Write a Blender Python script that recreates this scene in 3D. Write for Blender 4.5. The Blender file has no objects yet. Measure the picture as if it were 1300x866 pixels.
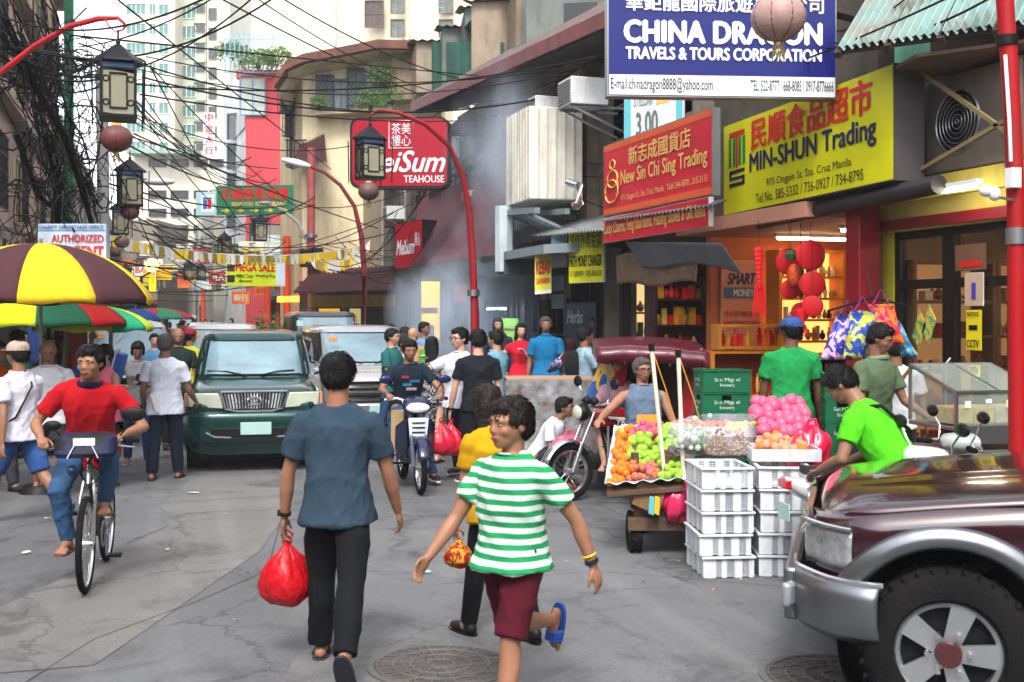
import bpy, bmesh, math, random, colorsys
import numpy as np
from mathutils import Vector, Matrix, noise
R = math.radians
PI = math.pi
rnd = random.Random(11)
sc = bpy.context.scene
COL = sc.collection
TSC = bpy.data.scenes.new('workshop')      # scratch scene for modifiers and text, removed at the end
def evaluated(o):
  TSC.collection.objects.link(o); TSC.view_layers[0].update(); dg = TSC.view_layers[0].depsgraph; me = bpy.data.meshes.new_from_object(o.evaluated_get(dg)); bpy.data.objects.remove(o); return me

# ------------------------------------------------------------ camera, sky, sun, exposure
YAW = R(17.3)
CS, SN = math.cos(YAW), math.sin(YAW)
F, H, HY, CX = 1444.0, 1.9, 400.0, 650.0
cam_d = bpy.data.cameras.new('camera')
cam_d.lens = 40; cam_d.sensor_width = 36; cam_d.clip_start = .05; cam_d.clip_end = 2000
cam_d.shift_y = -33/1300
cam_d.dof.use_dof = True; cam_d.dof.focus_distance = 13; cam_d.dof.aperture_fstop = 4.5
cam = bpy.data.objects.new('camera', cam_d); COL.objects.link(cam)
cam.location = (0, 0, H); cam.rotation_euler = (R(90), 0, -YAW)
sc.camera = cam
w = bpy.data.worlds.new('World'); sc.world = w; w.use_nodes = True
nt = w.node_tree; nt.nodes.clear()
sky = nt.nodes.new('ShaderNodeTexSky'); sky.sky_type = 'NISHITA'; sky.sun_disc = False
SUN_EL, SUN_AZ = 52, 200          # light comes over the left shoulder
sky.sun_elevation = R(SUN_EL); sky.sun_rotation = R(SUN_AZ)
sky.air_density = 1.0; sky.dust_density = 2.0; sky.ozone_density = 1.0
hs = nt.nodes.new('ShaderNodeHueSaturation'); hs.inputs['Saturation'].default_value = .3; hs.inputs['Value'].default_value = 1.0
bg = nt.nodes.new('ShaderNodeBackground'); bg.inputs[1].default_value = .15
wo = nt.nodes.new('ShaderNodeOutputWorld')
nt.links.new(sky.outputs[0], hs.inputs['Color']); nt.links.new(hs.outputs[0], bg.inputs[0]); nt.links.new(bg.outputs[0], wo.inputs[0])
sun_d = bpy.data.lights.new('sun', 'SUN'); sun_d.energy = .8; sun_d.angle = R(14); sun_d.color = (1, .95, .88)
sun = bpy.data.objects.new('sun', sun_d); COL.objects.link(sun); sun.location = (-6, -6, 20)
_sd = Vector((math.sin(R(SUN_AZ))*math.cos(R(SUN_EL)), math.cos(R(SUN_AZ))*math.cos(R(SUN_EL)), math.sin(R(SUN_EL))))
sun.rotation_euler = _sd.to_track_quat('Z', 'Y').to_euler()
sc.view_settings.view_transform = 'Standard'; sc.view_settings.look = 'None'
sc.view_settings.exposure = 1.95; sc.view_settings.gamma = 1
sc.cycles.max_bounces = 6; sc.cycles.diffuse_bounces = 3; sc.cycles.glossy_bounces = 3
sc.cycles.transparent_max_bounces = 8; sc.cycles.volume_bounces = 2
sc.cycles.use_denoising = True
sc.cycles.volume_step_rate = 4

# ------------------------------------------------------------ places
def P(px, py, d):
  x = (px-CX)/F*d; z = H-(py-HY)/F*d
  return Vector((x*CS+d*SN, -x*SN+d*CS, z))
def G(px, d, z=0.):
  v = P(px, HY, d); v.z = z; return v
def GY(px, py):            # ground point under a pixel
  return G(px, H*F/(py-HY))
def dX(px, v):             # depth at which a pixel ray meets the plane X = v
  return v/(CS*(px-CX)/F+SN)
def FX(px, py, v):
  return P(px, py, dX(px, v))
CR = Vector((CS, -SN, 0))  # picture right
CF = Vector((SN, CS, 0))   # into the picture

# ------------------------------------------------------------ materials
def lin(c): return c/12.92 if c <= .04045 else ((c+.055)/1.055)**2.4
def hexc(h):
  if not isinstance(h, str): return tuple(h)+(1,)
  h = h.lstrip('#'); return tuple(lin(int(h[i:i+2], 16)/255) for i in (0, 2, 4))+(1,)
MC = {}
def M(c, rough=.6, metal=0., var=.18, scale=3., bump=.15, bscale=30., coat=0., c2=None, dirt=0., alpha=1., spec=.3, emis=None, es=0., trans=0., wave=None):
  key = (c, rough, metal, var, scale, bump, bscale, coat, c2, dirt, alpha, spec, emis, es, trans, wave)
  if key in MC: return MC[key]
  m = bpy.data.materials.new('paint'); m.use_nodes = True; n = m.node_tree.nodes; l = m.node_tree.links
  b = n['Principled BSDF']; b.inputs['Roughness'].default_value = rough; b.inputs['Metallic'].default_value = metal
  b.inputs['Specular IOR Level'].default_value = spec
  if coat: b.inputs['Coat Weight'].default_value = coat; b.inputs['Coat Roughness'].default_value = .06
  if trans: b.inputs['Transmission Weight'].default_value = trans
  if alpha < 1: b.inputs['Alpha'].default_value = alpha
  base = hexc(c)
  tc = n.new('ShaderNodeTexCoord')
  col = None
  if var or c2:
    ns = n.new('ShaderNodeTexNoise'); ns.inputs['Scale'].default_value = scale; ns.inputs['Detail'].default_value = 5; ns.inputs['Roughness'].default_value = .6
    l.new(tc.outputs['Object'], ns.inputs['Vector'])
    rp = n.new('ShaderNodeValToRGB'); l.new(ns.outputs[0], rp.inputs[0])
    rp.color_ramp.elements[0].position = .3; rp.color_ramp.elements[1].position = .7
    lo = hexc(c2) if c2 else tuple(v*(1-var) for v in base[:3])+(1,)
    hi = base if c2 else tuple(min(1, v*(1+var*.6)) for v in base[:3])+(1,)
    rp.color_ramp.elements[0].color = lo; rp.color_ramp.elements[1].color = hi
    col = rp.outputs[0]
  else:
    b.inputs['Base Color'].default_value = base
  if dirt:
    n2 = n.new('ShaderNodeTexNoise'); n2.inputs['Scale'].default_value = scale*.6; n2.inputs['Detail'].default_value = 9; n2.inputs['Roughness'].default_value = .7
    mp = n.new('ShaderNodeMapping'); mp.inputs['Scale'].default_value = (1.6, 1.6, .35)
    l.new(tc.outputs['Object'], mp.inputs[0]); l.new(mp.outputs[0], n2.inputs['Vector'])
    r2 = n.new('ShaderNodeValToRGB'); r2.color_ramp.elements[0].position = .47; r2.color_ramp.elements[1].position = .66
    r2.color_ramp.elements[0].color = (0, 0, 0, 1); r2.color_ramp.elements[1].color = (dirt,)*3+(1,)
    l.new(n2.outputs[0], r2.inputs[0])
    mx = n.new('ShaderNodeMixRGB'); mx.inputs[2].default_value = (.035, .03, .026, 1); l.new(r2.outputs[0], mx.inputs[0])
    if col: l.new(col, mx.inputs[1])
    else: mx.inputs[1].default_value = base
    col = mx.outputs[0]
  if wave:        # printed pattern: kind, scale, second colour
    kind, ws, wc = wave
    if kind == 'stripe':
      wv = n.new('ShaderNodeTexWave'); wv.bands_direction = 'Z'; wv.inputs['Scale'].default_value = ws; wv.inputs['Distortion'].default_value = .25
    elif kind == 'check':
      wv = n.new('ShaderNodeTexChecker'); wv.inputs['Scale'].default_value = ws
    elif kind == 'leaf':
      wv = n.new('ShaderNodeTexNoise'); wv.inputs['Scale'].default_value = ws; wv.inputs['Distortion'].default_value = 1.5
    else:
      wv = n.new('ShaderNodeTexVoronoi'); wv.inputs['Scale'].default_value = ws
    l.new(tc.outputs['Object'], wv.inputs['Vector'])
    r3 = n.new('ShaderNodeValToRGB'); r3.color_ramp.elements[0].position = .47; r3.color_ramp.elements[1].position = .53
    l.new(wv.outputs['Fac'] if kind in ('stripe', 'check', 'leaf') else wv.outputs['Distance'], r3.inputs[0])
    mx = n.new('ShaderNodeMixRGB'); mx.inputs[2].default_value = hexc(wc); l.new(r3.outputs[0], mx.inputs[0])
    if col: l.new(col, mx.inputs[1])
    else: mx.inputs[1].default_value = base
    col = mx.outputs[0]
  if col: l.new(col, b.inputs['Base Color'])
  if bump:
    nb = n.new('ShaderNodeTexNoise'); nb.inputs['Scale'].default_value = bscale; nb.inputs['Detail'].default_value = 4
    l.new(tc.outputs['Object'], nb.inputs['Vector'])
    bp = n.new('ShaderNodeBump'); bp.inputs['Strength'].default_value = bump; bp.inputs['Distance'].default_value = .02
    l.new(nb.outputs[0], bp.inputs['Height']); l.new(bp.outputs[0], b.inputs['Normal'])
  if emis: b.inputs['Emission Color'].default_value = hexc(emis); b.inputs['Emission Strength'].default_value = es
  MC[key] = m; return m
def paint(c, **k): return M(c, **{**dict(rough=.5, var=.14, bump=.08, dirt=.3, spec=.3), **k})
def cloth(c, **k): return M(c, **{**dict(rough=.9, var=.14, scale=7, bump=.35, bscale=160, spec=.2), **k})
def metal(c, **k): return M(c, **{**dict(rough=.35, metal=.9, var=.12, bump=.03), **k})
def plastic(c, **k): return M(c, **{**dict(rough=.42, var=.1, bump=.04, spec=.28), **k})
BLACK = M('#101113', rough=.5, spec=.2); RUBBER = M('#131314', rough=.9, bump=.3, bscale=60, spec=.12, dirt=.2)
CHROME = metal('#c8cacc', rough=.18); STEEL = metal('#9a9da0', rough=.4)
WHITE = plastic('#dcdcdc'); RED = plastic('#c51420'); REDPOLE = paint('#b01522', dirt=.35)
DARKGLASS = M('#101417', rough=.06, var=0, bump=0, spec=.8)
CARGLASS = M('#6a838c', rough=.05, var=.35, scale=1.3, bump=0, spec=1.)  # pale blue stands in for bright sky reflected in the windscreens

# ------------------------------------------------------------ mesh builder
class MB:
  def __init__(s, o=(0, 0, 0)): s.v = []; s.f = []; s.n = 0; s.o = Vector(o)
  def add(s, vs, fs):
    k = s.n; vs = [tuple(p) for p in vs]; s.v += vs; s.f += [tuple(i+k for i in f) for f in fs]; s.n += len(vs); return s
  def box(s, c, d, rot=None):
    hx, hy, hz = d[0]/2, d[1]/2, d[2]/2
    vs = [Vector((x*hx, y*hy, z*hz)) for x in (-1, 1) for y in (-1, 1) for z in (-1, 1)]
    if rot is not None:
      mt = rot if isinstance(rot, Matrix) else Matrix.Rotation(rot, 3, 'Z')
      vs = [mt @ p for p in vs]
    c = Vector(c)
    return s.add([p+c for p in vs], [(0, 1, 3, 2), (4, 6, 7, 5), (0, 4, 5, 1), (2, 3, 7, 6), (0, 2, 6, 4), (1, 5, 7, 3)])
  def bar(s, a, b, wd, ht=None):       # square bar from a to b
    a, b = Vector(a), Vector(b); d = (b-a); L = d.length
    if L < 1e-6: return s
    q = d.to_track_quat('X', 'Z').to_matrix()
    return s.box((a+b)/2, (L, wd, ht or wd), q)
  def cap(s, a, b, r1, r2=None, n=10, rings=2):  # tapered capsule
    a, b = Vector(a), Vector(b); r2 = r1 if r2 is None else r2
    d = b-a
    if d.length < 1e-6: d = Vector((0, 0, 1e-4))
    q = d.to_track_quat('Z', 'Y').to_matrix()
    st = []
    for i in range(rings+1):
      t = PI/2*(i/(rings+.0)); st.append((a - d.normalized()*r1*math.cos(t), r1*math.sin(t)))
    for i in range(rings, -1, -1):
      t = PI/2*(i/(rings+.0)); st.append((b + d.normalized()*r2*math.cos(t), r2*math.sin(t)))
    vs = []; fs = []
    for c, r in st:
      for j in range(n):
        A = 2*PI*j/n; vs.append(c+q@Vector((max(r, 1e-5)*math.cos(A), max(r, 1e-5)*math.sin(A), 0)))
    m = len(st)
    for i in range(m-1):
      for j in range(n): fs.append((i*n+j, i*n+(j+1) % n, (i+1)*n+(j+1) % n, (i+1)*n+j))
    fs.append(tuple(range(n-1, -1, -1))); fs.append(tuple((m-1)*n+j for j in range(n)))
    return s.add(vs, fs)
  def cyl(s, a, b, r1, r2=None, n=12, capped=True):
    a, b = Vector(a), Vector(b); r2 = r1 if r2 is None else r2
    q = (b-a).to_track_quat('Z', 'Y').to_matrix(); vs = []
    for c, r in ((a, r1), (b, r2)):
      for j in range(n):
        A = 2*PI*j/n; vs.append(c+q@Vector((r*math.cos(A), r*math.sin(A), 0)))
    fs = [(j, (j+1) % n, n+(j+1) % n, n+j) for j in range(n)]
    if capped: fs += [tuple(range(n-1, -1, -1)), tuple(n+j for j in range(n))]
    return s.add(vs, fs)
  def ball(s, c, r, nu=12, nv=8, rot=None):
    if not hasattr(r, '__len__'): r = (r, r, r)
    c = Vector(c); vs = []; fs = []
    for i in range(nv+1):
      t = PI*i/nv
      for j in range(nu):
        A = 2*PI*j/nu; p = Vector((r[0]*math.sin(t+1e-4)*math.cos(A), r[1]*math.sin(t+1e-4)*math.sin(A), r[2]*math.cos(t)))
        if rot is not None: p = rot @ p
        vs.append(c+p)
    for i in range(nv):
      for j in range(nu): fs.append((i*nu+j, (i+1)*nu+j, (i+1)*nu+(j+1) % nu, i*nu+(j+1) % nu))
    return s.add(vs, fs)
  def loft(s, st, n=18, close=True, ex=2.0):        # st: (centre, rx, ry[, matrix])
    vs = []; fs = []
    for q in st:
      c, rx, ry = Vector(q[0]), q[1], q[2]; m = q[3] if len(q) > 3 else None
      for j in range(n):
        A = 2*PI*j/n; ca, sa = math.cos(A), math.sin(A)
        p = Vector((math.copysign(abs(ca)**(2/ex), ca)*rx, math.copysign(abs(sa)**(2/ex), sa)*ry, 0))
        if m is not None: p = m @ p
        vs.append(c+p)
    k = len(st)
    for i in range(k-1):
      for j in range(n): fs.append((i*n+j, i*n+(j+1) % n, (i+1)*n+(j+1) % n, (i+1)*n+j))
    if close: fs += [tuple(range(n-1, -1, -1)), tuple((k-1)*n+j for j in range(n))]
    return s.add(vs, fs)
  def lathe(s, prof, n=20, c=(0, 0, 0), rot=None):  # prof: (r, z)
    c = Vector(c); vs = []; fs = []
    for r, z in prof:
      for j in range(n):
        A = 2*PI*j/n; p = Vector((max(r, 1e-4)*math.cos(A), max(r, 1e-4)*math.sin(A), z))
        if rot is not None: p = rot @ p
        vs.append(c+p)
    for i in range(len(prof)-1):
      for j in range(n): fs.append((i*n+j, i*n+(j+1) % n, (i+1)*n+(j+1) % n, (i+1)*n+j))
    return s.add(vs, fs)
  def tube(s, pts, r, n=6):
    pts = [Vector(p) for p in pts]; vs = []; fs = []; k = len(pts)
    for i, p in enumerate(pts):
      d = pts[min(i+1, k-1)]-pts[max(i-1, 0)]
      if d.length < 1e-7: d = Vector((0, 0, 1))
      q = d.to_track_quat('Z', 'X').to_matrix(); rr = r[i] if hasattr(r, '__len__') else r
      for j in range(n):
        A = 2*PI*j/n; vs.append(p+q@Vector((rr*math.cos(A), rr*math.sin(A), 0)))
    for i in range(k-1):
      for j in range(n): fs.append((i*n+j, i*n+(j+1) % n, (i+1)*n+(j+1) % n, (i+1)*n+j))
    fs += [tuple(range(n-1, -1, -1)), tuple((k-1)*n+j for j in range(n))]
    return s.add(vs, fs)
  def torus(s, c, R0, r, rot=None, n=32, m=8, ry=None):
    c = Vector(c); vs = []; fs = []
    for i in range(n):
      A = 2*PI*i/n
      for j in range(m):
        B = 2*PI*j/m; rr = R0+r*math.cos(B)
        p = Vector((rr*math.cos(A), rr*math.sin(A), (ry or r)*math.sin(B)))
        if rot is not None: p = rot @ p
        vs.append(c+p)
    for i in range(n):
      for j in range(m): fs.append((i*m+j, ((i+1) % n)*m+j, ((i+1) % n)*m+(j+1) % m, i*m+(j+1) % m))
    return s.add(vs, fs)
  def prism(s, poly, vec):     # 3-D polygon pushed along vec
    k = len(poly); poly = [Vector(p) for p in poly]; vec = Vector(vec)
    fs = [tuple(range(k-1, -1, -1)), tuple(range(k, 2*k))]+[(i, (i+1) % k, k+(i+1) % k, k+i) for i in range(k)]
    return s.add(poly+[p+vec for p in poly], fs)
  def grid(s, fn, nu, nv, thick=None):
    vs = [fn(i/nu, j/nv) for i in range(nu+1) for j in range(nv+1)]
    fs = [(i*(nv+1)+j, (i+1)*(nv+1)+j, (i+1)*(nv+1)+j+1, i*(nv+1)+j+1) for i in range(nu) for j in range(nv)]
    return s.add(vs, fs)
  def mesh(s, name, smooth=35):
    me = bpy.data.meshes.new(name)
    o = s.o
    me.from_pydata([(a-o.x, b-o.y, c-o.z) for a, b, c in s.v] if o.length else s.v, [], s.f)
    if smooth:
      me.polygons.foreach_set('use_smooth', [True]*len(me.polygons)); me.set_sharp_from_angle(angle=R(smooth))
    me.update(); return me

def link(name, me, mt, parent=None, bevel=0., loc=None, solid=0.):
  o = bpy.data.objects.new(name, me); COL.objects.link(o)
  if mt is not None:
    if not me.materials: me.materials.append(mt)
    elif me.materials[0] != mt:
      o.material_slots[0].link = 'OBJECT'; o.material_slots[0].material = mt
  if parent is not None: o.parent = parent
  if loc is not None: o.location = loc
  if bevel: b = o.modifiers.new('bevel', 'BEVEL'); b.width = bevel; b.segments = 2; b.limit_method = 'ANGLE'; b.angle_limit = R(40)
  if solid: b = o.modifiers.new('solid', 'SOLIDIFY'); b.thickness = solid
  return o
def part(name, mb, mt, parent, bevel=0., smooth=35, solid=0., label=None):
  mb.o = mb.o if mb.o.length else ORG.get(parent, Vector((0, 0, 0)))
  o = link(name, mb.mesh(name, smooth), mt, parent, bevel, solid=solid)
  ORG[o] = mb.o
  if label: o['label'] = label
  return o
ORG = {}
def thing(name, label, cat, loc=(0, 0, 0), rz=0., group=None, world=False):
  """Empty at the thing's base.  world=True: its parts are given in world coordinates."""
  o = bpy.data.objects.new(name, None); COL.objects.link(o); o.location = loc; o.rotation_euler = (0, 0, rz)
  o['label'] = label; o['category'] = cat; o.empty_display_size = .2
  if group: o['group'] = group
  if world: ORG[o] = Vector(loc)
  return o
def tag(o, label, cat, group=None):
  o['label'] = label; o['category'] = cat
  if group: o['group'] = group
  return o
def solo(name, mb, mt, label, cat, group=None, bevel=0., kind=None, smooth=35, solid=0.):
  """A thing that is one mesh, geometry in world coordinates, origin at its base."""
  a = np.array(mb.v); mb.o = Vector((a[:, 0].mean(), a[:, 1].mean(), a[:, 2].min()))
  o = link(name, mb.mesh(name, smooth), mt, None, bevel, loc=mb.o, solid=solid)
  if kind: o['kind'] = kind
  if label: o['label'] = label
  if cat: o['category'] = cat
  if group: o['group'] = group
  return o
def struct(name, mb, mt, bevel=0., smooth=35): return solo(name, mb, mt, None, None, None, bevel, 'structure', smooth)
def dup(root, loc, rz=None, label=None):
  c = root.copy(); COL.objects.link(c); c.location = loc
  if rz is not None: c.rotation_euler = (0, 0, rz)
  if label: c['label'] = label
  for ch in list(root.children):
    k = ch.copy(); COL.objects.link(k); k.parent = c
    for g in list(ch.children): q = g.copy(); COL.objects.link(q); q.parent = k
  return c

# ------------------------------------------------------------ flat boards and lettering
class Bd:        # a board: A bottom-left, B bottom-right (as read), height h
  def __init__(s, A, B, h, t=.08, up=None):
    s.A = Vector(A); s.B = Vector(B); s.r = (s.B-s.A).normalized(); s.w = (s.B-s.A).length; s.h = h; s.t = t
    s.u = Vector(up).normalized() if up is not None else Vector((0, 0, 1)); s.n = s.r.cross(s.u).normalized()
  def p(s, u, v, out=0.): return s.A+s.r*(u*s.w)+s.u*(v*s.h)+s.n*out
  def slab(s, u0=0, v0=0, u1=1, v1=1, out=0., t=None, mb=None):
    mb = mb or MB(); t = s.t if t is None else t
    return mb.prism([s.p(u0, v0, out-t), s.p(u1, v0, out-t), s.p(u1, v1, out-t), s.p(u0, v1, out-t)], s.n*t)
TXM = {}
def text_mesh(s, bold=0., shear=0., sp=1.):
  key = (s, bold, shear, sp)
  if key in TXM: return TXM[key]
  c = bpy.data.curves.new('lettering', 'FONT'); c.body = s; c.offset = bold; c.shear = shear; c.resolution_u = 3; c.space_character = sp
  me = evaluated(bpy.data.objects.new('tmp', c)); bpy.data.curves.remove(c)
  a = np.zeros(len(me.vertices)*3); me.vertices.foreach_get('co', a); a = a.reshape(-1, 3)
  fs = [tuple(p.vertices) for p in me.polygons]; bpy.data.meshes.remove(me)
  TXM[key] = (a, fs); return TXM[key]
def letter(bd, s, u0, v0, u1, v1, mt, parent, bold=.02, shear=0., out=.012, name='lettering', sp=1., keep=False, both=False):
  a, fs = text_mesh(s, 0., shear, sp)
  if not len(a): return None
  mn, mx = a.min(0), a.max(0); sx = (u1-u0)*bd.w/(mx[0]-mn[0]); sy = (v1-v0)*bd.h/max(mx[1]-mn[1], 1e-5)
  ox = 0
  if keep:
    q = min(sx, sy); ox = ((u1-u0)*bd.w-q*(mx[0]-mn[0]))/2; sx = sy = q
  mb = MB(ORG.get(parent, (0, 0, 0)))
  O = bd.p(u0, v0, out)
  R_, U_ = bd.r, bd.u
  cjk = ord(s[0]) > 0x3000; bk = bold*(.9 if cjk else 1.1)
  for i, (dx, dy) in enumerate(((0, 0), (1, 0), (-1, 0), (0, 1), (0, -1)) if bold > .016 else ((0, 0),)):      # weight: the outline printed again a hair to each side
    mb.add([O+bd.n*.0005*i+R_*(ox+(x-mn[0]+dx*bk)*sx)+U_*((y-mn[1]+dy*bk*.6)*sy) for x, y, _ in a], fs)
  return part(name, mb, mt, parent, smooth=0)

# ------------------------------------------------------------ people
SKINS = ['#946850', '#87604a', '#a0745e', '#b0866e', '#c09680', '#6c4a38']
def skin(i): return M(SKINS[i], rough=.5, var=.12, scale=14, bump=.06, bscale=220, spec=.35)
HAIRM = M('#070606', rough=.55, var=.4, scale=40, bump=.6, bscale=90, spec=.25)
HAIRB = M('#170a06', rough=.5, var=.4, scale=40, bump=.6, bscale=90, spec=.3)
HAIRG = M('#55504c', rough=.6, var=.5, scale=60, bump=.8, bscale=120)
EYEW = M('#8f8278', rough=.6, var=0, bump=0); EYED = M('#0c0806', rough=.5, var=0, bump=0)
BROW = M('#17100d', rough=.9, var=0, bump=0)

def remesh(name, mb, vox, sm=3, fac=.5, folds=0., seed=0, tri=None):
  me = bpy.data.meshes.new(name); me.from_pydata(mb.v, [], mb.f)
  o = bpy.data.objects.new('tmp', me)
  r = o.modifiers.new('r', 'REMESH'); r.mode = 'VOXEL'; r.voxel_size = vox; r.use_smooth_shade = True
  if sm: s = o.modifiers.new('s', 'SMOOTH'); s.factor = fac; s.iterations = sm
  out = evaluated(o); out.name = name; bpy.data.meshes.remove(me)
  n = len(out.vertices)
  if folds and n:
    a = np.zeros(n*3); out.vertices.foreach_get('co', a); a = a.reshape(-1, 3)
    nn = np.zeros(n*3); out.vertices.foreach_get('normal', nn); nn = nn.reshape(-1, 3)
    rs = np.random.RandomState(seed+7); h = np.zeros(n)
    for k in range(7):
      d = rs.randn(3); d[2] *= .55+k*.1; d /= np.linalg.norm(d); fr = 15+12*k
      wv = a + .02*np.sin(a[:, [1, 2, 0]]*(9+3*k)+rs.rand(3)*6)
      h += (1-np.abs(np.sin(wv@d*fr/2+rs.rand()*6)))**2.2*(1.0/(1+k*.45))
    h -= h.mean()*.6; a += nn*(h*folds)[:, None]
    out.vertices.foreach_set('co', a.ravel()); out.update()
  out.polygons.foreach_set('use_smooth', [True]*len(out.polygons))
  return out

def ik(a, t, l1, l2, pole):
  d = t-a; L = min(d.length, (l1+l2)*.995); dn = d.normalized(); x = (l1*l1-l2*l2+L*L)/(2*L)
  h = math.sqrt(max(l1*l1-x*x, 0)); pl = Vector(pole); pl = (pl-dn*pl.dot(dn)).normalized()
  return a+dn*x+pl*h, a+dn*L
def limb(a, l1, l2, f1, f2, ab, side, abk=None):
  """down-pointing two-bone limb: f1 forward swing, f2 added swing of the second bone"""
  abk = ab if abk is None else abk
  def dv(f, b): return Vector((math.sin(R(b))*side, -math.sin(R(f))*math.cos(R(b)), -math.cos(R(f))*math.cos(R(b))))
  m = a+dv(f1, ab)*l1; return m, m+dv(f1+f2, abk)*l2

PCOUNT = [0]
def person(label, px, d, h=1.68, face=0, gnd=0., top=('tee', '#ffffff'), bot=('long', '#20242c'), shoe=('shoe', '#222222'), hair=('short', HAIRM),
           sk=1, q=.02, fem=False, arms=None, legs=None, lean=0., head=(0, 0), ph=None, ikh=None, ikf=None, grip=False, build=1., extra=None,
           loc=None, group=None, rz=None, curl=30, hsz=1., tilt=0., twist=0.):
  PCOUNT[0] += 1; seed = PCOUNT[0]
  loc = loc if loc is not None else G(px, d, gnd)
  rz = -YAW+R(face) if rz is None else rz
  root = thing('person', label, 'person', loc, rz, group)
  arms = arms or {'L': (8, 10, 14), 'R': (-6, 10, 14)}; legs = legs or {'L': (10, -8), 'R': (-10, -6)}
  ikh = ikh or {}; ikf = ikf or {}
  X, Y, Z = Vector((1, 0, 0)), Vector((0, 1, 0)), Vector((0, 0, 1))
  thl, shl, ual, fal = .245*h, .24*h, .172*h, .148*h
  hipw, shw = (.052 if not fem else .055)*h, (.112 if not fem else .098)*h*(.9+.1*build)
  # legs relative to pelvis origin
  J = {}
  for s_, sg in (('L', 1), ('R', -1)):
    hp = Vector((hipw*sg, 0, -.0*h)); f1, f2 = legs[s_][:2]; ab = legs[s_][2] if len(legs[s_]) > 2 else 3
    kn, an = limb(hp, thl, shl, f1, f2, ab, sg); J['hip'+s_], J['knee'+s_], J['ank'+s_] = hp, kn, an
  if ph is None: pz = .042*h-min(J['ankL'].z, J['ankR'].z)
  else: pz = ph
  pel = Vector((0, 0, pz))
  for k in list(J): J[k] = J[k]+pel
  for s_, t in ikf.items():
    sg = 1 if s_ == 'L' else -1
    J['knee'+s_], J['ank'+s_] = ik(J['hip'+s_], Vector(t), thl, shl, (sg*.25, -1, .15))
  Rt = Matrix.Rotation(R(tilt), 3, 'Y') @ Matrix.Rotation(R(lean), 3, 'X') @ Matrix.Rotation(R(twist), 3, 'Z')
  def up(x, y, z):     # torso point; z measured above pelvis in units of h
    zz = z*h; bend = min(1, max(0, z/.12)); m = Matrix.Rotation(R(lean)*(.6+.4*bend), 3, 'X')
    return pel + (Rt @ Vector((x*h, y*h, zz)))
  for s_, sg in (('L', 1), ('R', -1)):
    sh = up(shw/h*sg, .004, .258); a = arms[s_]
    if s_ in ikh:
      el, wr = ik(sh, Vector(ikh[s_]), ual, fal, (sg*.8, .35, -.8))
    else:
      el, wr = limb(sh, ual, fal, a[0], a[2], a[1], sg, a[3] if len(a) > 3 else a[1]*.6)
    J['sh'+s_], J['el'+s_], J['wr'+s_] = sh, el, wr
  b = build
  detail = q < .0125
  bm_ = MB()
  # torso core (rx, ry in h)
  tor = [(-.045, .080, .058), (0, .096, .070), (.05, .089, .066), (.10, .082, .060), (.16, .087, .063), (.21, .096, .067), (.25, .095, .060), (.278, .080, .050), (.298, .056, .042), (.318, .037, .036)]
  if fem: tor = [(-.045, .082, .060), (0, .100, .072), (.05, .088, .060), (.10, .066, .048), (.16, .073, .054), (.205, .084, .074), (.245, .082, .056), (.272, .070, .044), (.296, .048, .038), (.318, .033, .033)]
  def ts(infl=0., z0=-9, z1=9, ky=1.):
    out = []
    for z, rx, ry in tor:
      if z < z0-1e-6 or z > z1+1e-6: continue
      bel = 1+(b-1)*(1.0 if z < .2 else .35)
      out.append((up(0, -.006 if z > .12 else 0, z), rx*h*(.5+.5*bel)*(1 if z > .2 else 1)+infl, ry*h*bel*ky+infl, Rt))
    return out
  bm_.loft(ts(), n=20, ex=2.3)
  nk = up(0, .004, .30); HC = up(0, -.012-.0*h, .405)
  hr = Matrix.Rotation(R(head[0]), 3, 'Z') @ Matrix.Rotation(R(head[1])+R(lean)*.35, 3, 'X')
  hs_ = h if h > 1.5 else h*1.08
  u_ = hs_*.0585*(1.0 if not fem else .95)*hsz     # head half width unit
  def hd(x, y, z): return HC + hr @ Vector((x*u_, y*u_, z*u_))
  bm_.cap(nk, hd(0, .25, -.55), .036*h*(1 if not fem else .82), .034*h*(1 if not fem else .8), 14)
  def hball(c, r): bm_.ball(hd(*c), tuple(k*u_ for k in r), 16, 12, hr)
  hball((0, .12, .28), (.80, 1.0, .92)); hball((0, -.10, -.05), (.72, .84, .85)); hball((0, -.32, -.52), (.50, .56, .52)); hball((0, -.52, -.82), (.30, .30, .22))
  if q < .03:
    bm_.cap(hd(0, -.84, .12), hd(0, -.97, -.20), .09*u_, .13*u_, 10); hball((.13, -.88, -.25), (.11, .11, .09)); hball((-.13, -.88, -.25), (.11, .11, .09)); hball((0, -.52, .25), (.66, .36, .34)); hball((0, -.55, -.50), (.42, .36, .40))
    hball((.30, -.80, .26), (.26, .14, .09)); hball((-.30, -.80, .26), (.26, .14, .09))
    hball((.40, -.58, -.20), (.24, .24, .24)); hball((-.40, -.58, -.20), (.24, .24, .24)); hball((0, -.82, -.50), (.26, .16, .06)); hball((0, -.80, -.60), (.22, .15, .07))
    for sg in (1, -1): hball((.82*sg, .08, -.02), (.10, .20, .28))
  for s_, sg in (('L', 1), ('R', -1)):
    sh, el, wr = J['sh'+s_], J['el'+s_], J['wr'+s_]
    k = (.92 if fem else 1.)*(.6+.4*b)
    bm_.ball(sh+Vector((-.010*sg*h, 0, -.004*h)), .031*h*k, 12, 8); bm_.cap(up(.03*sg, .006, .292), sh+Vector((-.012*sg*h, 0, .003*h)), .026*h, .024*h*k, 10)
    bm_.cap(sh, sh.lerp(el, .5), .028*h*k, .0265*h*k, 12); bm_.cap(sh.lerp(el, .4), el, .0265*h*k, .021*h*k, 12)
    bm_.cap(el, el.lerp(wr, .35), .0215*h*k, .0235*h*k, 12); bm_.cap(el.lerp(wr, .35), wr, .0235*h*k, .0145*h*k, 12)
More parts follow.
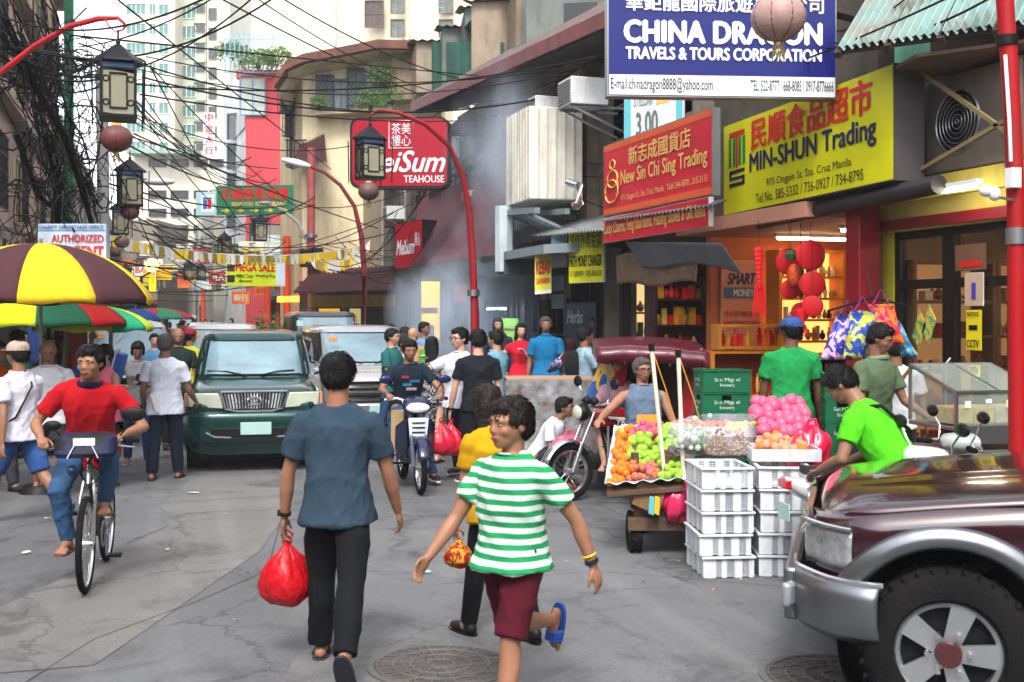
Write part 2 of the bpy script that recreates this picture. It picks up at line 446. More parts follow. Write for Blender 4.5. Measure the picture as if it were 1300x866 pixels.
    # hand
    dr = (wr-el).normalized()
    if s_ in ikh or grip: nrm = Vector((0, 0, -1))
    else: nrm = Vector((-sg, 0, 0))
    nrm = (nrm-dr*nrm.dot(dr)).normalized()
    thd = Vector((-sg, 0, 0)) if (s_ in ikh or grip) else Vector((0, -1, 0))
    sd = dr.cross(nrm).normalized()
    if sd.dot(thd) < 0: sd = -sd
    hm = Matrix((sd, nrm, dr)).transposed()
    pc = wr+dr*.030*h; bm_.ball(pc+dr*.002*h, (.0235*h, .010*h, .034*h), 12, 8, hm)
    cur = 75 if (s_ in ikh and grip) else curl
    fr = .0052*h if detail else .0062*h
    for i, (off, ln) in enumerate(((.017, .042), (.006, .047), (-.006, .043), (-.017, .034))):
      p0 = wr+dr*.052*h+sd*off*h; c0 = R(cur*(.5+.12*i)); dd = dr*math.cos(c0)+nrm*math.sin(c0)
      p1 = p0+dd*ln*.45*h; c1 = c0+R(cur*.9); d2 = dr*math.cos(c1)+nrm*math.sin(c1); p2 = p1+d2*ln*.33*h
      c2 = c1+R(cur*.6); d3 = dr*math.cos(c2)+nrm*math.sin(c2); p3 = p2+d3*ln*.27*h
      sp = 1 if not detail else 1.0
      bm_.cap(p0-dr*.012*h, p1, fr*1.1, fr, 8); bm_.cap(p1, p2, fr, fr*.95, 8); bm_.cap(p2, p3, fr*.95, fr*.8, 8)
    t0 = wr+dr*.016*h+sd*.016*h; t1 = t0+(dr*.7+sd*.65+nrm*.25).normalized()*.026*h; t2 = t1+(dr*.9+sd*.15+nrm*.35).normalized()*.024*h
    bm_.cap(t0, t1, fr*1.5, fr*1.2, 8); bm_.cap(t1, t2, fr*1.2, fr*.9, 8)
    J['hand'+s_] = wr+dr*.062*h+nrm*.012*h
    # leg
    hp, kn, an = J['hip'+s_], J['knee'+s_], J['ank'+s_]
    bm_.cap(hp, hp.lerp(kn, .5), .056*h*(.5+.5*b), .045*h, 14); bm_.cap(hp.lerp(kn, .45), kn, .046*h, .033*h, 14)
    clf = kn.lerp(an, .3)+Vector((0, .012*h, 0)) if True else None
    bm_.cap(kn, clf, .031*h, .034*h, 14); bm_.cap(clf, an, .034*h, .0205*h, 14)
    # foot: heel to toe
    sd_ = (an-kn).normalized(); fw = Vector((0, -1, 0)) - sd_*Vector((0, -1, 0)).dot(sd_)
    flat = an.z < .075*h+.0 or s_ in ikf
    fw = Vector((.12*sg, -1, 0)).normalized() if flat else (fw.normalized()*.9+sd_*.35).normalized()
    dn = Vector((0, 0, -1)) if flat else (sd_-fw*sd_.dot(fw)).normalized()
    J['fw'+s_], J['dn'+s_] = fw, dn
    heel = an+dn*.022*h-fw*.018*h; ball_ = an+dn*.026*h+fw*.085*h
    bm_.cap(heel, an+dn*.018*h+fw*.03*h, .0195*h, .0205*h, 10); bm_.cap(an+dn*.012*h+fw*.02*h, ball_, .021*h, .0155*h, 10)
    sx = fw.cross(dn).normalized()
    for i in range(5):
      o_ = sx*(-.020+.010*i)*h*(1 if sg > 0 else -1)
      bm_.cap(ball_+o_*.8-fw*.02*h+dn*.002*h, ball_+o_+fw*(.034-.004*i)*h+dn*.008*h, .0095*h, (.0095 if i == 0 else .0068)*h, 8)
  body = link('body', remesh('body', bm_, q, 2 if detail else 2), skin(sk), root)
  # face parts
  if q < .03:
    for sg in (1, -1):
      m = MB().ball(hd(.30*sg, -.80, .07), (.14*u_, .075*u_, .052*u_), 10, 8, hr); e = part('eye', m, EYEW, root)
      m = MB().ball(hd(.29*sg, -.845, .07), (.068*u_, .045*u_, .056*u_), 8, 6, hr); part('iris', m, EYED, e)
      m = MB().tube([hd(.12*sg, -.90, .25), hd(.30*sg, -.90, .31), hd(.52*sg, -.76, .25)], [.035*u_, .05*u_, .025*u_], 6); part('eyebrow', m, BROW, root)
    m = MB().ball(hd(0, -.90, -.52), (.24*u_, .085*u_, .045*u_), 10, 6, hr).ball(hd(0, -.89, -.585), (.20*u_, .085*u_, .05*u_), 10, 6, hr)
    part('lips', m, M('#7a4038', rough=.5, var=.1, bump=0), root)
  # hair
  hk, hm_ = hair[0], hair[1]
  if hk != 'none':
    hb = MB()
    def hh(c, r): hb.ball(hd(*c), tuple(k*u_ for k in r), 18, 14, hr)
    if hk == 'bald':
      for sg in (1, -1): hh((.55*sg, .45, -.05), (.34, .55, .42))
      hh((0, .85, -.10), (.62, .38, .45))
    else:
      hh((0, .22, .44), (.92, 1.0, .92)); hh((0, .55, .10), (.84, .66, .85)); hh((0, -.42, .86), (.62, .46, .34))
      for sg in (1, -1): hh((.70*sg, .12, .34), (.26, .42, .42))
    if hk == 'long':
      ln = hair[2] if len(hair) > 2 else 2.4
      st = [(hd(0, .35, .5), .9*u_, .8*u_, hr), (hd(0, .55, -.3), .95*u_, .62*u_, hr)]
      for i in range(1, 5): 
        t = i/4; c = hd(0, .62, -.3)+Vector((0, .25*u_*t, -ln*u_*t)); st.append((c, (1.0+.1*t)*u_*(1-.35*(t > .9)), (.42-.08*t)*u_))
      hb.loft(st, 16)
      for sg in (1, -1): hb.cap(hd(.78*sg, -.1, .2), hd(.85*sg, .1, -1.3), .22*u_, .18*u_, 10)
    if hk == 'bob':
      for sg in (1, -1): hb.cap(hd(.72*sg, -.05, .3), hd(.74*sg, .0, -.55), .24*u_, .22*u_, 10)
      hh((0, .55, -.3), (.8, .45, .6))
    if hk == 'scarf':
      hh((0, .1, -.1), (.98, 1.02, 1.2)); hb.loft([(hd(0, .1, -.7), .8*u_, .9*u_, hr), (up(0, .0, .29), .1*h, .075*h), (up(0, .01, .23), .11*h, .085*h)], 16)
    r = .55 if q < .016 else .8
    hme = remesh('hair', hb, max(q*.9, .008), 1, folds=.0035 if hk != 'scarf' else .002, seed=seed)
    # the face stays free of it
    bmx = bmesh.new(); bmx.from_mesh(hme); inv = hr.transposed(); kill = []
    for f in bmx.faces:
      p = inv @ (f.calc_center_median()-HC)/u_
      if hk == 'scarf': bad = p.y < -.45 and abs(p.x) < .62 and -.95 < p.z < .55
      else: bad = (p.y < -.50 and p.z < .50+.12*math.sin(p.x*9+seed) and abs(p.x) < .72) or (p.y < -.25 and p.z < .05 and hk in ('short', 'bald')) or (hk == 'short' and p.z < -.62)
      if bad: kill.append(f)
    bmesh.ops.delete(bmx, geom=kill, context='FACES'); bmx.to_mesh(hme); bmx.free()
    ho = link('headscarf' if hk == 'scarf' else 'hair', hme, hm_, root, solid=.006)
    if hk != 'scarf' and q < .014:
      sm_ = MB(); hr_ = random.Random(seed); vv = hme.vertices; fl = 1 if hk == 'long' else .5
      for _ in range(700 if q < .0115 else 300):
        v = vv[hr_.randrange(len(vv))]; p = v.co; nn = v.normal; dn_ = Vector((hr_.gauss(0, .3), hr_.gauss(0, .3)-.15, -1)); d_ = (dn_-nn*dn_.dot(nn)).normalized()*(.9)+nn*hr_.uniform(.02, .22)
        L_ = u_*hr_.uniform(.2, .42); sd_ = d_.cross(nn).normalized()*u_*.035; a_ = p-d_*L_*.3+nn*.002
        sm_.add([a_-sd_, a_+sd_, a_+d_*L_*.7+sd_*.7+nn*.003, a_+d_*L_*1.25-nn*.002], [(0, 1, 2), (0, 2, 3)])
      o_ = part('hair_strands', sm_, hm_, ho, smooth=0); o_['kind'] = 'stuff'
  # clothes
  tk, tm = top[0], top[1]; tm = cloth(tm) if isinstance(tm, str) else tm
  bk, bmt = bot[0], bot[1]; bmt = cloth(bmt) if isinstance(bmt, str) else bmt
  vx = max(q, .0105)
  infl = .015
  # trousers
  bb = MB()
  if bk in ('long', 'shorts', 'jeans', 'legging'):
    w = {'long': 1.0, 'shorts': 1.18, 'jeans': .86, 'legging': .92}[bk]
    bb.loft([(up(0, 0, -.05), .085*h*(.5+.5*b)+.006, .062*h*b+.008, Rt)]+[s_ for s_ in ts(.009, -.01, .06)], n=20, ex=2.3)
    for s_, sg in (('L', 1), ('R', -1)):
      hp, kn, an = J['hip'+s_], J['knee'+s_], J['ank'+s_]
      bb.cap(hp+Vector((-.008*sg*h, 0, -.012*h)), hp.lerp(kn, .5), .058*h*(.5+.5*b)*(.93+.07*w), .053*h*(.75+.25*w), 14)
      if bk == 'shorts': bb.cyl(hp.lerp(kn, .45), hp.lerp(kn, .98), .055*h, .052*h, 16)
      else:
        bb.cap(hp.lerp(kn, .45), kn, .053*h*(.75+.25*w), .044*h*w, 14)
        bb.cap(kn, kn.lerp(an, .4)+Vector((0, .008*h, 0)), .043*h*w, .043*h*w, 14); bb.cyl(kn.lerp(an, .3)+Vector((0, .006*h, 0)), an.lerp(kn, .03), .043*h*w, .037*h*w, 16)
    link('shorts' if bk == 'shorts' else 'trousers', remesh('trousers', bb, vx, 2, folds=.009 if bk != 'legging' else .001, seed=seed), bmt, root)
  elif bk == 'skirt':
    ln = bot[2] if len(bot) > 2 else .3
    kn = (J['kneeL']+J['kneeR'])/2
    st = ts(.012, -.01, .06); c0 = st[0][0]
    bb.loft([(kn+Vector((0, 0, (.3-ln)*h)), .105*h+.01, .085*h), ((kn+c0)/2, .110*h, .082*h)]+st, n=20)
    link('skirt', remesh('skirt', bb, vx, 2, folds=.006, seed=seed), bmt, root)
  # shirt
  if tk != 'none':
    tb = MB(); hem = top[2] if len(top) > 2 else -.05
    st = ts(infl+.003, .0, .30)+[(up(0, 0, .312), .046*h, .042*h, Rt)]
    s0 = ts(infl+.003, 0, 0)[0]
    tb.loft([(up(0, -.004, hem), s0[1]+.026, s0[2]+.038, Rt), (up(0, -.004, hem*.4), s0[1]+.017, s0[2]+.024, Rt)]+[(c_, a_+(.006 if i_ == 0 else 0), b_+(.008 if i_ == 0 else 0), m__) for i_, (c_, a_, b_, m__) in enumerate(st)], n=22, ex=2.4)
    sl = {'tee': .62, 'polo': .66, 'long': 2.0, 'tank': 0, 'vest': 0, 'dress': .25}[tk]
    for s_, sg in (('L', 1), ('R', -1)):
      sh, el, wr = J['sh'+s_], J['el'+s_], J['wr'+s_]
      if sl:
        k = (.95 if fem else 1.05)*(.6+.4*b)
        tb.ball(sh+Vector((-.010*sg*h, 0, -.004*h)), .034*h*k+.004, 14, 10); tb.cap(up(.034*sg, .006, .292), sh+Vector((-.012*sg*h, 0, .003*h)), .027*h+.006, .025*h*k+.006, 10)
        if sl > 1:
          tb.cap(sh, el, .036*h*k, .029*h*k, 14); tb.cyl(el, el.lerp(wr, .9), .029*h*k, .022*h*k, 14); tb.ball(el, .029*h*k)
        else: tb.cap(sh, sh.lerp(el, sl*.4), .035*h*k, .0345*h*k, 14); tb.cyl(sh.lerp(el, .1), sh.lerp(el, sl), .0345*h*k, .037*h*k, 16)
        # fabric from shoulder to chest
        tb.cap(sh+Vector((-.01*sg, 0, -.02*h)), up(.06*sg, 0, .18), .031*h, .035*h, 10)
      else:
        tb.cap(up(.055*sg, -.0, .305), up(.07*sg, 0, .24), .018*h+infl, .03*h+infl, 10)
    sm = remesh('shirt', tb, vx, 2, folds=.011 if q < .0125 else .008, seed=seed+50)
    nm = {'tee': 't_shirt', 'polo': 'polo_shirt', 'long': 'shirt', 'tank': 'tank_top', 'vest': 'vest', 'dress': 'dress'}[tk]
    link(nm, sm, tm, root)
    if q < .022:
      cm = top[3] if len(top) > 3 else tm
      cm = cloth(cm) if isinstance(cm, str) else cm
      cb = MB(); c = up(0, -.004, .308 if tk == 'polo' else .306)
      cb.torus(c, .044*h*(1 if not fem else .9), .010*h if tk == 'polo' else .006*h, Rt @ Matrix.Rotation(R(-18), 3, 'X'), 24, 8, ry=.012*h if tk == 'polo' else .005*h)
      part('collar', cb, cm, root)
  # footwear
  sk_, sc_ = shoe[0], shoe[1]
  if sk_ != 'none':
    smt = plastic(sc_, rough=.55)
    for s_, sg in (('L', 1), ('R', -1)):
      an, fw, dn = J['ank'+s_], J['fw'+s_], J['dn'+s_]; sx = fw.cross(dn).normalized()
      fm = Matrix((sx, fw, -dn)).transposed()
      if sk_ == 'shoe':
        m = MB(); m.ball(an+dn*.014*h-fw*.010*h, (.026*h, .034*h, .030*h), 12, 8, fm); m.ball(an+dn*.022*h+fw*.06*h, (.028*h, .066*h, .022*h), 14, 8, fm)
        link('shoe', remesh('shoe', m, max(q*.8, .009), 1), smt, root)
        m = MB(); m.loft([(an+dn*.040*h+fw*.040*h, .029*h, .088*h, fm), (an+dn*.031*h+fw*.040*h, .029*h, .088*h, fm)], 18, ex=2.6); part('sole', m, shoe[2] if len(shoe) > 2 else BLACK, root)
      else:
        m = MB(); m.loft([(an+dn*.046*h+fw*.038*h, .030*h, .088*h, fm), (an+dn*.036*h+fw*.038*h, .030*h, .088*h, fm)], 18, ex=2.6); part('sandal', m, smt, root)
        m = MB()
        if sk_ == 'slide':
          for j in range(3): m.tube([an+fw*(.05+.014*j)*h+dn*.036*h+sx*.028*h, an+fw*(.05+.014*j)*h+dn*.008*h+sx*.016*h, an+fw*(.05+.014*j)*h+dn*.006*h-sx*.012*h, an+fw*(.05+.014*j)*h+dn*.036*h-sx*.028*h], .009*h, 6)
        else:
          for g_ in (1, -1): m.tube([an+fw*.095*h+dn*.028*h+sx*.006*h, an+fw*.065*h+dn*.010*h+sx*.016*h*g_, an+fw*.02*h+dn*.036*h+sx*.029*h*g_], .0035*h, 6)
        part('strap', m, smt, root)
  J['head'] = HC; J['up'] = up; J['hd'] = hd; J['hr'] = hr; J['u'] = u_; J['root'] = root; J['h'] = h; J['Rt'] = Rt
  J['world'] = Matrix.Translation(loc) @ Matrix.Rotation(rz, 4, 'Z')
  return J

def baseball_cap(J, mt, back=False):
  hd, hr, u = J['hd'], J['hr'], J['u']
  m = MB(); 
  st = [(hd(0, .12, .42), 1.0*u, 1.14*u, hr), (hd(0, .13, .62), 1.0*u, 1.12*u, hr), (hd(0, .15, .95), .9*u, 1.0*u, hr), (hd(0, .17, 1.2), .68*u, .76*u, hr), (hd(0, .18, 1.34), .3*u, .34*u, hr)]
  m.loft(st, 20)
  o = part('cap', m, mt, J['root'])
  s = 1 if back else -1
  m = MB(); pts = [hd(.75*math.cos(a), s*(.75+.95*math.sin(a)), .44-.06*math.sin(a)) for a in [PI*i/8 for i in range(9)]]
  m.prism(pts, hr @ Vector((0, 0, .07*u))); part('brim', m, mt, o)
def glasses(J):
  hd, hr, u = J['hd'], J['hr'], J['u']; m = MB()
  for sg in (1, -1):
    m.torus(hd(.32*sg, -1.0, .08), .24*u, .028*u, hr @ Matrix.Rotation(R(90), 3, 'X'), 16, 6)
    m.tube([hd(.55*sg, -.95, .12), hd(.84*sg, -.2, .12), hd(.86*sg, .1, .05)], .025*u, 6)
  m.tube([hd(-.1, -1.05, .12), hd(.1, -1.05, .12)], .025*u, 6)
  part('glasses', m, BLACK, J['root'])
def toW(J, v): return J['world'] @ Vector(v)

def carrier_bag(name, label, cat, hw, sz, mt, group=None, squash=1., seed=0, wf=.5):
  """knotted plastic bag hanging from a hand at world point hw"""
  r = random.Random(seed); m = MB(hw)
  prof = [(.0, -1.0), (.55, -.98), (.9, -.86), (1.0, -.68), (.92, -.5), (.66, -.32), (.34, -.18), (.15, -.08), (.10, 0), (.12, .05)]
  n = 36; vs = []; fs = []
  ph = [r.random()*6 for _ in range(5)]
  for i, (rr, z) in enumerate(prof):
    for j in range(n):
      A = 2*PI*j/n; w_ = 1+.10*math.sin(3*A+ph[0]+z*2)+.05*math.sin(7*A+ph[1]+z*5)+(.10*math.sin(13*A+ph[2]) if z > -.5 else .03*math.sin(11*A+z*9))
      vs.append(hw+Vector((rr*w_*sz*wf*math.cos(A), rr*w_*sz*wf*squash*math.sin(A), z*sz-.03*sz*math.sin(2*A+ph[3])*rr)))
  for i in range(len(prof)-1):
    for j in range(n): fs.append((i*n+j, i*n+(j+1) % n, (i+1)*n+(j+1) % n, (i+1)*n+j))
  m.add(vs, fs)
  root = thing(name, label, cat, hw, 0, group, world=True)
  part('bag_body', m, mt, root, smooth=60)
  m = MB(hw)
  for sg in (1, -1): m.tube([hw+Vector((.02*sg, 0, -.02)), hw+Vector((.03*sg, .0, .03)), hw+Vector((0, 0, .055))], .006, 6)
  part('handle', m, mt, root)
  return root

# ------------------------------------------------------------ ground
def road_mat(c1, c2, rough=.72, crack=.5):
  m = bpy.data.materials.new('asphalt'); m.use_nodes = True; n = m.node_tree.nodes; l = m.node_tree.links; b = n['Principled BSDF']; b.inputs['Specular IOR Level'].default_value = .3
  tc = n.new('ShaderNodeTexCoord')
  def noi(s, d=8, r=.65, dist=0):
    x = n.new('ShaderNodeTexNoise'); x.inputs['Scale'].default_value = s; x.inputs['Detail'].default_value = d; x.inputs['Roughness'].default_value = r; x.inputs['Distortion'].default_value = dist
    l.new(tc.outputs['Object'], x.inputs['Vector']); return x
  def ramp(src, p0, p1, a, c):
    x = n.new('ShaderNodeValToRGB'); l.new(src, x.inputs[0]); e = x.color_ramp.elements; e[0].position = p0; e[1].position = p1; e[0].color = a; e[1].color = c; return x
  def mix(f, a, c, t='MIX'):
    x = n.new('ShaderNodeMixRGB'); x.blend_type = t
    if isinstance(f, float): x.inputs[0].default_value = f
    else: l.new(f, x.inputs[0])
    for i, v in ((1, a), (2, c)):
      if isinstance(v, tuple): x.inputs[i].default_value = v
      else: l.new(v, x.inputs[i])
    return x.outputs[0]
  big = ramp(noi(.35, 6, .6, .6).outputs[0], .35, .65, hexc(c1), hexc(c2))
  grain = ramp(noi(38, 9, .85).outputs[0], .3, .75, (.42, .42, .43, 1), (1.35, 1.34, 1.32, 1))
  col = mix(.75, big.outputs[0], grain.outputs[0], 'MULTIPLY')
  st = ramp(noi(1.1, 10, .72, .8).outputs[0], .5, .72, (0, 0, 0, 1), (.9, .9, .9, 1))
  col = mix(st.outputs[0], col, hexc('#343538'))
  mp = n.new('ShaderNodeMapping'); mp.inputs['Scale'].default_value = (2.2, .12, 1); mp.inputs['Rotation'].default_value = (0, 0, R(-12)); l.new(tc.outputs['Object'], mp.inputs[0])
  tr = n.new('ShaderNodeTexNoise'); tr.inputs['Scale'].default_value = 1.4; tr.inputs['Detail'].default_value = 6; l.new(mp.outputs[0], tr.inputs['Vector'])
  tk = ramp(tr.outputs[0], .52, .7, (0, 0, 0, 1), (.16, .16, .16, 1)); col = mix(tk.outputs[0], col, hexc('#8b8c8b'))
  vo = n.new('ShaderNodeTexVoronoi'); vo.feature = 'DISTANCE_TO_EDGE'; vo.inputs['Scale'].default_value = .42; vo.inputs['Randomness'].default_value = 1
  wn = noi(1.6, 8, .7); ad = n.new('ShaderNodeVectorMath'); ad.operation = 'MULTIPLY_ADD'; ad.inputs[1].default_value = (.9, .9, 0); l.new(wn.outputs['Color'], ad.inputs[0]); l.new(tc.outputs['Object'], ad.inputs[2]); l.new(ad.outputs[0], vo.inputs['Vector'])
  ck = ramp(vo.outputs['Distance'], .0, .011, (crack, crack, crack, 1), (0, 0, 0, 1)); col = mix(ck.outputs[0], col, hexc('#26272a'))
  l.new(col, b.inputs['Base Color'])
  rr = ramp(noi(.9, 6, .6).outputs[0], .35, .65, (rough-.17,)*3+(1,), (rough+.12,)*3+(1,)); l.new(rr.outputs[0], b.inputs['Roughness'])
  bp = n.new('ShaderNodeBump'); bp.inputs['Strength'].default_value = .55; bp.inputs['Distance'].default_value = .02
  hsum = n.new('ShaderNodeMath'); hsum.operation = 'SUBTRACT'; l.new(noi(90, 5, .8).outputs[0], hsum.inputs[0]); l.new(ck.outputs[0], hsum.inputs[1])
  l.new(hsum.outputs[0], bp.inputs['Height']); l.new(bp.outputs[0], b.inputs['Normal']); return m
ASPH = road_mat('#5f6062', '#727374'); CONC = road_mat('#6c6b69', '#7a7874', .78, .45); PAVE = road_mat('#6e6a64', '#85807a', .85, .3)
m = MB(); m.add([(-400, -60, 0), (4.8, -60, 0), (4.8, 700, 0), (-400, 700, 0)], [(0, 1, 2, 3)]); struct('road', m, ASPH)
m = MB(); m.add([(4.8, -60, -.005), (400, -60, -.005), (400, 700, -.005), (4.8, 700, -.005)], [(0, 1, 2, 3)]); struct('ground', m, ASPH)
m = MB(); m.box((8.9, 79, .07), (7.9, 150, .15)); struct('pavement', m, PAVE)
m = MB()
for i in range(60): m.box((4.87, 4.6+i*1.0, .076), (.14, .98, .16))
struct('kerb', m, CONC, bevel=.012)
def patch(name, pts, mt, z):
  m = MB(); a = [GY(*p) for p in pts]; m.add([(p.x, p.y, z) for p in a], [tuple(range(len(a)))]); struct(name, m, mt)
patch('concrete_patch', [(120, 845), (330, 700), (372, 640), (372, 603), (250, 603), (205, 640), (215, 668), (90, 730), (-60, 800), (-60, 860)], CONC, .004)
patch('concrete_patch', [(476, 700), (760, 700), (980, 780), (1400, 800), (1500, 1100), (200, 1100), (330, 900)], road_mat('#67686a', '#7b7b7b', .74, .3), .005)
def seam(pts, wd=.008):
  m = MB(); a = [GY(*p) for p in pts]
  for p, q in zip(a, a[1:]):
    p = p+Vector((0, 0, .006)); q = q+Vector((0, 0, .006)); s_ = (q-p).normalized().cross(Vector((0, 0, 1)))*wd/2; m.add([p-s_, q-s_, q+s_, p+s_], [(0, 1, 2, 3)])
  struct('road_joint', m, M('#434446', rough=.95))
for pts in ([(-20, 900), (120, 812), (250, 764), (345, 722)], [(340, 722), (372, 605)], [(480, 672), (700, 668), (880, 676)], [(205, 640), (372, 628)], [(560, 742), (760, 726), (1000, 746)],
      [(250, 603), (420, 600)], [(160, 690), (215, 668)], [(474, 640), (620, 636)], [(690, 640), (760, 640), (800, 660)]):
  seam(pts)
# litter
lit = random.Random(5)
for i, (px, py, c, s_) in enumerate(((33, 704, '#e8e4dc', .1), (247, 627, '#e6ecee', .16), (541, 728, '#8fc4cc', .12), (135, 712, '#e0e4e6', .13), (905, 752, '#b8803c', .05), (875, 703, '#b8803c', .04), (790, 700, '#c08844', .04), (862, 715, '#c09050', .035), (817, 742, '#7a5a38', .04), (940, 738, '#c08844', .04), (1014, 742, '#c88a40', .05),
    (60, 660, '#d8d4cc', .06), (286, 655, '#9a938a', .05), (610, 690, '#b0aca4', .04), (720, 715, '#a89878', .04), (500, 650, '#9c968c', .05), (212, 700, '#b8b4ac', .05), (300, 790, '#b4b0a8', .05), (455, 640, '#a8a49c', .04), (330, 622, '#7a5030', .04))):
  g = GY(px, py); m = MB(); k = 7; pts = [g+Vector((s_*.42*(.6+.5*lit.random())*math.cos(2*PI*j/k), s_*.34*(.4+.4*lit.random())*math.sin(2*PI*j/k), .012+.012*lit.random())) for j in range(k)]
  m.prism(pts, (0, 0, .003)); solo('litter', m, M(c, rough=.8), 'small scrap of litter lying flat on the grey road', 'litter', 'litter scraps on the road')
def manhole(px, py, r, label):
  g = GY(px, py); root = thing('manhole_cover', label, 'manhole cover', g)
  IR = M('#5e5a58', rough=.6, var=.3, bump=.4)
  m = MB().lathe([(r*1.12, .004), (r*1.12, .012), (r*1.02, .014), (r*1.0, .008)], 48); part('ring', m, IR, root)
  m = MB().lathe([(0, .008), (r*.99, .008)], 48); part('cover', m, M('#4c4948', rough=.7, var=.3), root)
  m = MB()
  for rr in (.97, .72, .46, .2): m.torus((0, 0, .010), r*rr, .008, n=48, m=6)
  for i in range(16):
    a = 2*PI*i/16; m.bar((r*.2*math.cos(a), r*.2*math.sin(a), .011), (r*.97*math.cos(a), r*.97*math.sin(a), .011), .010, .006)
  k = 0
  for x in (-.6, -.2, .2, .6):
    for s_ in (-1, 1):
      q = math.sqrt(.97**2-x*x)*r; m.bar((x*r+.02, -q, .0115), (x*r+.02, q, .0115), .008, .005); break
  for x in (-.6, -.2, .2, .6): q = math.sqrt(.97**2-x*x)*r; m.bar((-q, x*r, .012), (q, x*r, .012), .008, .005)
  part('relief', m, IR, root)
manhole(560, 845, .36, 'round iron manhole cover with a grid relief behind the walking man in stripes')
manhole(1062, 860, .36, 'round iron manhole cover beside the front wheel of the maroon pickup')

# ------------------------------------------------------------ building helpers
def fY(px, X): d = dX(px, X); return P(px, 400, d).y
def fZ(px, py, X): return P(px, py, dX(px, X)).z
WF = paint('#5a5f62'); WP = M('#39474b', rough=.12, var=.5, scale=.7, bump=0, spec=.8)
WINC = {}
def window(root, c, wd, ht, face='x-', fm=None, pm=None, bars=(1, 1), dep=.1, grille=None, sill=False):
  """window let into / set on a wall; c = centre in world, face = which way it looks"""
  fm = fm or WF; pm = pm or WP
  key = (round(wd, 2), round(ht, 2), bars, grille, sill, fm.name)
  if key not in WINC:
    f = MB(); e = .05 if wd < 3 else .12
    for s_ in (-1, 1): f.box((s_*(wd/2), 0, 0), (e, dep, ht+e)); f.box((0, 0, s_*ht/2), (wd-e, dep, e))
    for i in range(1, bars[0]+1): f.box((-wd/2+wd*i/(bars[0]+1), .005, 0), (e*.7, dep*.6, ht-e))
    for i in range(1, bars[1]+1): f.box((0, .008, -ht/2+ht*i/(bars[1]+1)), (wd-e, dep*.5, e*.7))
    if sill: f.box((0, -.06, -ht/2-e*.9), (wd+.2, dep+.12, e*.8))
    p = MB().box((0, .03, 0), (wd-e*.5, .02, ht-e*.5))
    gm = None
    if grille:
      gm = MB(); k = 7
      if grille == 'diamond':
        st_ = .16
        for i in range(-int(ht/st_)-1, int(wd/st_)+1):
          for sg in (1, -1):
            x0 = -wd/2+i*st_; pts = []
            a0, a1 = max(-wd/2, x0), min(wd/2, x0+ht)
            if a1 <= a0: continue
            z0, z1 = -ht/2+(a0-x0), -ht/2+(a1-x0)
            if sg < 0: z0, z1 = -z0, -z1
            gm.bar((a0, -.22, z0), (a1, -.22, z1), .014)
      else:
        n = int(wd/.13)
        for i in range(n+1): gm.bar((-wd/2+wd*i/n, -.2, -ht/2), (-wd/2+wd*i/n, -.2, ht/2), .016)
        for i in range(5): gm.bar((-wd/2, -.2, -ht/2+ht*i/4), (wd/2, -.2, -ht/2+ht*i/4), .016)
      for z in (-ht/2, ht/2):
        gm.bar((-wd/2, -.22, z), (wd/2, -.22, z), .03)
        for x in (-wd/2, wd/2): gm.bar((x, -.22, z), (x, 0, z), .025)
      gm = gm.mesh('grille', 0)
    WINC[key] = (f.mesh('window', 0), p.mesh('pane', 0), gm)
  f, p, g = WINC[key]
  rz = {'x-': -PI/2, 'y-': 0., 'x+': PI/2}.get(face, face)
  o = bpy.data.objects.new('window', f); COL.objects.link(o); o.parent = root; o.location = Vector(c)-ORG.get(root, Vector((0, 0, 0))); o.rotation_euler = (0, 0, rz)
  for me, nm, mt in ((f, 'window', fm), (p, 'pane', pm)):
    if not me.materials: me.materials.append(mt)
  q = bpy.data.objects.new('pane', p); COL.objects.link(q); q.parent = o
  q.material_slots[0].link = 'OBJECT'; q.material_slots[0].material = pm
  if g:
    if not g.materials: g.materials.append(BLACK)
    q = bpy.data.objects.new('grille', g); COL.objects.link(q); q.parent = o
  return o
def ac_unit(c, face, label, s=1., split=False, mtl=None):
  root = thing('air_conditioner', label, 'air conditioner', c, {'x-': -PI/2, 'y-': 0.}.get(face, face), None)
  mt = mtl or paint('#c8cac8', dirt=.25, scale=5)
  W_, H_, D_ = (.85*s, .6*s, .35*s) if split else (.7*s, .48*s, .7*s)
  part('casing', MB().box((0, 0, H_/2), (W_, D_, H_)), mt, root, bevel=.015)
  m = MB()
  if split:
    m.torus((-.12*s, -D_/2-.005, H_/2), .2*s, .012, Matrix.Rotation(R(90), 3, 'X'), 24, 6)
    for i in range(6): m.torus((-.12*s, -D_/2-.005, H_/2), .03*s*(i+.5), .004, Matrix.Rotation(R(90), 3, 'X'), 20, 4)
    part('fan_guard', m, STEEL, root)
    part('fan', MB().cyl((-.12*s, -D_/2-.004, H_/2), (-.12*s, -D_/2+.02, H_/2), .19*s, n=24), BLACK, root)
  else:
    for i in range(9): m.box((0, -D_/2-.006, .06*s+i*.045*s), (W_*.86, .012, .02*s))
    part('louvre', m, M('#6b6d6c', rough=.6), root)
  m = MB()
  for sg in (1, -1): m.bar((sg*W_*.35, -D_/2, -.02), (sg*W_*.35, D_/2+.35, -.02), .035); m.bar((sg*W_*.35, -D_/2+.05, -.02), (sg*W_*.35, D_/2+.35, -.4), .03)
  part('bracket', m, STEEL, root)
  return root
def corrug(mb, A, B, C_, D_, waves, amp=.03, per=6, nv=2):
  """corrugated sheet, A-B along the eave, D-C along the top"""
  A, B, C_, D_ = map(Vector, (A, B, C_, D_)); n = (B-A).cross(D_-A).normalized()
  return mb.grid(lambda u, v: A.lerp(B, u).lerp(D_.lerp(C_, u), v)+n*amp*math.sin(u*waves*2*PI), waves*per, nv)
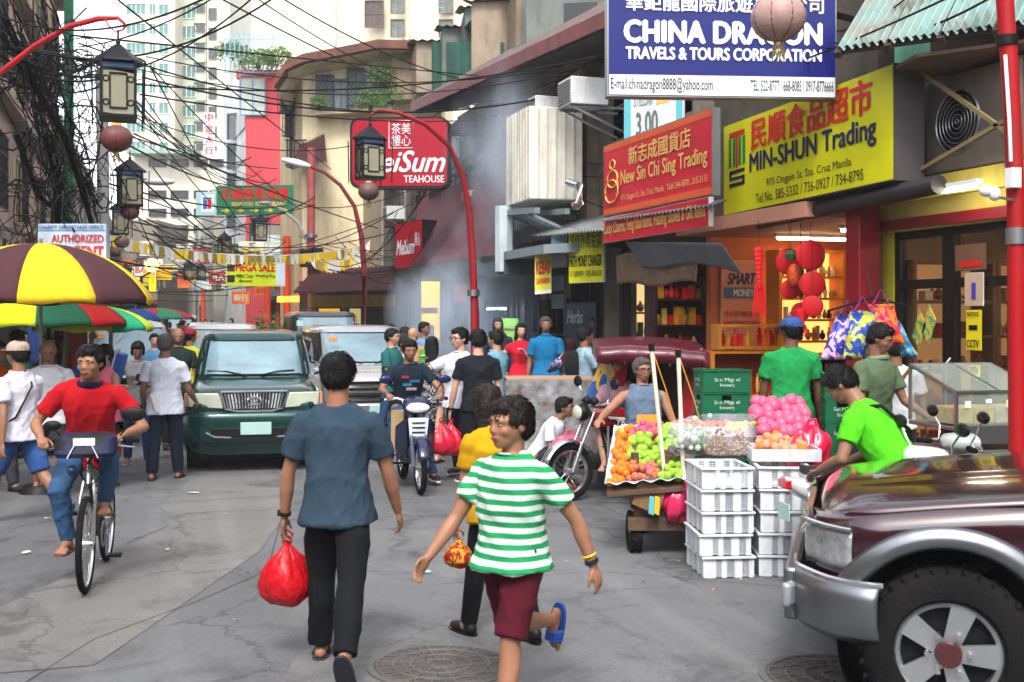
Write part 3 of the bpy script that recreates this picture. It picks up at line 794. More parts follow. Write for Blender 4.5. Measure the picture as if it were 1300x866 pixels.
def wallbox(root, x0, x1, y0, y1, z0, z1, mt, name='wall', **k):
  return part(name, MB().box(((x0+x1)/2, (y0+y1)/2, (z0+z1)/2), (abs(x1-x0), abs(y1-y0), abs(z1-z0))), mt, root, **k)
PLAS = lambda c, **k: M(c, **{**dict(rough=.85, var=.14, scale=1.2, bump=.25, bscale=12, dirt=.45), **k})
GAP = .04
# lit tube lamp inside shops
def tube_lamp(c, L=1.2, es=12, axis=(0, 1, 0), col='#fff0d8', label='white fluorescent tube lamp under the ceiling'):
  c = Vector(c); a = Vector(axis).normalized(); root = thing('tube_lamp', label, 'lamp', c, world=True)
  part('housing', MB(c).box(c+Vector((0, 0, .04)), (abs(a.x)*L+.07, abs(a.y)*L+.07, .04)), WHITE, root)
  part('tube', MB(c).cyl(c-a*L/2, c+a*L/2, .018, n=8), M('#ffffff', emis=col, es=es, var=0, bump=0), root)

# ------------------------------------------------------------ right row: cafe building (nearest)
XF = 7.0
yC0, yC1 = 3.0, 9.95
cafe = thing('cafe_building', 'yellow walled corner cafe with dark framed glass front beside the red column', 'building', (XF, 6.5, 0), world=True)
wallbox(cafe, XF+3.2, XF+3.4, yC0, yC1, .15, 3.0, PLAS('#8a6b48'), 'back_wall')
wallbox(cafe, XF, XF+3.2, yC0-.2, yC0, .15, 3.0, PLAS('#8a6b48'), 'side_wall')
wallbox(cafe, XF+.1, XF+3.2, yC1, yC1+.15, .15, 3.0, PLAS('#8a6b48'), 'side_wall')
wallbox(cafe, XF-.1, XF+3.4, yC0-.2, yC1+.15, 3.0, 3.2, PLAS('#bfae4a'), 'ceiling_slab')
wallbox(cafe, XF-.02, XF+.16, yC0-.2, yC1+.15, 2.72, 3.0, PLAS('#c4b455'), 'fascia')
wallbox(cafe, XF-.07, XF-.02, yC0-.2, yC1+.15, 2.74, 2.84, paint('#7c1820'), 'red_trim')
wallbox(cafe, XF-.0, XF+.12, 9.70, 9.86, .15, 2.72, paint('#b9b32e', dirt=.3), 'yellow_pilaster')
DFR = M('#17120f', rough=.45)
CGL = M('#1c2422', rough=.05, var=0, bump=0, alpha=.22, spec=1.)
ys = [yC0, 4.1, 5.2, 6.3, 7.3, 8.05, 8.9, 9.70]
for a, b in zip(ys, ys[1:]):
  f = MB()
  for y in (a+.04, b-.04): f.box((XF+.06, y, 1.435), (.08, .08, 2.57))
  for z in (.2, 2.2, 2.68): f.box((XF+.062, (a+b)/2, z), (.075, b-a-.16, .09 if z < 2.5 else .07))
  w_ = part('window', f, DFR, cafe)
  part('pane', MB(ORG[cafe]).box((XF+.06, (a+b)/2, 1.2), (.012, b-a-.16, 1.91)), CGL, w_)
  part('pane', MB(ORG[cafe]).box((XF+.06, (a+b)/2, 2.445), (.012, b-a-.16, .39)), CGL, w_)
m = MB().tube([(XF-.03, 8.8, 1.0), (XF-.08, 8.8, 1.05), (XF-.08, 8.8, 1.45), (XF-.03, 8.8, 1.5)], .014); part('door_handle', m, CHROME, cafe)
# upper storey, dark recess with big condenser
wallbox(cafe, XF+.9, XF+1.1, yC0-.2, 10.3, 3.2, 6.2, PLAS('#6a5848', c2='#4a3e34'), 'upper_wall')
wallbox(cafe, XF+.2, XF+.9, 8.9, 10.2, 3.2, 4.3, PLAS('#4a4430'), 'recess_wall')
E0, E1 = P(1063, 62, 10.2), P(1420, 10.7, 8.83); UPV = CF*2.0+CR*1.6+Vector((0, 0, 2.2))
m = MB(); corrug(m, E0, E1, E1+UPV, E0+UPV, 30, .03); part('corrugated_roof', m, M('#7fa6a2', rough=.55, var=.3, scale=2.5, bump=.2, bscale=20, dirt=.6, c2='#8a8478'), cafe, smooth=60)
m = MB()
for t in (0, .2, .4, .6, .8, 1): q = E0.lerp(E1, t)-Vector((0, 0, .06)); m.bar(q, q+UPV*.8, .06)
m.bar(E0-Vector((0, 0, .07))+UPV*.03, E1-Vector((0, 0, .07))+UPV*.03, .06)
part('rafter', m, M('#3c3028', rough=.9), cafe)
ES = E0.lerp(E1, .3)
part('soffit', MB().prism([ES+Vector((.1, .1, -.14)), E1+Vector((.1, .1, -.14)), E1+CF*1.2-Vector((0, 0, .16)), ES+CF*1.2-Vector((0, 0, .16))], (0, 0, .03)), M('#6a5646', rough=.9, var=.3), cafe)
q0, q1 = P(1035, 400, 13.5), P(1250, 400, 13); solo('teal_wall', MB().prism([q0+Vector((0, 0, 2.6)), q1+Vector((0, 0, 2.6)), q1+CF*.2+Vector((0, 0, 2.6)), q0+CF*.2+Vector((0, 0, 2.6))], (0, 0, 4.5)), PLAS('#5fa08e'), 'weathered teal wall rising behind the corrugated roof at the top right', 'wall')
m = MB()
for (a, b) in (((1170, 92), (1290, 176)), ((1170, 215), (1290, 145))):
  m.bar(FX(*a, 6.7), FX(*b, 6.7), .035)
part('cross_brace', m, M('#7a6a48', rough=.8), cafe)
c = FX(1262, 214, 7.15)
ac_unit((c.x, c.y, c.z), 'x-', 'large boxy outdoor condenser behind the cross braces above the cafe', 1.45, True, paint('#665c52', dirt=.5))
tube_lamp(FX(1217, 240, 6.6), .45, 14, (0, 1, 0), label='short lit tube lamp under the eave above the cafe doors')
for y, q in ((5.5, 'nearer'), (8.3, 'farther')): tube_lamp((8.6, y, 2.95), 1.1, 34, (0, 1, 0), label=q+' lit tube lamp on the ceiling inside the cafe')
# ------------------------------------------------------------ red column between the shops
m = MB().box((6.75, 9.85, 1.6), (.24, .24, 2.9)); solo('red_column', m, paint('#7e141c', rough=.4, dirt=.5), 'square dark red painted column between the lantern shop and the cafe', 'column', bevel=.01)
# long black gutter pipe under the yellow sign
m = MB().cyl(FX(965, 282, 6.6), FX(1192, 234, 6.5), .085, n=14); solo('gutter_pipe', m, M('#2e2b2b', rough=.5), 'thick dark drain pipe running below the yellow shop sign', 'pipe')

# ------------------------------------------------------------ lantern shop (under the yellow sign)
yM0, yM1 = 10.15, 13.45
ms = thing('lantern_shop', 'open shop with warm orange walls and ceiling under the yellow sign', 'shop', (XF, 11.8, 0), world=True)
PEACH = M('#b8683c', rough=.8, var=.15, scale=1)
wallbox(ms, 9.8, 9.95, yM0+.05, yM1, .15, 3.0, PEACH, 'back_wall'); wallbox(ms, XF-.1, 9.8, yM1-.02, yM1+.1, .15, 3.0, PEACH, 'side_wall'); wallbox(ms, XF-.1, 9.8, yM0+.04, yM0+.18, .15, 3.0, PEACH, 'side_wall')
wallbox(ms, XF-.6, 9.95, yM0+.19, yM1-.03, 2.92, 3.08, M('#c08870', rough=.8, var=.1), 'ceiling')
wallbox(ms, XF+.25, XF+.45, 10.3, yM1+4, 3.1, 7.4, PLAS('#5a5246', c2='#3a342c'), 'upper_wall')
for y, z, q in ((11.2, 2.86, 'nearer'), (12.6, 2.86, 'farther')): tube_lamp((7.9, y, z), 1.0, 8, (1, 0, 0), col='#ffd9a8', label=q+' warm lit tube lamp on the ceiling of the lantern shop')
# yellow shelving units (glass cases) of the shop
YEL = paint('#d88a18', rough=.4)
def stock(root, x0, x1, zs, cols, seed, cell=.12, hmax=.2, nm='goods', y=0.):
  r = random.Random(seed); bs = {c: MB() for c in cols}
  for z in zs:
    x = x0
    while x < x1-cell*.5:
      c = r.choice(cols); s_ = cell*r.uniform(.6, 1.1); hh_ = hmax*r.uniform(.5, 1); yy = y+r.uniform(-.05, .05)
      k = r.random(); b = bs[c]
      if k < .3: b.box((x+s_/2, yy, z+hh_/2), (s_*.85, s_*.8, hh_), r.uniform(-.4, .4))
      elif k < .55: b.lathe([(0, 0), (s_*.35, .01), (s_*.5, hh_*.35), (s_*.32, hh_*.7), (s_*.15, hh_*.85), (s_*.2, hh_), (0, hh_)], 10, (x+s_/2, yy, z))
      elif k < .8: b.ball((x+s_/2, yy, z+hh_*.4), (s_*.45, s_*.45, hh_*.4), 10, 7); b.ball((x+s_/2, yy, z+hh_*.85), (s_*.22,)*3, 8, 5)
      else: b.lathe([(s_*.3, 0), (s_*.5, hh_*.5), (s_*.55, hh_*.55), (s_*.1, hh_*.5)], 10, (x+s_/2, yy, z)); b.ball((x+s_/2, yy, z+hh_*.7), (s_*.3, s_*.3, hh_*.25), 8, 5)
      x += s_*1.02
  for c, b in bs.items():
    if b.n: o = part(nm, b, plastic(c, rough=.3), root); o['kind'] = 'stuff'
def rack(name, label, loc, rz, ln, zs, mt, depth=.36, back=None, top=None, goods=None, bottom=0.):
  """shelf unit, its own frame: runs along X, front faces -Y"""
  root = thing(name, label, 'shelf', loc, rz); zt = top or zs[-1]+.35
  for x in (-ln/2, ln/2): part('upright', MB().box((x, 0, (zt+bottom)/2), (.045, depth, zt-bottom)), mt, root)
  for z in list(zs)+[zt]: part('shelf_board', MB().box((0, 0, z-.018), (ln-.05, depth-.01, .03)), mt, root)
  if back: part('back_panel', MB().box((0, depth/2, (zt+bottom)/2), (ln-.05, .02, zt-bottom)), back, root)
  if goods: stock(root, -ln/2+.04, ln/2-.02, zs, *goods)
  return root
REDS = ['#c0161c', '#d8241c', '#e0a020', '#b01018', '#d86a1c', '#e8c060']
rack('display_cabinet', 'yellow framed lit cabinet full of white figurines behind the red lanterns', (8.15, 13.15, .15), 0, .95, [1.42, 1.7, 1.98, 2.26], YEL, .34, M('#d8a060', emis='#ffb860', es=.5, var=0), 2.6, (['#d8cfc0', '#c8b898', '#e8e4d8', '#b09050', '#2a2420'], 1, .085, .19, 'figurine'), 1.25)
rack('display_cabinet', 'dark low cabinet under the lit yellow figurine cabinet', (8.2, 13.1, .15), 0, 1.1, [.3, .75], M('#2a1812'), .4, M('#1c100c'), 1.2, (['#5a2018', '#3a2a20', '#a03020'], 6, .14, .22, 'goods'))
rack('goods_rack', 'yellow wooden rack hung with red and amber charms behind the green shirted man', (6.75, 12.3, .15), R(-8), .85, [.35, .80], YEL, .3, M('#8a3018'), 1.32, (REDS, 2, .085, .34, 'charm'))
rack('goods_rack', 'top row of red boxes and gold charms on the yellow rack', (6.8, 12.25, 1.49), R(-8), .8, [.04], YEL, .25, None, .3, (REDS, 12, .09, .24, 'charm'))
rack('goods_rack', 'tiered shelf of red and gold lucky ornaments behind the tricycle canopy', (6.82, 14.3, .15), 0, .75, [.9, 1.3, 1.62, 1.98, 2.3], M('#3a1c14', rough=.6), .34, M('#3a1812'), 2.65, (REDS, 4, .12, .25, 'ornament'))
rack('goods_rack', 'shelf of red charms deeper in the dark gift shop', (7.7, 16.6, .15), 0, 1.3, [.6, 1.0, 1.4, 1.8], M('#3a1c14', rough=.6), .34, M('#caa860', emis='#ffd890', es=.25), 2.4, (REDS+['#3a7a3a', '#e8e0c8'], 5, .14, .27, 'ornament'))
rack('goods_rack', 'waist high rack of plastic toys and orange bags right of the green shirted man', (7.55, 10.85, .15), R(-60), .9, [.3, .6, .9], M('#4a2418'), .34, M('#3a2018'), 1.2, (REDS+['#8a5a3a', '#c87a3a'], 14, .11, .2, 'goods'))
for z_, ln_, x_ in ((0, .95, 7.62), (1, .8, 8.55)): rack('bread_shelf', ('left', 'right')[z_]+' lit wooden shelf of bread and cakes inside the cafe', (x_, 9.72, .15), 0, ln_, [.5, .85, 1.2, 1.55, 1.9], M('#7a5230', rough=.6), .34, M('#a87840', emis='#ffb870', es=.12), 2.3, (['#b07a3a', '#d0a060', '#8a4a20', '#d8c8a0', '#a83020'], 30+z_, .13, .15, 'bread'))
# ------------------------------------------------------------ dark shop under the red sign, and the money changer
ns = thing('gift_shop', 'dark open fronted shop crammed with ornaments below the red sign', 'shop', (XF, 15.4, 0), world=True)
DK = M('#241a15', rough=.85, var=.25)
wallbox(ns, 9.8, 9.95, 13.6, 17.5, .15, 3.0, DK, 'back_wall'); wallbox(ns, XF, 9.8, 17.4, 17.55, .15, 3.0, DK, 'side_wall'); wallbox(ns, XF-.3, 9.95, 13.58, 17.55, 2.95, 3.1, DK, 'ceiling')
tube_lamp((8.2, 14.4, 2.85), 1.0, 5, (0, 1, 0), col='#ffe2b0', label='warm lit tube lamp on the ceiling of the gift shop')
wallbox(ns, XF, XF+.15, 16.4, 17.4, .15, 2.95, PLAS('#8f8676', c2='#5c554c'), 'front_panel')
wallbox(ns, XF-.12, XF+.02, 16.35, 16.47, .15, 2.95, M('#23211f'), 'post')
wallbox(ns, XF+.0, XF+.5, 14.0, 17.6, 3.1, 6.2, PLAS('#7a746a', c2='#544e46'), 'upper_wall')
mc = thing('money_changer_building', 'weathered grey two storey house with louvred wooden upper front and air conditioners', 'building', (XF, 20.5, 0), world=True)
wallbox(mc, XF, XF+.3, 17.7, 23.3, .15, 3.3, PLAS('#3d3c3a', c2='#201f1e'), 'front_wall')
wallbox(mc, XF-.2, XF+3.5, 17.65, 26.2, 3.3, 6.6, PLAS('#8a7866', c2='#564a40', scale=2), 'upper_wall')
wallbox(mc, XF+3.3, XF+3.5, 17.7, 26, .15, 3.3, DK, 'back_wall')
m = MB()
for i in range(46): m.box((XF-.24, 18.0+i*.17, 4.35), (.06, .13, 1.5))
part('shutter', m, M('#4c423a', rough=.8, var=.35, scale=4), mc)
for y in (18.3, 19.6, 21.0, 22.4): window(mc, (XF-.02, y, 1.55), .9, 2.0, 'x-', M('#2c2a28'), M('#1d2426', rough=.15, var=.5, scale=2, bump=0), (1, 1))
wallbox(mc, XF-.05, XF, 18.9, 20.5, 2.2, 2.65, paint('#9a7a3a'), 'sign_strip')
# eave and roof over it
m = MB()
e0, e1 = FX(772, 14, 5.9), FX(522, 132, 5.9)
corrug(m, e0, e1, (XF+2.5, e1.y, e1.z+2.1), (XF+2.5, e0.y, e0.z+2.1), 60, .03, 4); part('corrugated_roof', m, M('#5d3a38', rough=.8, var=.4, scale=2, dirt=.6, c2='#6f6a66'), mc, smooth=60)
m = MB().bar(e0-Vector((0, 0, .1)), e1-Vector((0, 0, .1)), .05, .22); part('fascia', m, paint('#7a3434', dirt=.7, scale=4), mc)
m = MB().prism([e0+Vector((.1, 0, -.2)), e1+Vector((.1, 0, -.2)), (XF, e1.y, e1.z-.1), (XF, e0.y, e0.z-.1)], (0, 0, .03)); part('soffit', m, M('#4a4a48', rough=.9, var=.4, scale=3, dirt=.4), mc)
# lit bits of the stall fronts in the smoke
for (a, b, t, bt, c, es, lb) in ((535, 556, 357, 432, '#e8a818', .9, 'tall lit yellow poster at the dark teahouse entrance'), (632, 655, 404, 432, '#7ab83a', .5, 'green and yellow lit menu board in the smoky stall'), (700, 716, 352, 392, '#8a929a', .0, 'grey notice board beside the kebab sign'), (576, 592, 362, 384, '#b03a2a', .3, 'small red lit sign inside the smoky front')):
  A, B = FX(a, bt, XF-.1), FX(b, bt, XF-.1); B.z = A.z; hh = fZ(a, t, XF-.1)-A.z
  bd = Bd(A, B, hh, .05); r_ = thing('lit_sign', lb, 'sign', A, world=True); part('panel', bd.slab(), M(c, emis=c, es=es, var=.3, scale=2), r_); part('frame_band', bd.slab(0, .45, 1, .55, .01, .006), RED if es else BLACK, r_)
tube_lamp(FX(630, 392, XF-.4), 1.3, 20, (0, 1, 0), col='#cfe0ff', label='cool white tube lamp glowing inside the smoky stall')
# small awning roof along the pavement
m = MB(); a, b = FX(765, 292, 5.95), FX(675, 300, 5.95); corrug(m, a, b, (XF, b.y, b.z+.35), (XF, a.y, a.z+.35), 26, .02, 5); solo('tin_awning', m, M('#8b8e90', rough=.5, metal=.3, var=.3, dirt=.5), 'grey corrugated tin awning beside the red sign above the yellow money changer sign', 'awning', smooth=60)
m = MB(); a, b = FX(690, 322, 5.6), FX(610, 335, 5.6); m.prism([a, b, b+Vector((1.5, 0, .1)), a+Vector((1.5, 0, .1))], (0, 0, .14)); solo('concrete_canopy', m, PLAS('#7f8c92'), 'grey flat canopy projecting above the smoky stall front', 'canopy')
for (px, py, X, s_, lb) in ((740, 137, 6.1, 1.0, 'larger grey window air conditioner beside the blue travel sign'), (692, 152, 6.1, .85, 'smaller grey window air conditioner left of the larger one on the louvred house')):
  c = FX(px, py, X); ac_unit(c, 'x-', lb, .85*s_)
# white metal clad box
m = thing('duct_enclosure', 'tall white sheet metal enclosure hung on the louvred house', 'enclosure', FX(690, 262, 5.7), world=True)
A, B = FX(642, 262, 5.7), FX(672, 262, 5.7)
mb = MB().box(((A.x+.92/2), (A.y+B.y)/2, A.z+.75), (.92, A.y-B.y, 1.5)); part('panel_box', mb, paint('#dedacc', dirt=.3, scale=3), m, bevel=.02)
mb = MB()
for i in range(1, 9): y = B.y+(A.y-B.y)*i/9; mb.box((A.x-.01, y, A.z+.75), (.02, .03, 1.5))
for i in range(1, 6): x = A.x+.92*i/6; mb.box((x, B.y-.01, A.z+.75), (.025, .02, 1.45))
part('seam_rib', mb, paint('#c4c0b4', dirt=.4), m)
mb = MB().bar(A+Vector((0, .2, -.1)), B+Vector((0, -.4, -.1)), .09).bar(A+Vector((.5, .2, -.1)), B+Vector((.5, -.4, -.1)), .09)
for t in (0, .33, .66, 1): q = A.lerp(B, t); mb.bar(q+Vector((0, 0, -.12)), q+Vector((1.1, 0, -.55)), .05)
part('support_frame', mb, paint('#7c8a90', dirt=.4), m)
m = MB().tube([FX(640, 345, 5.65), FX(640, 262, 5.65)], .16, 8); solo('vent_pipe', m, paint('#b8c4c8'), 'pale square vent pipe rising beside the white metal enclosure', 'pipe')
m = MB().tube([FX(722, 232, 5.6), FX(735, 236, 5.6), FX(736, 258, 5.6), FX(730, 262, 5.6)], .06, 10); solo('elbow_duct', m, CHROME, 'shiny curved metal duct at the side of the white enclosure', 'duct')

th0 = thing('teahouse_building', 'teahouse with sloping maroon corrugated cladding and dark shopfront', 'building', (XF, 29, 0), world=True)
# meters, conduits and pipes cluttering the old fronts
cq = random.Random(12)
for i in range(16):
  y = 17.9+i*1.1+cq.uniform(-.3, .3); X = XF-.26 if y < 26 else XF-.16; z0, z1 = cq.uniform(3.4, 3.8), cq.uniform(5, 6.4); r = cq.choice((.018, .03, .045))
  solo('wall_pipe', MB().tube([(X, y, z0), (X, y, z1), (X, y+cq.uniform(-.5, .5), z1+.1)], r, 6), paint(cq.choice(('#8a8478', '#5a5a58', '#b0aca0', '#4a3a32')), dirt=.5), 'thin pipe running up the weathered upper fronts on the right', 'pipe', 'pipes on the old fronts')
for i, (y, z) in enumerate(((18.2, 3.7), (21.3, 3.75), (23.9, 3.9), (27.5, 3.8), (30.2, 5.2), (19.4, 5.5), (33, 4.4))):
  if i in (2, 4, 6): ac_unit((XF-.35, y, z+.3), 'x-', ('', '', 'small air conditioner above the teahouse cladding, nearest', '', 'small air conditioner above the teahouse cladding, middle', '', 'small air conditioner above the teahouse cladding, farthest')[i], .8)
  else: solo('meter_box', MB().box((XF-.3, y, z), (.14, .3, .38)), paint('#7a7c7a', dirt=.5), ('grey meter box low beside the louvred front', 'grey meter box at the middle of the louvred front', '', 'meter box over the maroon cladding', '', 'meter box high under the dark eave')[i], 'meter box', bevel=.01)
for i, (y, z, w_, h_) in enumerate(((19.0, 5.6, 1.1, .8), (22.0, 5.6, 1.1, .8), (24.8, 4.6, 1.3, 1.3), (28, 5.2, 1.2, 1.2), (31, 5.2, 1.2, 1.2), (34, 5.2, 1.2, 1.2))): window(mc if y < 26 else th0, (XF-(.22 if y < 26.2 else .12), y, z), w_, h_, 'x-', M('#4a4038', rough=.8), WP, (2, 1), grille='bar' if i % 2 else None)
for i, (y, z, w_, h_) in enumerate(((14.6, 5.2, 1.2, 1.1), (16.4, 5.2, 1.2, 1.1))): window(ns, (XF-.02, y, z), w_, h_, 'x-', M('#6a655c', rough=.8), WP, (1, 1))
# ------------------------------------------------------------ teahouse building with maroon cladding
th = th0
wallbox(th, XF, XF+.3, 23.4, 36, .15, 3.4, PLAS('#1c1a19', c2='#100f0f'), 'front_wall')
a, b, c_, d_ = FX(640, 322, 5.6), FX(524, 338, 5.6), FX(532, 250, 6.9), FX(648, 214, 6.6)
m = MB(); corrug(m, a, b, c_, d_, 44, .035, 5, 3); part('corrugated_cladding', m, M('#4f1d26', rough=.55, var=.3, scale=1.5, dirt=.5, bump=.1), th, smooth=60)
m = MB().prism([a, b, b+Vector((1.6, 0, 0)), a+Vector((1.6, 0, 0))], (0, 0, -.35)); part('fascia', m, paint('#46545a'), th)
wallbox(th, XF-.1, XF+4, 26.3, 36, 3.4, 6.6, PLAS('#78786e', c2='#5a544a', scale=2), 'upper_wall')
wallbox(th, XF+4, XF+4.2, 23.4, 36, .15, 9, PLAS('#3d7d6c', c2='#2c5a50'), 'back_wall')
for i, y in enumerate((24.5, 26.3, 28.3, 30.4, 32.6, 34.7)): window(th, (XF-.02, y, 1.5), 1.3, 2.1, 'x-', M('#2c2a28'), M('#20282a', rough=.12, var=.5, scale=2, bump=0), (1, 0))
# green sheet wall above
m = MB(); a, b = FX(640, 128, 8.5), FX(535, 140, 8.5); corrug(m, a, b, b+Vector((0, 0, 2.3)), a+Vector((0, 0, 1.5)), 30, .03, 4); solo('green_sheet_wall', m, M('#2f6656', rough=.7, var=.35, scale=1.2, dirt=.7), 'tall weathered green metal sheet wall above the dark eaves', 'wall', smooth=60)
for (px, py, d, s_, lb) in ((597, 205, 27, 1.3, 'white boxy water chiller standing under the eaves left of the wooden post'),): ac_unit(P(px, py, d), 0., lb, s_, False, paint('#c8ccc8', dirt=.3))
m = MB().cyl(P(635, 205, 25), P(634, 75, 25), .09, n=10); solo('eave_post', m, paint('#8f8676', dirt=.6), 'pale wooden post holding up the dark eave', 'post')
# ------------------------------------------------------------ cream balcony building further on
cr = thing('cream_building', 'old cream apartment house with curved rusty eave, grilled windows and plants', 'building', P(460, 400, 41), world=True)
CRM = PLAS('#e2d6b4', c2='#cdbf98', dirt=.3)
p0, p1 = P(384, 400, 40), P(560, 400, 40)
def wallq(root, a, b, z0, z1, th_, mt, name='wall', **k):
  a = Vector((a.x, a.y, z0)); b = Vector((b.x, b.y, z0)); n = (b-a).normalized().cross(Vector((0, 0, 1)))
  return part(name, MB().prism([a, b, b-n*th_, a-n*th_], (0, 0, z1-z0)), mt, root, **k)
zt = lambda py, d: H+(HY-py)/F*d
wallq(cr, p0, p1, 0, zt(72, 40), 8, CRM)
m = MB()
ev = [(348, 100), (362, 78), (385, 68), (430, 60), (480, 50), (538, 52)]
for q, r_ in zip(ev, ev[1:]):
  A, B = P(*q, 38.5), P(*r_, 38.5); m.prism([A, B, B+CF*3.5+Vector((0, 0, .1)), A+CF*3.5+Vector((0, 0, .1))], (0, 0, -.28))
part('eave', m, M('#7a4a36', rough=.9, var=.5, scale=2, dirt=.6, c2='#4a3430'), cr)
m = MB()
for q, r_ in zip(ev, ev[1:]):
  A, B = P(*q, 38.7)-Vector((0, 0, .3)), P(*r_, 38.7)-Vector((0, 0, .3)); m.prism([A, B, B+CF*3+Vector((0, 0, -.35)), A+CF*3+Vector((0, 0, -.35))], (0, 0, .03))
part('soffit', m, PLAS('#d8caa8'), cr)
p2 = P(352, 400, 42)
wallq(cr, P(356, 400, 44), P(384, 400, 40), 0, zt(95, 42), 4, PLAS('#cfc09a', dirt=.3))
rzc = -YAW
for (px, py, wd, ht, g) in ((413, 118, .62, 1.15, 'diamond'), (433, 122, .5, 1.15, None), (452, 112, .6, 1.3, 'diamond'), (478, 118, .8, 1.2, None)):
  window(cr, P(px, py, 39.95), wd, ht, rzc, M('#6b6e6c'), M('#7d8e94', rough=.2, var=.4, bump=0), (1, 0), grille=g)
m = MB(); a, b = P(400, 146, 39.4), P(500, 140, 39.4); m.prism([a, b, b+CF*.6, a+CF*.6], (0, 0, .12)); part('balcony_ledge', m, PLAS('#a89c80'), cr)
for (px, py) in ((372, 150), (378, 190), (366, 120)): window(cr, P(px, py, 41.5), .7, 1.3, rzc-R(40), M('#2e2c2a'), M('#2a3238', rough=.2, bump=0), (1, 1), grille='bar')
m = MB()
for i in range(14): q = P(364+i*1.8, 178, 40-i*.02); m.bar(q, q+Vector((0, 0, -.9)), .025)
m.bar(P(362, 178, 40), P(390, 178, 39.7), .04); m.bar(P(362, 210, 40), P(390, 210, 39.7), .04); part('balcony_railing', m, BLACK, cr)
# tiled porch roof and stepped lower roofs
m = MB(); corrug(m, P(370, 215, 37), P(415, 205, 37), P(412, 170, 40), P(380, 185, 40), 14, .05, 4); part('porch_roof', m, M('#5a3430', rough=.9, var=.4, dirt=.5), cr, smooth=60)
m = MB(); corrug(m, P(372, 372, 33), P(498, 368, 31), P(500, 338, 35), P(400, 342, 36), 34, .04, 4); solo('maroon_tin_roof', m, M('#4a2328', rough=.85, var=.4, scale=1.2, dirt=.7), 'low maroon tin roof streaked with white over the far shopfronts', 'roof', smooth=60)
# ground floor shops under that roof
gs = thing('corner_shopfront', 'row of small shopfronts with yellow valance under the maroon tin roof', 'shop', P(440, 400, 36), world=True)
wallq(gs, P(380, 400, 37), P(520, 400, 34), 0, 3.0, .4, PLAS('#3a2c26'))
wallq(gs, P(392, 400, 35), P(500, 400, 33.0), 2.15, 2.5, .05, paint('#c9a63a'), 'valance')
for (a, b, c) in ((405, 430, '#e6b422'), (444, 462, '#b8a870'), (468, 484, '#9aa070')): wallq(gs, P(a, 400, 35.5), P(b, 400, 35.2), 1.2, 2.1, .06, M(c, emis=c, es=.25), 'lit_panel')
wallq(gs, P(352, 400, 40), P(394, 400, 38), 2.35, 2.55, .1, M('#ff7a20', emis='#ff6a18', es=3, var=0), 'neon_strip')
# red block
rb = thing('red_building', 'salmon red painted block between the white tower flats and the cream house', 'building', P(345, 400, 55), world=True)
REDW = PLAS('#b83e46', dirt=.12)
wallq(rb, P(312, 400, 55), P(377, 400, 55), 0, zt(92, 55), 7, REDW)
window(rb, P(321, 121, 54.9), 1.2, 1.9, rzc, paint('#5f8a9a'), M('#a8b0ac', rough=.3), (1, 0))
for k_, (px, py) in enumerate(((330, 300), (350, 300), (330, 260))): window(rb, P(px, py, 54.9), 1.0, 1.2, rzc, WF, WP, (1, 0))
wallq(rb, P(300, 400, 54.9), P(372, 400, 54.9), zt(100, 55), zt(92, 55)+.1, .4, PLAS('#c0545a'), 'parapet')
m = MB()
for px in range(286, 352, 6): q = P(px, 92, 54.5); m.bar(q, q+Vector((0, 0, 1.9)), .05)
for py in (92, 72, 50): m.bar(P(284, py, 54.5), P(352, py, 54.5), .05)
part('roof_railing', m, paint('#6aa0b0'), rb)
wb = thing('white_side_building', 'narrow white flats with slanting balconies left of the red block', 'building', P(298, 400, 60), world=True)
wallq(wb, P(284, 400, 64), P(312, 400, 56), 0, zt(100, 60), 5, PLAS('#c6c8c6', dirt=.3))
for j in range(4): window(wb, P(300, 160+j*38, 59), 1.1, 1.3, rzc-R(25), WF, WP, (1, 0)); wallq(wb, P(286, 400, 63.5), P(311, 400, 55.6), zt(178+j*38, 60), zt(178+j*38, 60)+.9, .3, PLAS('#b8bab8'), 'balcony')

# ------------------------------------------------------------ far high rises
tw = thing('tower_block', 'tall pale green and cream apartment tower far down the street', 'building', P(225, 400, 120), world=True)
TWM = PLAS('#c9c6b0', dirt=.2, scale=.1)
dT = 120
wallq(tw, P(150, 400, dT), P(222, 400, dT), 0, 48, 14, PLAS('#cfc7b2', dirt=.2, scale=.1))
wallq(tw, P(223, 400, dT+3), P(262, 400, dT+3), 0, 47, 14, PLAS('#a8b098', dirt=.2, scale=.1))
wallq(tw, P(263, 400, dT+1), P(292, 400, dT+1), 0, 52, 10, PLAS('#c4bfae', dirt=.2, scale=.1))
TG = M('#4f7a70', rough=.2, var=.3, bump=0); TD = M('#3c403c', rough=.4, var=.4)
for j in range(13):
  py = 12+j*25
  for px in (167, 179, 194, 208): 
    if py < 300: window(tw, P(px, py+(px-190)*.02, dT-.05), 1.0 if px != 194 else .7, 1.15, rzc, WHITE, TG, (1, 0), .15)
  for px in (231, 243): window(tw, P(px, py+4, dT+2.95), 1.0, 1.3, rzc, WHITE, TG, (1, 0), .15)
  window(tw, P(253, py-2, dT+2.9), 1.1, .9, rzc, WF, TD, (1, 0), .15); window(tw, P(270, py+6, dT+.9), .8, 1.2, rzc, WF, TD, (1, 0), .15)
  wallq(tw, P(248, 400, dT+2.9), P(262, 400, dT+2.9), zt(py+9, dT), zt(py+9, dT)+.7, .5, PLAS('#b9bfa8'), 'balcony')
lw = thing('white_office_block', 'low white office block with bands of dark windows below the far tower', 'building', P(230, 400, 95), world=True)
wallq(lw, P(165, 400, 95), P(290, 400, 95), 0, zt(192, 95), 12, PLAS('#cac4b4', dirt=.2, scale=.2))
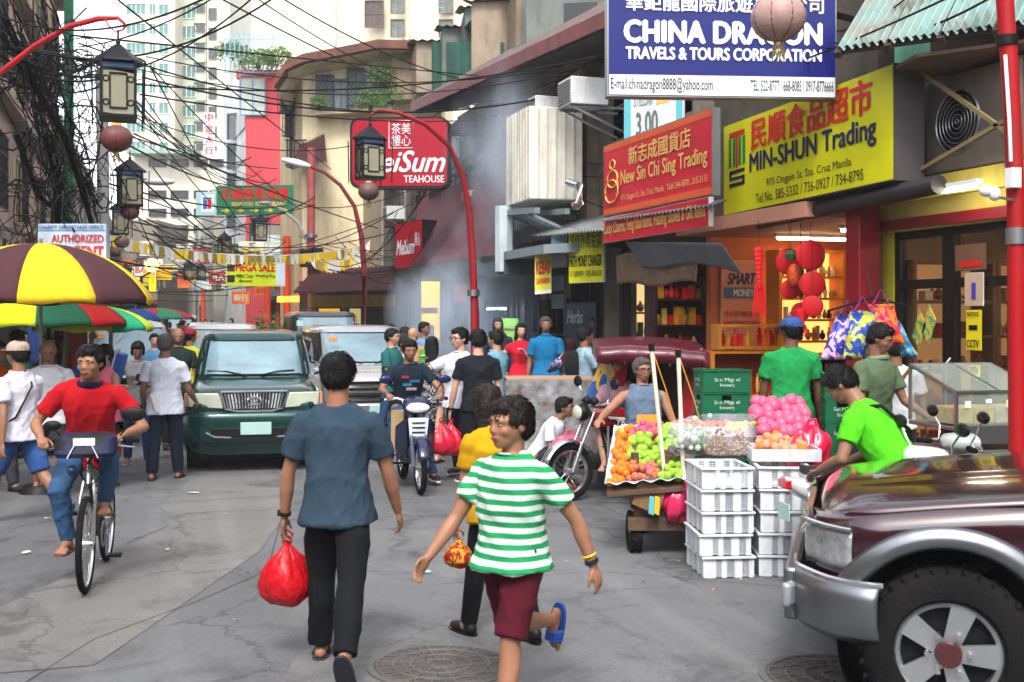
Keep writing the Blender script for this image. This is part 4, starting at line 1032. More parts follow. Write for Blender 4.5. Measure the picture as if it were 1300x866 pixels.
wallq(lw, P(160, 400, 93), P(247, 400, 93), zt(199, 95), zt(196, 95)+.2, 3, PLAS('#8fa39a'), 'canopy_slab')
for py in (207, 247, 270, 291, 312):
  for px in (200, 228, 255, 275): window(lw, P(px, py, 94.9), 1.4 if px < 250 else 1.1, .62, rzc, M('#3a3c3e'), M('#22282c', rough=.2, bump=0), (1, 0), .15)
bb_ = thing('cream_high_rise', 'big plain cream high rise behind the rooftops with a strip of balconies', 'building', P(540, 400, 75), world=True)
BBM = PLAS('#dccfb2', dirt=.25, scale=.15)
wallq(bb_, P(322, 400, 78), P(655, 400, 72), 0, 34, 14, BBM)
wallq(bb_, P(655, 400, 66), P(800, 400, 60), 0, 34, 14, PLAS('#c9bca4', dirt=.25, scale=.3))
for px, wd in ((475, 1.2), (540, .8)):
  for k_ in range(3): window(bb_, P(px, 14-k_*44+4, 74.3), wd, 1.7, rzc-R(2), M('#5a4a40'), M('#4a3a34', rough=.5, var=.5), (2, 1), .2)
for px in (425, 586, 604, 700): wallq(bb_, P(px, 400, 71-(px > 650)*9), P(px+2, 400, 71-(px > 650)*9), 10, 34, .2, PLAS('#b8ae98'), 'downpipe')
for px in (505, 566, 626):
  for k_ in range(4): window(bb_, P(px, 36-k_*30, 73.2-(px > 600)*.9), .9, 1.1, rzc-R(2), M('#6a6258'), M('#5a625f', rough=.4, var=.5), (1, 0), .2)
rq = random.Random(6)
for i in range(9):
  px = 545+i*25+rq.uniform(-6, 6); d = 40-i*1.9; X_ = P(px, 400, d); z0 = zt(96-i*8, d); w_ = rq.uniform(1.4, 2.6); hh = rq.uniform(1.2, 2.4)
  s_ = thing('roof_shed', 'patched tin rooftop shed above the dark eaves, '+('leftmost', 'second from left', 'third from left', 'fourth from left', 'middle', 'fourth from right', 'third from right', 'second from right', 'rightmost')[i], 'shed', (X_.x, X_.y, z0-1), -YAW+rq.uniform(-.3, .3))
  part('wall', MB().box((0, 0, hh/2), (w_, 2, hh)), PLAS(rq.choice(('#8a7a64', '#6a6f6a', '#9a8a78', '#5a6a68')), scale=2), s_)
  m = MB(); corrug(m, (-w_/2-.2, -1.2, hh), (w_/2+.2, -1.2, hh+.1), (w_/2+.2, 1.2, hh+.5), (-w_/2-.2, 1.2, hh+.4), 9, .03, 4); part('roof', m, M(rq.choice(('#5a3a34', '#6f6a66', '#3f5f58')), rough=.8, dirt=.7), s_, smooth=60)
  part('window', MB().box((rq.uniform(-.4, .4), -1.01, hh*.55), (.7, .04, .6)), M('#22262a', rough=.2), s_)
  if i % 3 == 0: m = MB().cyl((0, 0, hh+.4), (0, 0, hh+2), .02, n=6); [m.bar((-.4, 0, hh+1.2+.2*k), (.4, 0, hh+1.2+.2*k), .015) for k in range(4)]; part('antenna', m, STEEL, s_)
# closing masses down the street
for i, (a, b, d, h_, c, lb) in enumerate(((128, 200, 85, 9, '#7d7468', 'drab brown shop house at the far left end of the street'), (196, 250, 130, 8, '#a8a294', 'pale shop house closing the far end of the street'), (252, 300, 80, 9.5, '#98a098', 'grey green shop house with plain windows at the far right'), (296, 345, 62, 7.5, '#a89c8c', 'beige shop house just left of the red street posts'), (340, 385, 52, 6.0, '#8c8478', 'brown shop house behind the red street posts'))):
  s_ = thing('shop_house', lb, 'building', P((a+b)/2, 400, d), world=True)
  wallq(s_, P(a, 400, d), P(b, 400, d), 0, h_, 8, PLAS(c, scale=.5))
  W_ = (P(b, 400, d)-P(a, 400, d)).length
  for z in np.arange(4.2, h_-1, 2.6):
    n = max(2, int(W_/2))
    for k_ in range(n): window(s_, P(a+(b-a)*(k_+.5)/n, 400, d-.05)*1+Vector((0, 0, z-H)), .9, 1.2, rzc, WF, WP, (1, 0), .15, sill=True)
  wallq(s_, P(a+1, 400, d-.1), P(b-1, 400, d-.1), .2, 2.6, .1, M('#2c2622', rough=.8, var=.5, scale=2), 'shopfront')
  wallq(s_, P(a, 400, d-.9), P(b, 400, d-.9), 2.75, 2.95, 1.0, paint(('#7a2e28', '#3a6a58', '#a88a3a', '#7a3030', '#4a5a68')[i]), 'awning')
# ------------------------------------------------------------ left building
lb_ = thing('left_building', 'pinkish grey building with grilled windows behind the cables at the left edge', 'building', (-3.6, 30, 0), world=True)
XL = -3.6
PK = PLAS('#9a7e74', c2='#b09a90', scale=.5)
wallbox(lb_, XL-6, XL, 14, 46, 3.2, 17, PK)
wallbox(lb_, XL-6, XL-1.5, 14, 46, 0, 3.2, PLAS('#4a403a'), 'ground_floor_wall')
for y in (17, 20.5, 24.5, 28.5, 33, 38, 43):
  for z in (5.2, 8.4, 11.6, 14.6): window(lb_, (XL+.02, y, z), 1.6, 1.7, 'x+', paint('#b0a078'), WP, (1, 1), grille='bar')
for z in (3.6, 6.9, 10.1, 13.3): wallbox(lb_, XL-.1, XL+.35, 14.2, 45.8, z, z+.14, PLAS('#8c8074'), 'ledge')
m = MB().box((XL+.5, 44.6, 9.5), (.3, .6, 15)); solo('green_netting', m, cloth('#226848', var=.4), 'tall strip of bright green netting at the end of the left building', 'netting')
l2 = thing('left_row_building', 'lower grey shop row continuing beyond the left building', 'building', (-4, 70, 0), world=True)
wallbox(l2, XL-5, XL+.1, 46.3, 110, 0, 9.5, PLAS('#8d8880', c2='#6f6a64'))
for y in range(49, 108, 4):
  for z in (4.6, 7.4): window(l2, (XL+.12, y, z), 1.3, 1.3, 'x+', WF, WP, (1, 0))
wallbox(l2, XL+.1, XL+1.2, 47, 109, 3.0, 3.15, paint('#5a4038'), 'awning')
# buildings the side views would meet; last three unseen, added to cut sky light
for (x0, x1, y0, y1, z, c, lb) in ((-30, -11, 14, 60, 13, '#9a9488', 'plain grey building set back behind the left row'), (11.2, 30, -5, 60, 9, '#8f8678', 'plain brown building behind the right hand shops'), (XF-.1, 12, 36.3, 60, 7.5, '#a39a86', 'beige shop row beyond the teahouse'), (3, 20, 66, 160, 9, '#98948a', 'long grey shop row at the far right end of the street'), (9.5, 24, -44, -1, 9, '#8c8274', 'unseen brown block near the crossing, added to cut sky light, right'), (-26, 26, -30, -17, 10, '#8a867c', 'unseen grey block behind the crossing, added to cut sky light and reflections'), (-26, -9.5, -15, 9, 9, '#8f8078', 'unseen brown block near the crossing, added to cut sky light, left')):
  s_ = thing('rear_building', lb, 'building', ((x0+x1)/2, (y0+y1)/2, 0), world=True); wallbox(s_, x0, x1, y0, y1, 0, z, PLAS(c, scale=.3))

# ------------------------------------------------------------ vehicles (local frame: nose towards -Y)
def wheel_mesh(r, w, rim='disc', spokes=5, n=36):
  RY = Matrix.Rotation(R(90), 3, 'Y')
  prof = [(r*.62, -w*.38), (r*.66, -w*.5), (r*.86, -w*.52), (r*.95, -w*.44), (r, -w*.3), (r, w*.3), (r*.95, w*.44), (r*.86, w*.52), (r*.66, w*.5), (r*.62, w*.38)]
  t = MB().lathe(prof, n, rot=RY)
  for k in range(n): 
    a = 2*PI*k/n
    for s_ in (-1, 1): t.box((s_*w*.36, r*1.0*math.cos(a), r*1.0*math.sin(a)), (w*.22, .02, .012), Matrix.Rotation(a, 3, 'X'))
  h = MB().lathe([(r*.62, -w*.36), (r*.63, w*.36), (r*.60, w*.42), (r*.55, w*.36), (r*.53, w*.1)], n, rot=RY)
  for s_ in (1, -1):
    for k in range(spokes):
      a = 2*PI*k/spokes; c, s2 = math.cos(a), math.sin(a); x = s_*w*.30
      d = Vector((0, c, s2)); q = Vector((0, -s2, c))
      h.prism([d*r*.12+q*r*.10+Vector((x, 0, 0)), d*r*.57+q*r*.15+Vector((x*1.05, 0, 0)), d*r*.57-q*r*.15+Vector((x*1.05, 0, 0)), d*r*.12-q*r*.10+Vector((x, 0, 0))], (s_*w*.07, 0, 0))
    h.cyl((s_*w*.22, 0, 0), (s_*w*.42, 0, 0), r*.17, r*.15, 18)
  b = MB().cyl((-w*.2, 0, 0), (w*.2, 0, 0), r*.53, n=24)
  return t.mesh('wheel', 40), h.mesh('rim', 30), b.mesh('brake_disc', 40)
WH = {}
def wheel(root, c, r, w, mt=None, spokes=5):
  k = (r, w, spokes)
  if k not in WH: WH[k] = wheel_mesh(r, w, spokes=spokes)
  t, h, b = WH[k]; mt = mt or metal('#a9adb0', rough=.35)
  o = link('wheel', t, RUBBER, root, loc=c)
  link('rim', h, mt, o); link('brake_disc', b, BLACK, o)
  return o
def SE(u, ex): return max(0., 1-abs(u)**ex)**(1/ex)
def car(label, cat, px, d, face, L, W, Ht, hood, belt, wsy, roof0, roof1, col, name='parked_car', ex=7, belt_r=None, tint=None, loc=None, wr=.33, metallic=.35, lamp=None, details='plain', rough=.22, plate=True, boxy=.9):
  loc = loc or G(px, d); root = thing(name, label, cat, loc, -YAW+R(face))
  PM = M(col, rough=rough, metal=metallic, var=.05, bump=.0, coat=.5, spec=.5)
  hw = W/2; y0, y1 = -L/2, L/2; XZ = Matrix.Rotation(R(90), 3, 'X')
  ew = ex
  zb = .22
  def topz(y):
    if y < wsy: t = (y-y0)/(wsy-y0); return hood[0]+(hood[1]-hood[0])*min(1, t)**.8
    return belt
  m = MB(); st = []
  for y, sw, sz in ((y0, .80, .80), (y0+.03, .90, .90), (y0+.10, .965, .97), (y0+.25, .99, 1), (y0+.6, 1, 1), (wsy-.2, 1, 1), (wsy+.1, 1, 1), (0, 1, 1), (L*.25, 1, 1), (y1-.3, .99, 1), (y1-.08, .96, .97), (y1, .86, .86)):
    zt_ = topz(y); zt2 = zb+(zt_-zb)*sz; st.append(((0, y, (zb+zt2)/2), hw*sw, (zt2-zb)/2, XZ))
  m.loft(st, 44, ex=ex); body = part('body', m, PM, root, smooth=50)
  # greenhouse: loft in z
  g = [(belt-.12, wsy-.05, y1-.10, hw*.985), (belt+.02, wsy+.05, y1-.12, hw*.955), ((belt+Ht)/2, wsy+(roof0-wsy)*.52, (y1-.12)*.5+roof1*.5, hw*.90), (Ht-.09, roof0-.03, roof1+.02, hw*.84), (Ht-.03, roof0+.05, roof1-.04, hw*.79), (Ht, roof0+.25, roof1-.25, hw*.62)]
  def gp(z):
    for (a, b) in zip(g, g[1:]):
      if a[0] <= z <= b[0]:
        t = (z-a[0])/(b[0]-a[0]); return [a[i]+(b[i]-a[i])*t for i in range(4)]
    return g[-1]
  m = MB(); m.loft([((0, (q[1]+q[2])/2, q[0]), q[3], (q[2]-q[1])/2) for q in g], 56, ex=6); part('roof', m, PM, root, smooth=50)
  gl = tint or CARGLASS
  z0, z1 = belt+.03, Ht-.12
  def front(u, v, s_=1, k=.90, off=.008):
    z = z0+(z1-z0)*v; q = gp(z); x = (2*u-1)*q[3]*k; ry = (q[2]-q[1])/2; yy = ry*SE(x/q[3], 6)
    return Vector((x, (q[1]+q[2])/2-s_*(yy+off), z))
  ws = part('windshield', MB().grid(lambda u, v: front(u, v), 16, 8), gl, root)
  m = MB().tube([front(i/10, 0, 1, .93, .012) for i in range(11)], .012, 6).tube([front(i/10, 1, 1, .93, .012) for i in range(11)], .012, 6)
  for u in (0, 1): m.tube([front(u, i/6, 1, .93, .012) for i in range(7)], .012, 6)
  part('windshield_seal', m, BLACK, ws)
  for sx in (.28, -.32):
    a = front(.5+sx*.2, -.02, 1, .9, .03); b = front(.5+sx*1.35, .12, 1, .9, .03); part('wiper', MB().tube([a, (a+b)/2+Vector((0, 0, .02)), b], .009, 5), BLACK, root)
  part('rear_window', MB().grid(lambda u, v: front(u, v, -1), 12, 6), DARKGLASS, root)
  wy = [(wsy+.35, -.15), (-.08, .85), (.92, y1-.35)] if L > 4.2 else [(wsy+.35, .1), (.17, y1-.45)]
  for s_ in (-1, 1):
    for a, b in wy:
      def sd(u, v, a=a, b=b):
        z = z0+.02+(z1-z0-.02)*v; q = gp(z); y = a+(b-a)*u
        lo = q[1]+.14; y = max(y, lo+u*.1); c = (q[1]+q[2])/2; ry = (q[2]-q[1])/2
        return Vector((s_*(q[3]*SE((y-c)/ry, 6)+.007), y, z))
      part('side_window', MB().grid(sd, 8, 5), DARKGLASS, root)
    mm = MB().bar((s_*hw*.97, wsy+.25, belt+.02), (s_*(hw+.08), wsy+.22, belt+.06), .03); mm.ball((s_*(hw+.15), wsy+.20, belt+.10), (.12, .06, .09), 12, 8)
    mi = part('side_mirror', mm, BLACK, root)
    for yw in (y0+.78, y1-.85): part('wheel_arch', MB().cyl((s_*(hw-.25), yw, wr), (s_*(hw+.004), yw, wr), wr*1.17, n=32), BLACK, root)
  for yw in (y0+.78, y1-.85):
    for s_ in (-1, 1): wheel(root, (s_*(hw-.10), yw, wr), wr, .2)
  part('underbody', MB().box((0, 0, .24), (W*.8, L*.92, .16)), BLACK, root)
  return root, dict(hw=hw, y0=y0, y1=y1, front=front, body=body, gp=gp, PM=PM)
def fbox(root, nm, x, z, w_, h_, y, mt, dep=.05, bevel=.008, rz=0):
  return part(nm, MB().box((x, y, z), (w_, dep, h_), rz), mt, root, bevel=bevel)
def lampshape(m, pts, y, dep, curve=.25):
  """polygon in x,z pushed back, wrapping round the corner"""
  a = [Vector((x, y+curve*max(0, abs(x)-.45)**2*3, z)) for x, z in pts]; m.prism(a, (0, dep, 0)); return m
HL = M('#b9bda8', rough=.1, var=.15, scale=8, bump=.1, bscale=60, coat=1.)
PLT = plastic('#9fc0b8')

# green van facing us
root, I = car('dark green van with silver grille facing the camera in the middle of the street', 'van', 322, 15.9, 13, 4.4, 1.61, 1.68, (.98, 1.10), 1.10, -1.28, -.72, 1.95, '#0f3a36', name='van', wr=.33, metallic=.5)
y = -2.2
m = MB(); m.prism([(-.39, y-.02, .97), (.39, y-.02, .97), (.33, y-.05, .77), (.2, y-.06, .75), (-.2, y-.06, .75), (-.33, y-.05, .77)], (0, .06, 0)); gr = part('grille', m, BLACK, root)
m = MB()
for i in range(19): x = -.34+.68*i/18; m.bar((x, y-.045, .955), (x*.88, y-.075, .775), .014)
part('grille_bar', m, CHROME, gr)
m = MB().tube([(-.39, y-.035, .975), (.39, y-.035, .975), (.335, y-.07, .77), (.2, y-.08, .745), (-.2, y-.08, .745), (-.335, y-.07, .77), (-.39, y-.035, .975)], .015, 6); part('grille_surround', m, CHROME, gr)
RX = Matrix.Rotation(R(90), 3, 'X')
def ell(m, c, a, b, r, n=24): m.tube([Vector(c)+Vector((a*math.cos(t), 0, b*math.sin(t))) for t in [2*PI*i/n for i in range(n+1)]], r, 6)
m = MB(); ell(m, (0, y-.095, .865), .078, .055, .009); ell(m, (0, y-.097, .872), .026, .046, .007); ell(m, (0, y-.098, .885), .055, .024, .007); part('emblem', m, CHROME, root)
for s_ in (-1, 1):
  m = MB(); lampshape(m, [(s_*.42, .96), (s_*.78, .96), (s_*.77, .80), (s_*.36, .775)], y-.035, .12); part('headlight', m, HL, root, bevel=.01)
  m = MB(); lampshape(m, [(s_*.79, .955), (s_*.82, .95), (s_*.82, .81), (s_*.78, .80)], y-.01, .2); part('indicator', m, plastic('#c98a6a'), root)
m = MB(); pts = []
st = []
for x in np.linspace(-.83, .83, 25):
  k = abs(x)/.83; yy = y-.10+.16*k**5; st.append(((x, yy+.1, .55), .13, .19))
QY = Matrix.Rotation(R(90), 3, 'Y')
m.loft([(c, b, a, QY) for c, a, b in st], 16, ex=5); bp_ = part('bumper', m, I['PM'], root, smooth=50)
fbox(root, 'air_intake', 0, .50, 1.0, .10, y-.13, BLACK)
for s_ in (-1, 1):
  m = MB().tube([(s_*.27, y-.16, .44), (s_*.45, y-.155, .45), (s_*.56, y-.14, .50)], .012, 6); part('bumper_trim', m, CHROME, root)
fbox(root, 'licence_plate', .02, .545, .36, .15, y-.17, PLT, .012)
# silver minivan behind on the right, lamps lit
root, I = car('silver minivan with headlight lit behind the cyclist in the helmet', 'minivan', 452, 19.8, 17, 4.6, 1.76, 1.72, (.95, 1.12), 1.10, -1.35, -.5, 2.05, '#b4b7b9', name='minivan', metallic=.6)
y = -2.3
for i, z in enumerate((.56, .66, .76, .86)): fbox(root, 'grille_bar', -.02, z, .95, .045, y-.04, BLACK, .05)
m = MB().tube([(-.5, y-.06, .71), (.5, y-.06, .71)], .018, 6); part('chrome_strip', m, CHROME, root)
for s_ in (-1, 1):
  m = MB(); lampshape(m, [(s_*.48, .95), (s_*.82, .97), (s_*.84, .80), (s_*.5, .78)], y-.02, .2); part('headlight', m, HL, root)
part('lit_bulb', MB().ball((-.70, y-.03, .86), (.075, .03, .055), 10, 8), M('#fff0c0', emis='#ffb860', es=14, var=0), root)
part('lit_bulb', MB().ball((-.52, y-.04, .86), (.045, .03, .045), 10, 8), M('#fff0c1', emis='#ffc070', es=9, var=0), root)
fbox(root, 'bumper', 0, .42, 1.66, .26, y-.01, M('#8f9294', rough=.3, metal=.6, var=.05), .18, .04)
fbox(root, 'licence_plate', 0, .45, .36, .13, y-.115, PLT, .012)
fbox(root, 'windshield_sticker', -.55, 1.50, .14, .07, -1.05, plastic('#c88a3a'), .01)
# dark van behind that
root, I = car('dark grey van with a flat roof between the green van and the far shops', 'van', 407, 26.5, 15, 4.7, 1.75, 1.98, (1.05, 1.22), 1.2, -1.8, -1.25, 2.2, '#3a3d40', name='van', metallic=.3)
y = -2.35
for s_ in (-1, 1): fbox(root, 'headlight', s_*.66, .9, .3, .16, y-.01, HL, .06)
fbox(root, 'grille', 0, .85, .8, .16, y-.02, BLACK)
fbox(root, 'windshield_sticker', -.6, 1.72, .14, .12, -1.62, plastic('#b0c8c0'), .01)
# row behind the green van
for lb, px, d, fc, col, Hh, k in (('pale silver minivan just behind the left shoulder of the green van', 282, 24, 14, '#b8bbbb', 1.72, 0), ('white saloon car further back in the queue of traffic', 284, 34, 15, '#c8cacb', 1.62, 1), ('white van far back on the left of the traffic queue', 232, 58, 15, '#c8c8c4', 1.9, 2), ('small white car far back beside the potted bush', 262, 46, 15, '#cfd0cf', 1.6, 3), ('silver van parked at the left behind the woman reading her phone', 146, 20, 30, '#aeaca8', 1.8, 4)):
  root, I = car(lb, 'car' if k in (1, 3) else 'van', px, d, fc, 4.4, 1.7, Hh, (.98, 1.1), 1.1, -1.4 if k != 4 else -1.7, -.75 if k != 4 else -1.1, 1.9, col, name='car' if k in (1, 3) else 'van', metallic=.4)
  for s_ in (-1, 1): fbox(root, 'headlight', s_*.62, .86, .34, .15, -2.2, HL, .06)
  fbox(root, 'grille', 0, .84, .7, .14, -2.21, BLACK); fbox(root, 'licence_plate', 0, .5, .34, .13, -2.235, PLT, .012)
  if k in (0, 4): fbox(root, 'windshield_sticker', -.5, Hh-.24, .16, .07, -1.02 if k == 0 else -1.38, plastic('#e0862a'), .01)

# ------------------------------------------------------------ maroon pickup in the foreground (side on, nose to the left)
# local frame: nose towards -Y, its left side (+X) faces the camera
def pickup():
  c = P(1203, 400, 5.16); c.z = 0
  PR = -YAW-R(90)-R(17); c = c-Matrix.Rotation(PR, 3, 'Z') @ Vector((.86, 0, 0))
  root = thing('pickup_truck', 'glossy dark maroon pickup with silver fender flare entering at the lower right', 'pickup truck', c, PR)
  PM = M('#2c0610', rough=.2, metal=.2, var=.04, bump=0, coat=1., spec=.7)
  SIL = metal('#7f8286', rough=.34)
  r_ar, zc, hw = .49, .39, .88      # arch radius about the front axle at y=0; camera side at x=+hw
  nose, tail = -.62, 4.2
  def zlow(y):
    if abs(y) < r_ar: return zc+math.sqrt(r_ar*r_ar-y*y)
    return .50 if y < 0 else .42
  def shoulder(y):     # height of the wing crease
    if y < 1.15: t = (y-nose)/(1.15-nose); return .95+.15*math.sin(min(1, t)*PI/2)
    return 1.10
  def htop(y):
    t = (y-nose)/(1.15-nose); t = min(1, max(0, t)); return .97+.185*t**.75
  def inx(y):         # plan-view rounding of the nose
    t = max(0, (-.30-y)/.32); return hw-.30*t**2.2
  ysn = [nose+(1.15-nose)*i/46 for i in range(47)]
  for sx in (1, -1):
    m = MB(); rows = []
    for y in ysn:
      z0, z1, x0 = zlow(y), shoulder(y), inx(y); col = []
      for k in range(9):
        t = k/8; z = z0+(z1-z0)*t; bul = .035*math.sin(PI*min(1, max(0, (z-.4)/.75)))-.02
        if z > z1-.10: bul -= .06*((z-(z1-.10))/.10)**2
        col.append(Vector((sx*(x0+bul), y, z)))
      rows.append(col)
    n = 9; vs = [p for r in rows for p in r]; fs = [(i*n+j, (i+1)*n+j, (i+1)*n+j+1, i*n+j+1) for i in range(len(rows)-1) for j in range(n-1)]
    m.add(vs, fs); part('front_wing', m, PM, root, smooth=60, solid=.01)
  def hoodp(u, v):
    y = nose+.02+(1.13-nose)*u; x0 = inx(y)-.045; x = -x0+2*x0*v; z1 = shoulder(y)
    e = abs(2*v-1); crown = (htop(y)-z1+.05)*(1-e**3.2); power = .018*(1 if .25 < v < .75 else 0)*min(1, u*3)
    z = z1-.004+crown*(1)-.012*(e > .98); f = max(0, 1-u*9); z -= .10*f**2
    return Vector((x, y, z+power*.6))
  part('bonnet', MB().grid(hoodp, 30, 36), PM, root, smooth=60, solid=.008)
  # front face
  GRB = BLACK
  m = MB().grid(lambda u, v: Vector(((inx(nose)+.02)*(2*u-1), nose+.02, .55+.40*v)), 4, 3); part('front_panel', m, PM, root)
  m = MB()
  for i in range(5): m.box((0, nose-.01, .66+.06*i), (.8, .03, .022))
  part('grille', m, CHROME, root)
  for sx in (1, -1):
    # wraparound head lamp, corner lamp
    def pth(u, off, L=.20, x0=.36):        # path along the front and round the corner
      a = (inx(nose)-x0)/(inx(nose)-x0+L+.12)
      if u < a: return Vector((sx*(x0+(inx(nose)-x0)*u/a), nose-off-.012*(1-u/a), 0))
      t = (u-a)/(1-a); y = nose+L*t; return Vector((sx*(inx(y)+off*min(1, t*3)), y-off*(1-t)**2, 0))
    m = MB().grid(lambda u, v: pth(u, .018)+Vector((0, 0, .70+.19*v)), 14, 4); part('headlight', m, M('#9fa4a6', rough=.12, metal=.3, var=.4, scale=14, bump=.3, bscale=30, coat=1), root, smooth=60, solid=.02)
    m = MB().tube([pth(i/14, .028)+Vector((0, 0, .90)) for i in range(15)], .012, 6); part('lamp_trim', m, CHROME, root)
    # bumper corner
    m = MB(); pts = [tuple(pth(k/18, .045, .34)[:2]) for k in range(19)]
    prof = [(.0, .66), (.03, .645), (.045, .60), (.045, .50), (.03, .44), (-.02, .395)]
    vs = [Vector((x+sx*o, y-abs(o)*.6, z)) for x, y in pts for o, z in prof]; n = len(prof)
    m.add(vs, [(i*n+j, (i+1)*n+j, (i+1)*n+j+1, i*n+j+1) for i in range(len(pts)-1) for j in range(n-1)]); part('bumper_corner', m, SIL, root, smooth=60, solid=.012)
    m = MB().tube([pth(i/14, .062, .34)+Vector((0, 0, .668)) for i in range(15)], .014, 6); part('bumper_chrome', m, CHROME, root)
    fbox(root, 'fog_lamp', sx*(hw-.26), .54, .2, .12, nose-.075, M('#8e9598', rough=.15, metal=.2, coat=1), .05, .02, -sx*.35)
    # flare round the arch
    m = MB(); vs = []; prof = [(-.012, -.03), (.0, .016), (.02, .028), (.04, .025), (.065, .01), (.08, -.004)]
    A = [R(a) for a in range(-14, 197, 6)]
    for a in A:
      rr = r_ar-.02
      for o, b in prof:
        wdt = 1.0 + (.5 if a > R(160) else 0)*(a-R(160))/R(36)
        yy, zz = -(rr+o*wdt)*-math.cos(a), zc+(rr+o*wdt)*math.sin(a)
        yy = -(rr+o*wdt)*math.cos(a)*-1
        x0 = inx(yy) if yy < 0 else hw
        vs.append(Vector((sx*(x0+.018+b), yy, max(zz, .40))))
    n = len(prof); m.add(vs, [(i*n+j, (i+1)*n+j, (i+1)*n+j+1, i*n+j+1) for i in range(len(A)-1) for j in range(n-1)]); part('fender_flare', m, SIL, root, smooth=60, solid=.012)
    part('wheel_well', MB().cyl((sx*(hw-.42), 0, zc), (sx*(hw-.40), 0, zc), r_ar*1.02, n=36).lathe([(r_ar*.99, -.40), (r_ar*.99, -.02)], 36, (sx*hw, 0, zc) if sx > 0 else (sx*hw+.42, 0, zc), Matrix.Rotation(R(90), 3, 'Y')), BLACK, root)
    fbox(root, 'side_indicator', sx*(hw+.018), .80, .02, .045, .90, plastic('#e8631a', coat=1), .13, .006)
    # doors and cab sides
    for k, (a, b) in enumerate(((1.17, 2.2), (2.22, 3.15))):
      m = MB().grid(lambda u, v: Vector((sx*(hw+.015+.03*math.sin(PI*v)-.02), a+(b-a)*u, .42+.72*v)), 4, 8); dr = part('door', m, PM, root, smooth=60, solid=.02)
      part('handle', MB().box((sx*(hw+.035), b-.15, 1.02), (.03, .16, .03)), BLACK, dr)
      part('side_window', MB().prism([(sx*(hw-.02), a+.05+(.38 if k == 0 else 0), 1.18), (sx*(hw-.02), b-.05, 1.18), (sx*(hw-.14), b-.08, 1.6), (sx*(hw-.14), a+.05+(.55 if k == 0 else 0), 1.6)], (-sx*.01, 0, 0)), DARKGLASS, root)
    part('bed_side', MB().box((sx*(hw-.02), 3.75, .78), (.06, 1.15, .72)), PM, root, bevel=.02)
    wheel(root, (sx*(hw-.075), 0, .375), .378, .255, metal('#c3c6c9', rough=.33), 5)
    wheel(root, (sx*(hw-.075), 2.95, .375), .378, .255, metal('#c3c6c9', rough=.33), 5)
    # hub cap and nuts
    m = MB().cyl((sx*(hw+.01), 0, .375), (sx*(hw+.065), 0, .375), .062, .055, 20); hc = part('hub_cap', m, plastic('#5c1a1e', c2='#2a2a2c', scale=30), root)
    m = MB()
    for k in range(6): a = PI/3*k; m.cyl((sx*(hw+.0), .092*math.cos(a), .375+.092*math.sin(a)), (sx*(hw+.045), .092*math.cos(a), .375+.092*math.sin(a)), .013, n=6)
    part('wheel_nut', m, CHROME, root)
    m = MB().ball((sx*(hw+.17), 1.45, 1.26), (.10, .06, .10), 12, 8).bar((sx*hw, 1.45, 1.18), (sx*(hw+.14), 1.45, 1.22), .03); part('side_mirror', m, BLACK, root)
  part('windshield', MB().prism([(-.78, 1.16, 1.19), (.78, 1.16, 1.19), (.66, 1.72, 1.64), (-.66, 1.72, 1.64)], (0, .01, 0)), DARKGLASS, root)
  part('cab_roof', MB().box((0, 2.4, 1.68), (1.42, 1.5, .08)), PM, root, bevel=.03)
  m = MB()
  for sx in (1, -1):
    m.bar((sx*.83, 1.14, 1.15), (sx*.70, 1.72, 1.67), .05); m.bar((sx*.84, 2.2, 1.14), (sx*.71, 2.25, 1.67), .06); m.bar((sx*.84, 3.12, 1.14), (sx*.71, 3.05, 1.67), .07)
  part('cab_pillar', m, PM, root)
  m = MB().grid(lambda u, v: Vector((-.82+1.64*u, 1.08+.1*v, 1.17+.01*v)), 4, 2); part('cowl', m, BLACK, root)
  for sx in (-.3, .35): part('wiper', MB().tube([(sx, 1.12, 1.2), (sx+.25, 1.16, 1.23), (sx+.5, 1.24, 1.27)], .01, 5), BLACK, root)
  part('chassis', MB().box((0, 1.8, .38), (.9, 4.6, .14)).box((0, -.05, .5), (1.1, .9, .4)), BLACK, root)
  fbox(root, 'bumper', 0, .53, 1.25, .26, nose-.085, SIL, .07, .02)
  return root
pickup()

# ------------------------------------------------------------ two-wheelers (local: nose -Y, ground z=0)
def spoked(root, c, r, mt_rim, tw=.045, nsp=18, scr=1., disc=True, steer=None):
  RY = Matrix.Rotation(R(90), 3, 'Y')
  o = part('wheel', MB().torus(c, r-tw*.5, tw*.5, RY, 40, 10), RUBBER, root)
  part('rim', MB().torus(c, r-tw*1.1, .011, RY, 40, 6, ry=tw*.35), mt_rim, o)
  m = MB()
  for k in range(nsp): a = 2*PI*k/nsp; q = a+.35*(-1)**k; x = .018*(-1)**k; m.cyl(Vector(c)+Vector((x, .035*math.cos(q), .035*math.sin(q))), Vector(c)+Vector((0, (r-tw*1.15)*math.cos(a), (r-tw*1.15)*math.sin(a))), .0022, n=4, capped=False)
  m.cyl(Vector(c)-Vector((.05, 0, 0)), Vector(c)+Vector((.05, 0, 0)), .035, n=12); part('spokes', m, CHROME, o)
  return o
def fender(root, c, r, w_, a0, a1, mt):
  m = MB(); vs = []; n = 5
  A = np.linspace(R(a0), R(a1), 16)
  for a in A:
    for k in range(n): t = k/(n-1)*2-1; rr = r-.02*t*t; vs.append(Vector(c)+Vector((w_*t, -rr*math.cos(a), rr*math.sin(a))))
  m.add(vs, [(i*n+j, (i+1)*n+j, (i+1)*n+j+1, i*n+j+1) for i in range(15) for j in range(n-1)]); part('mudguard', m, mt, root, smooth=60, solid=.004)
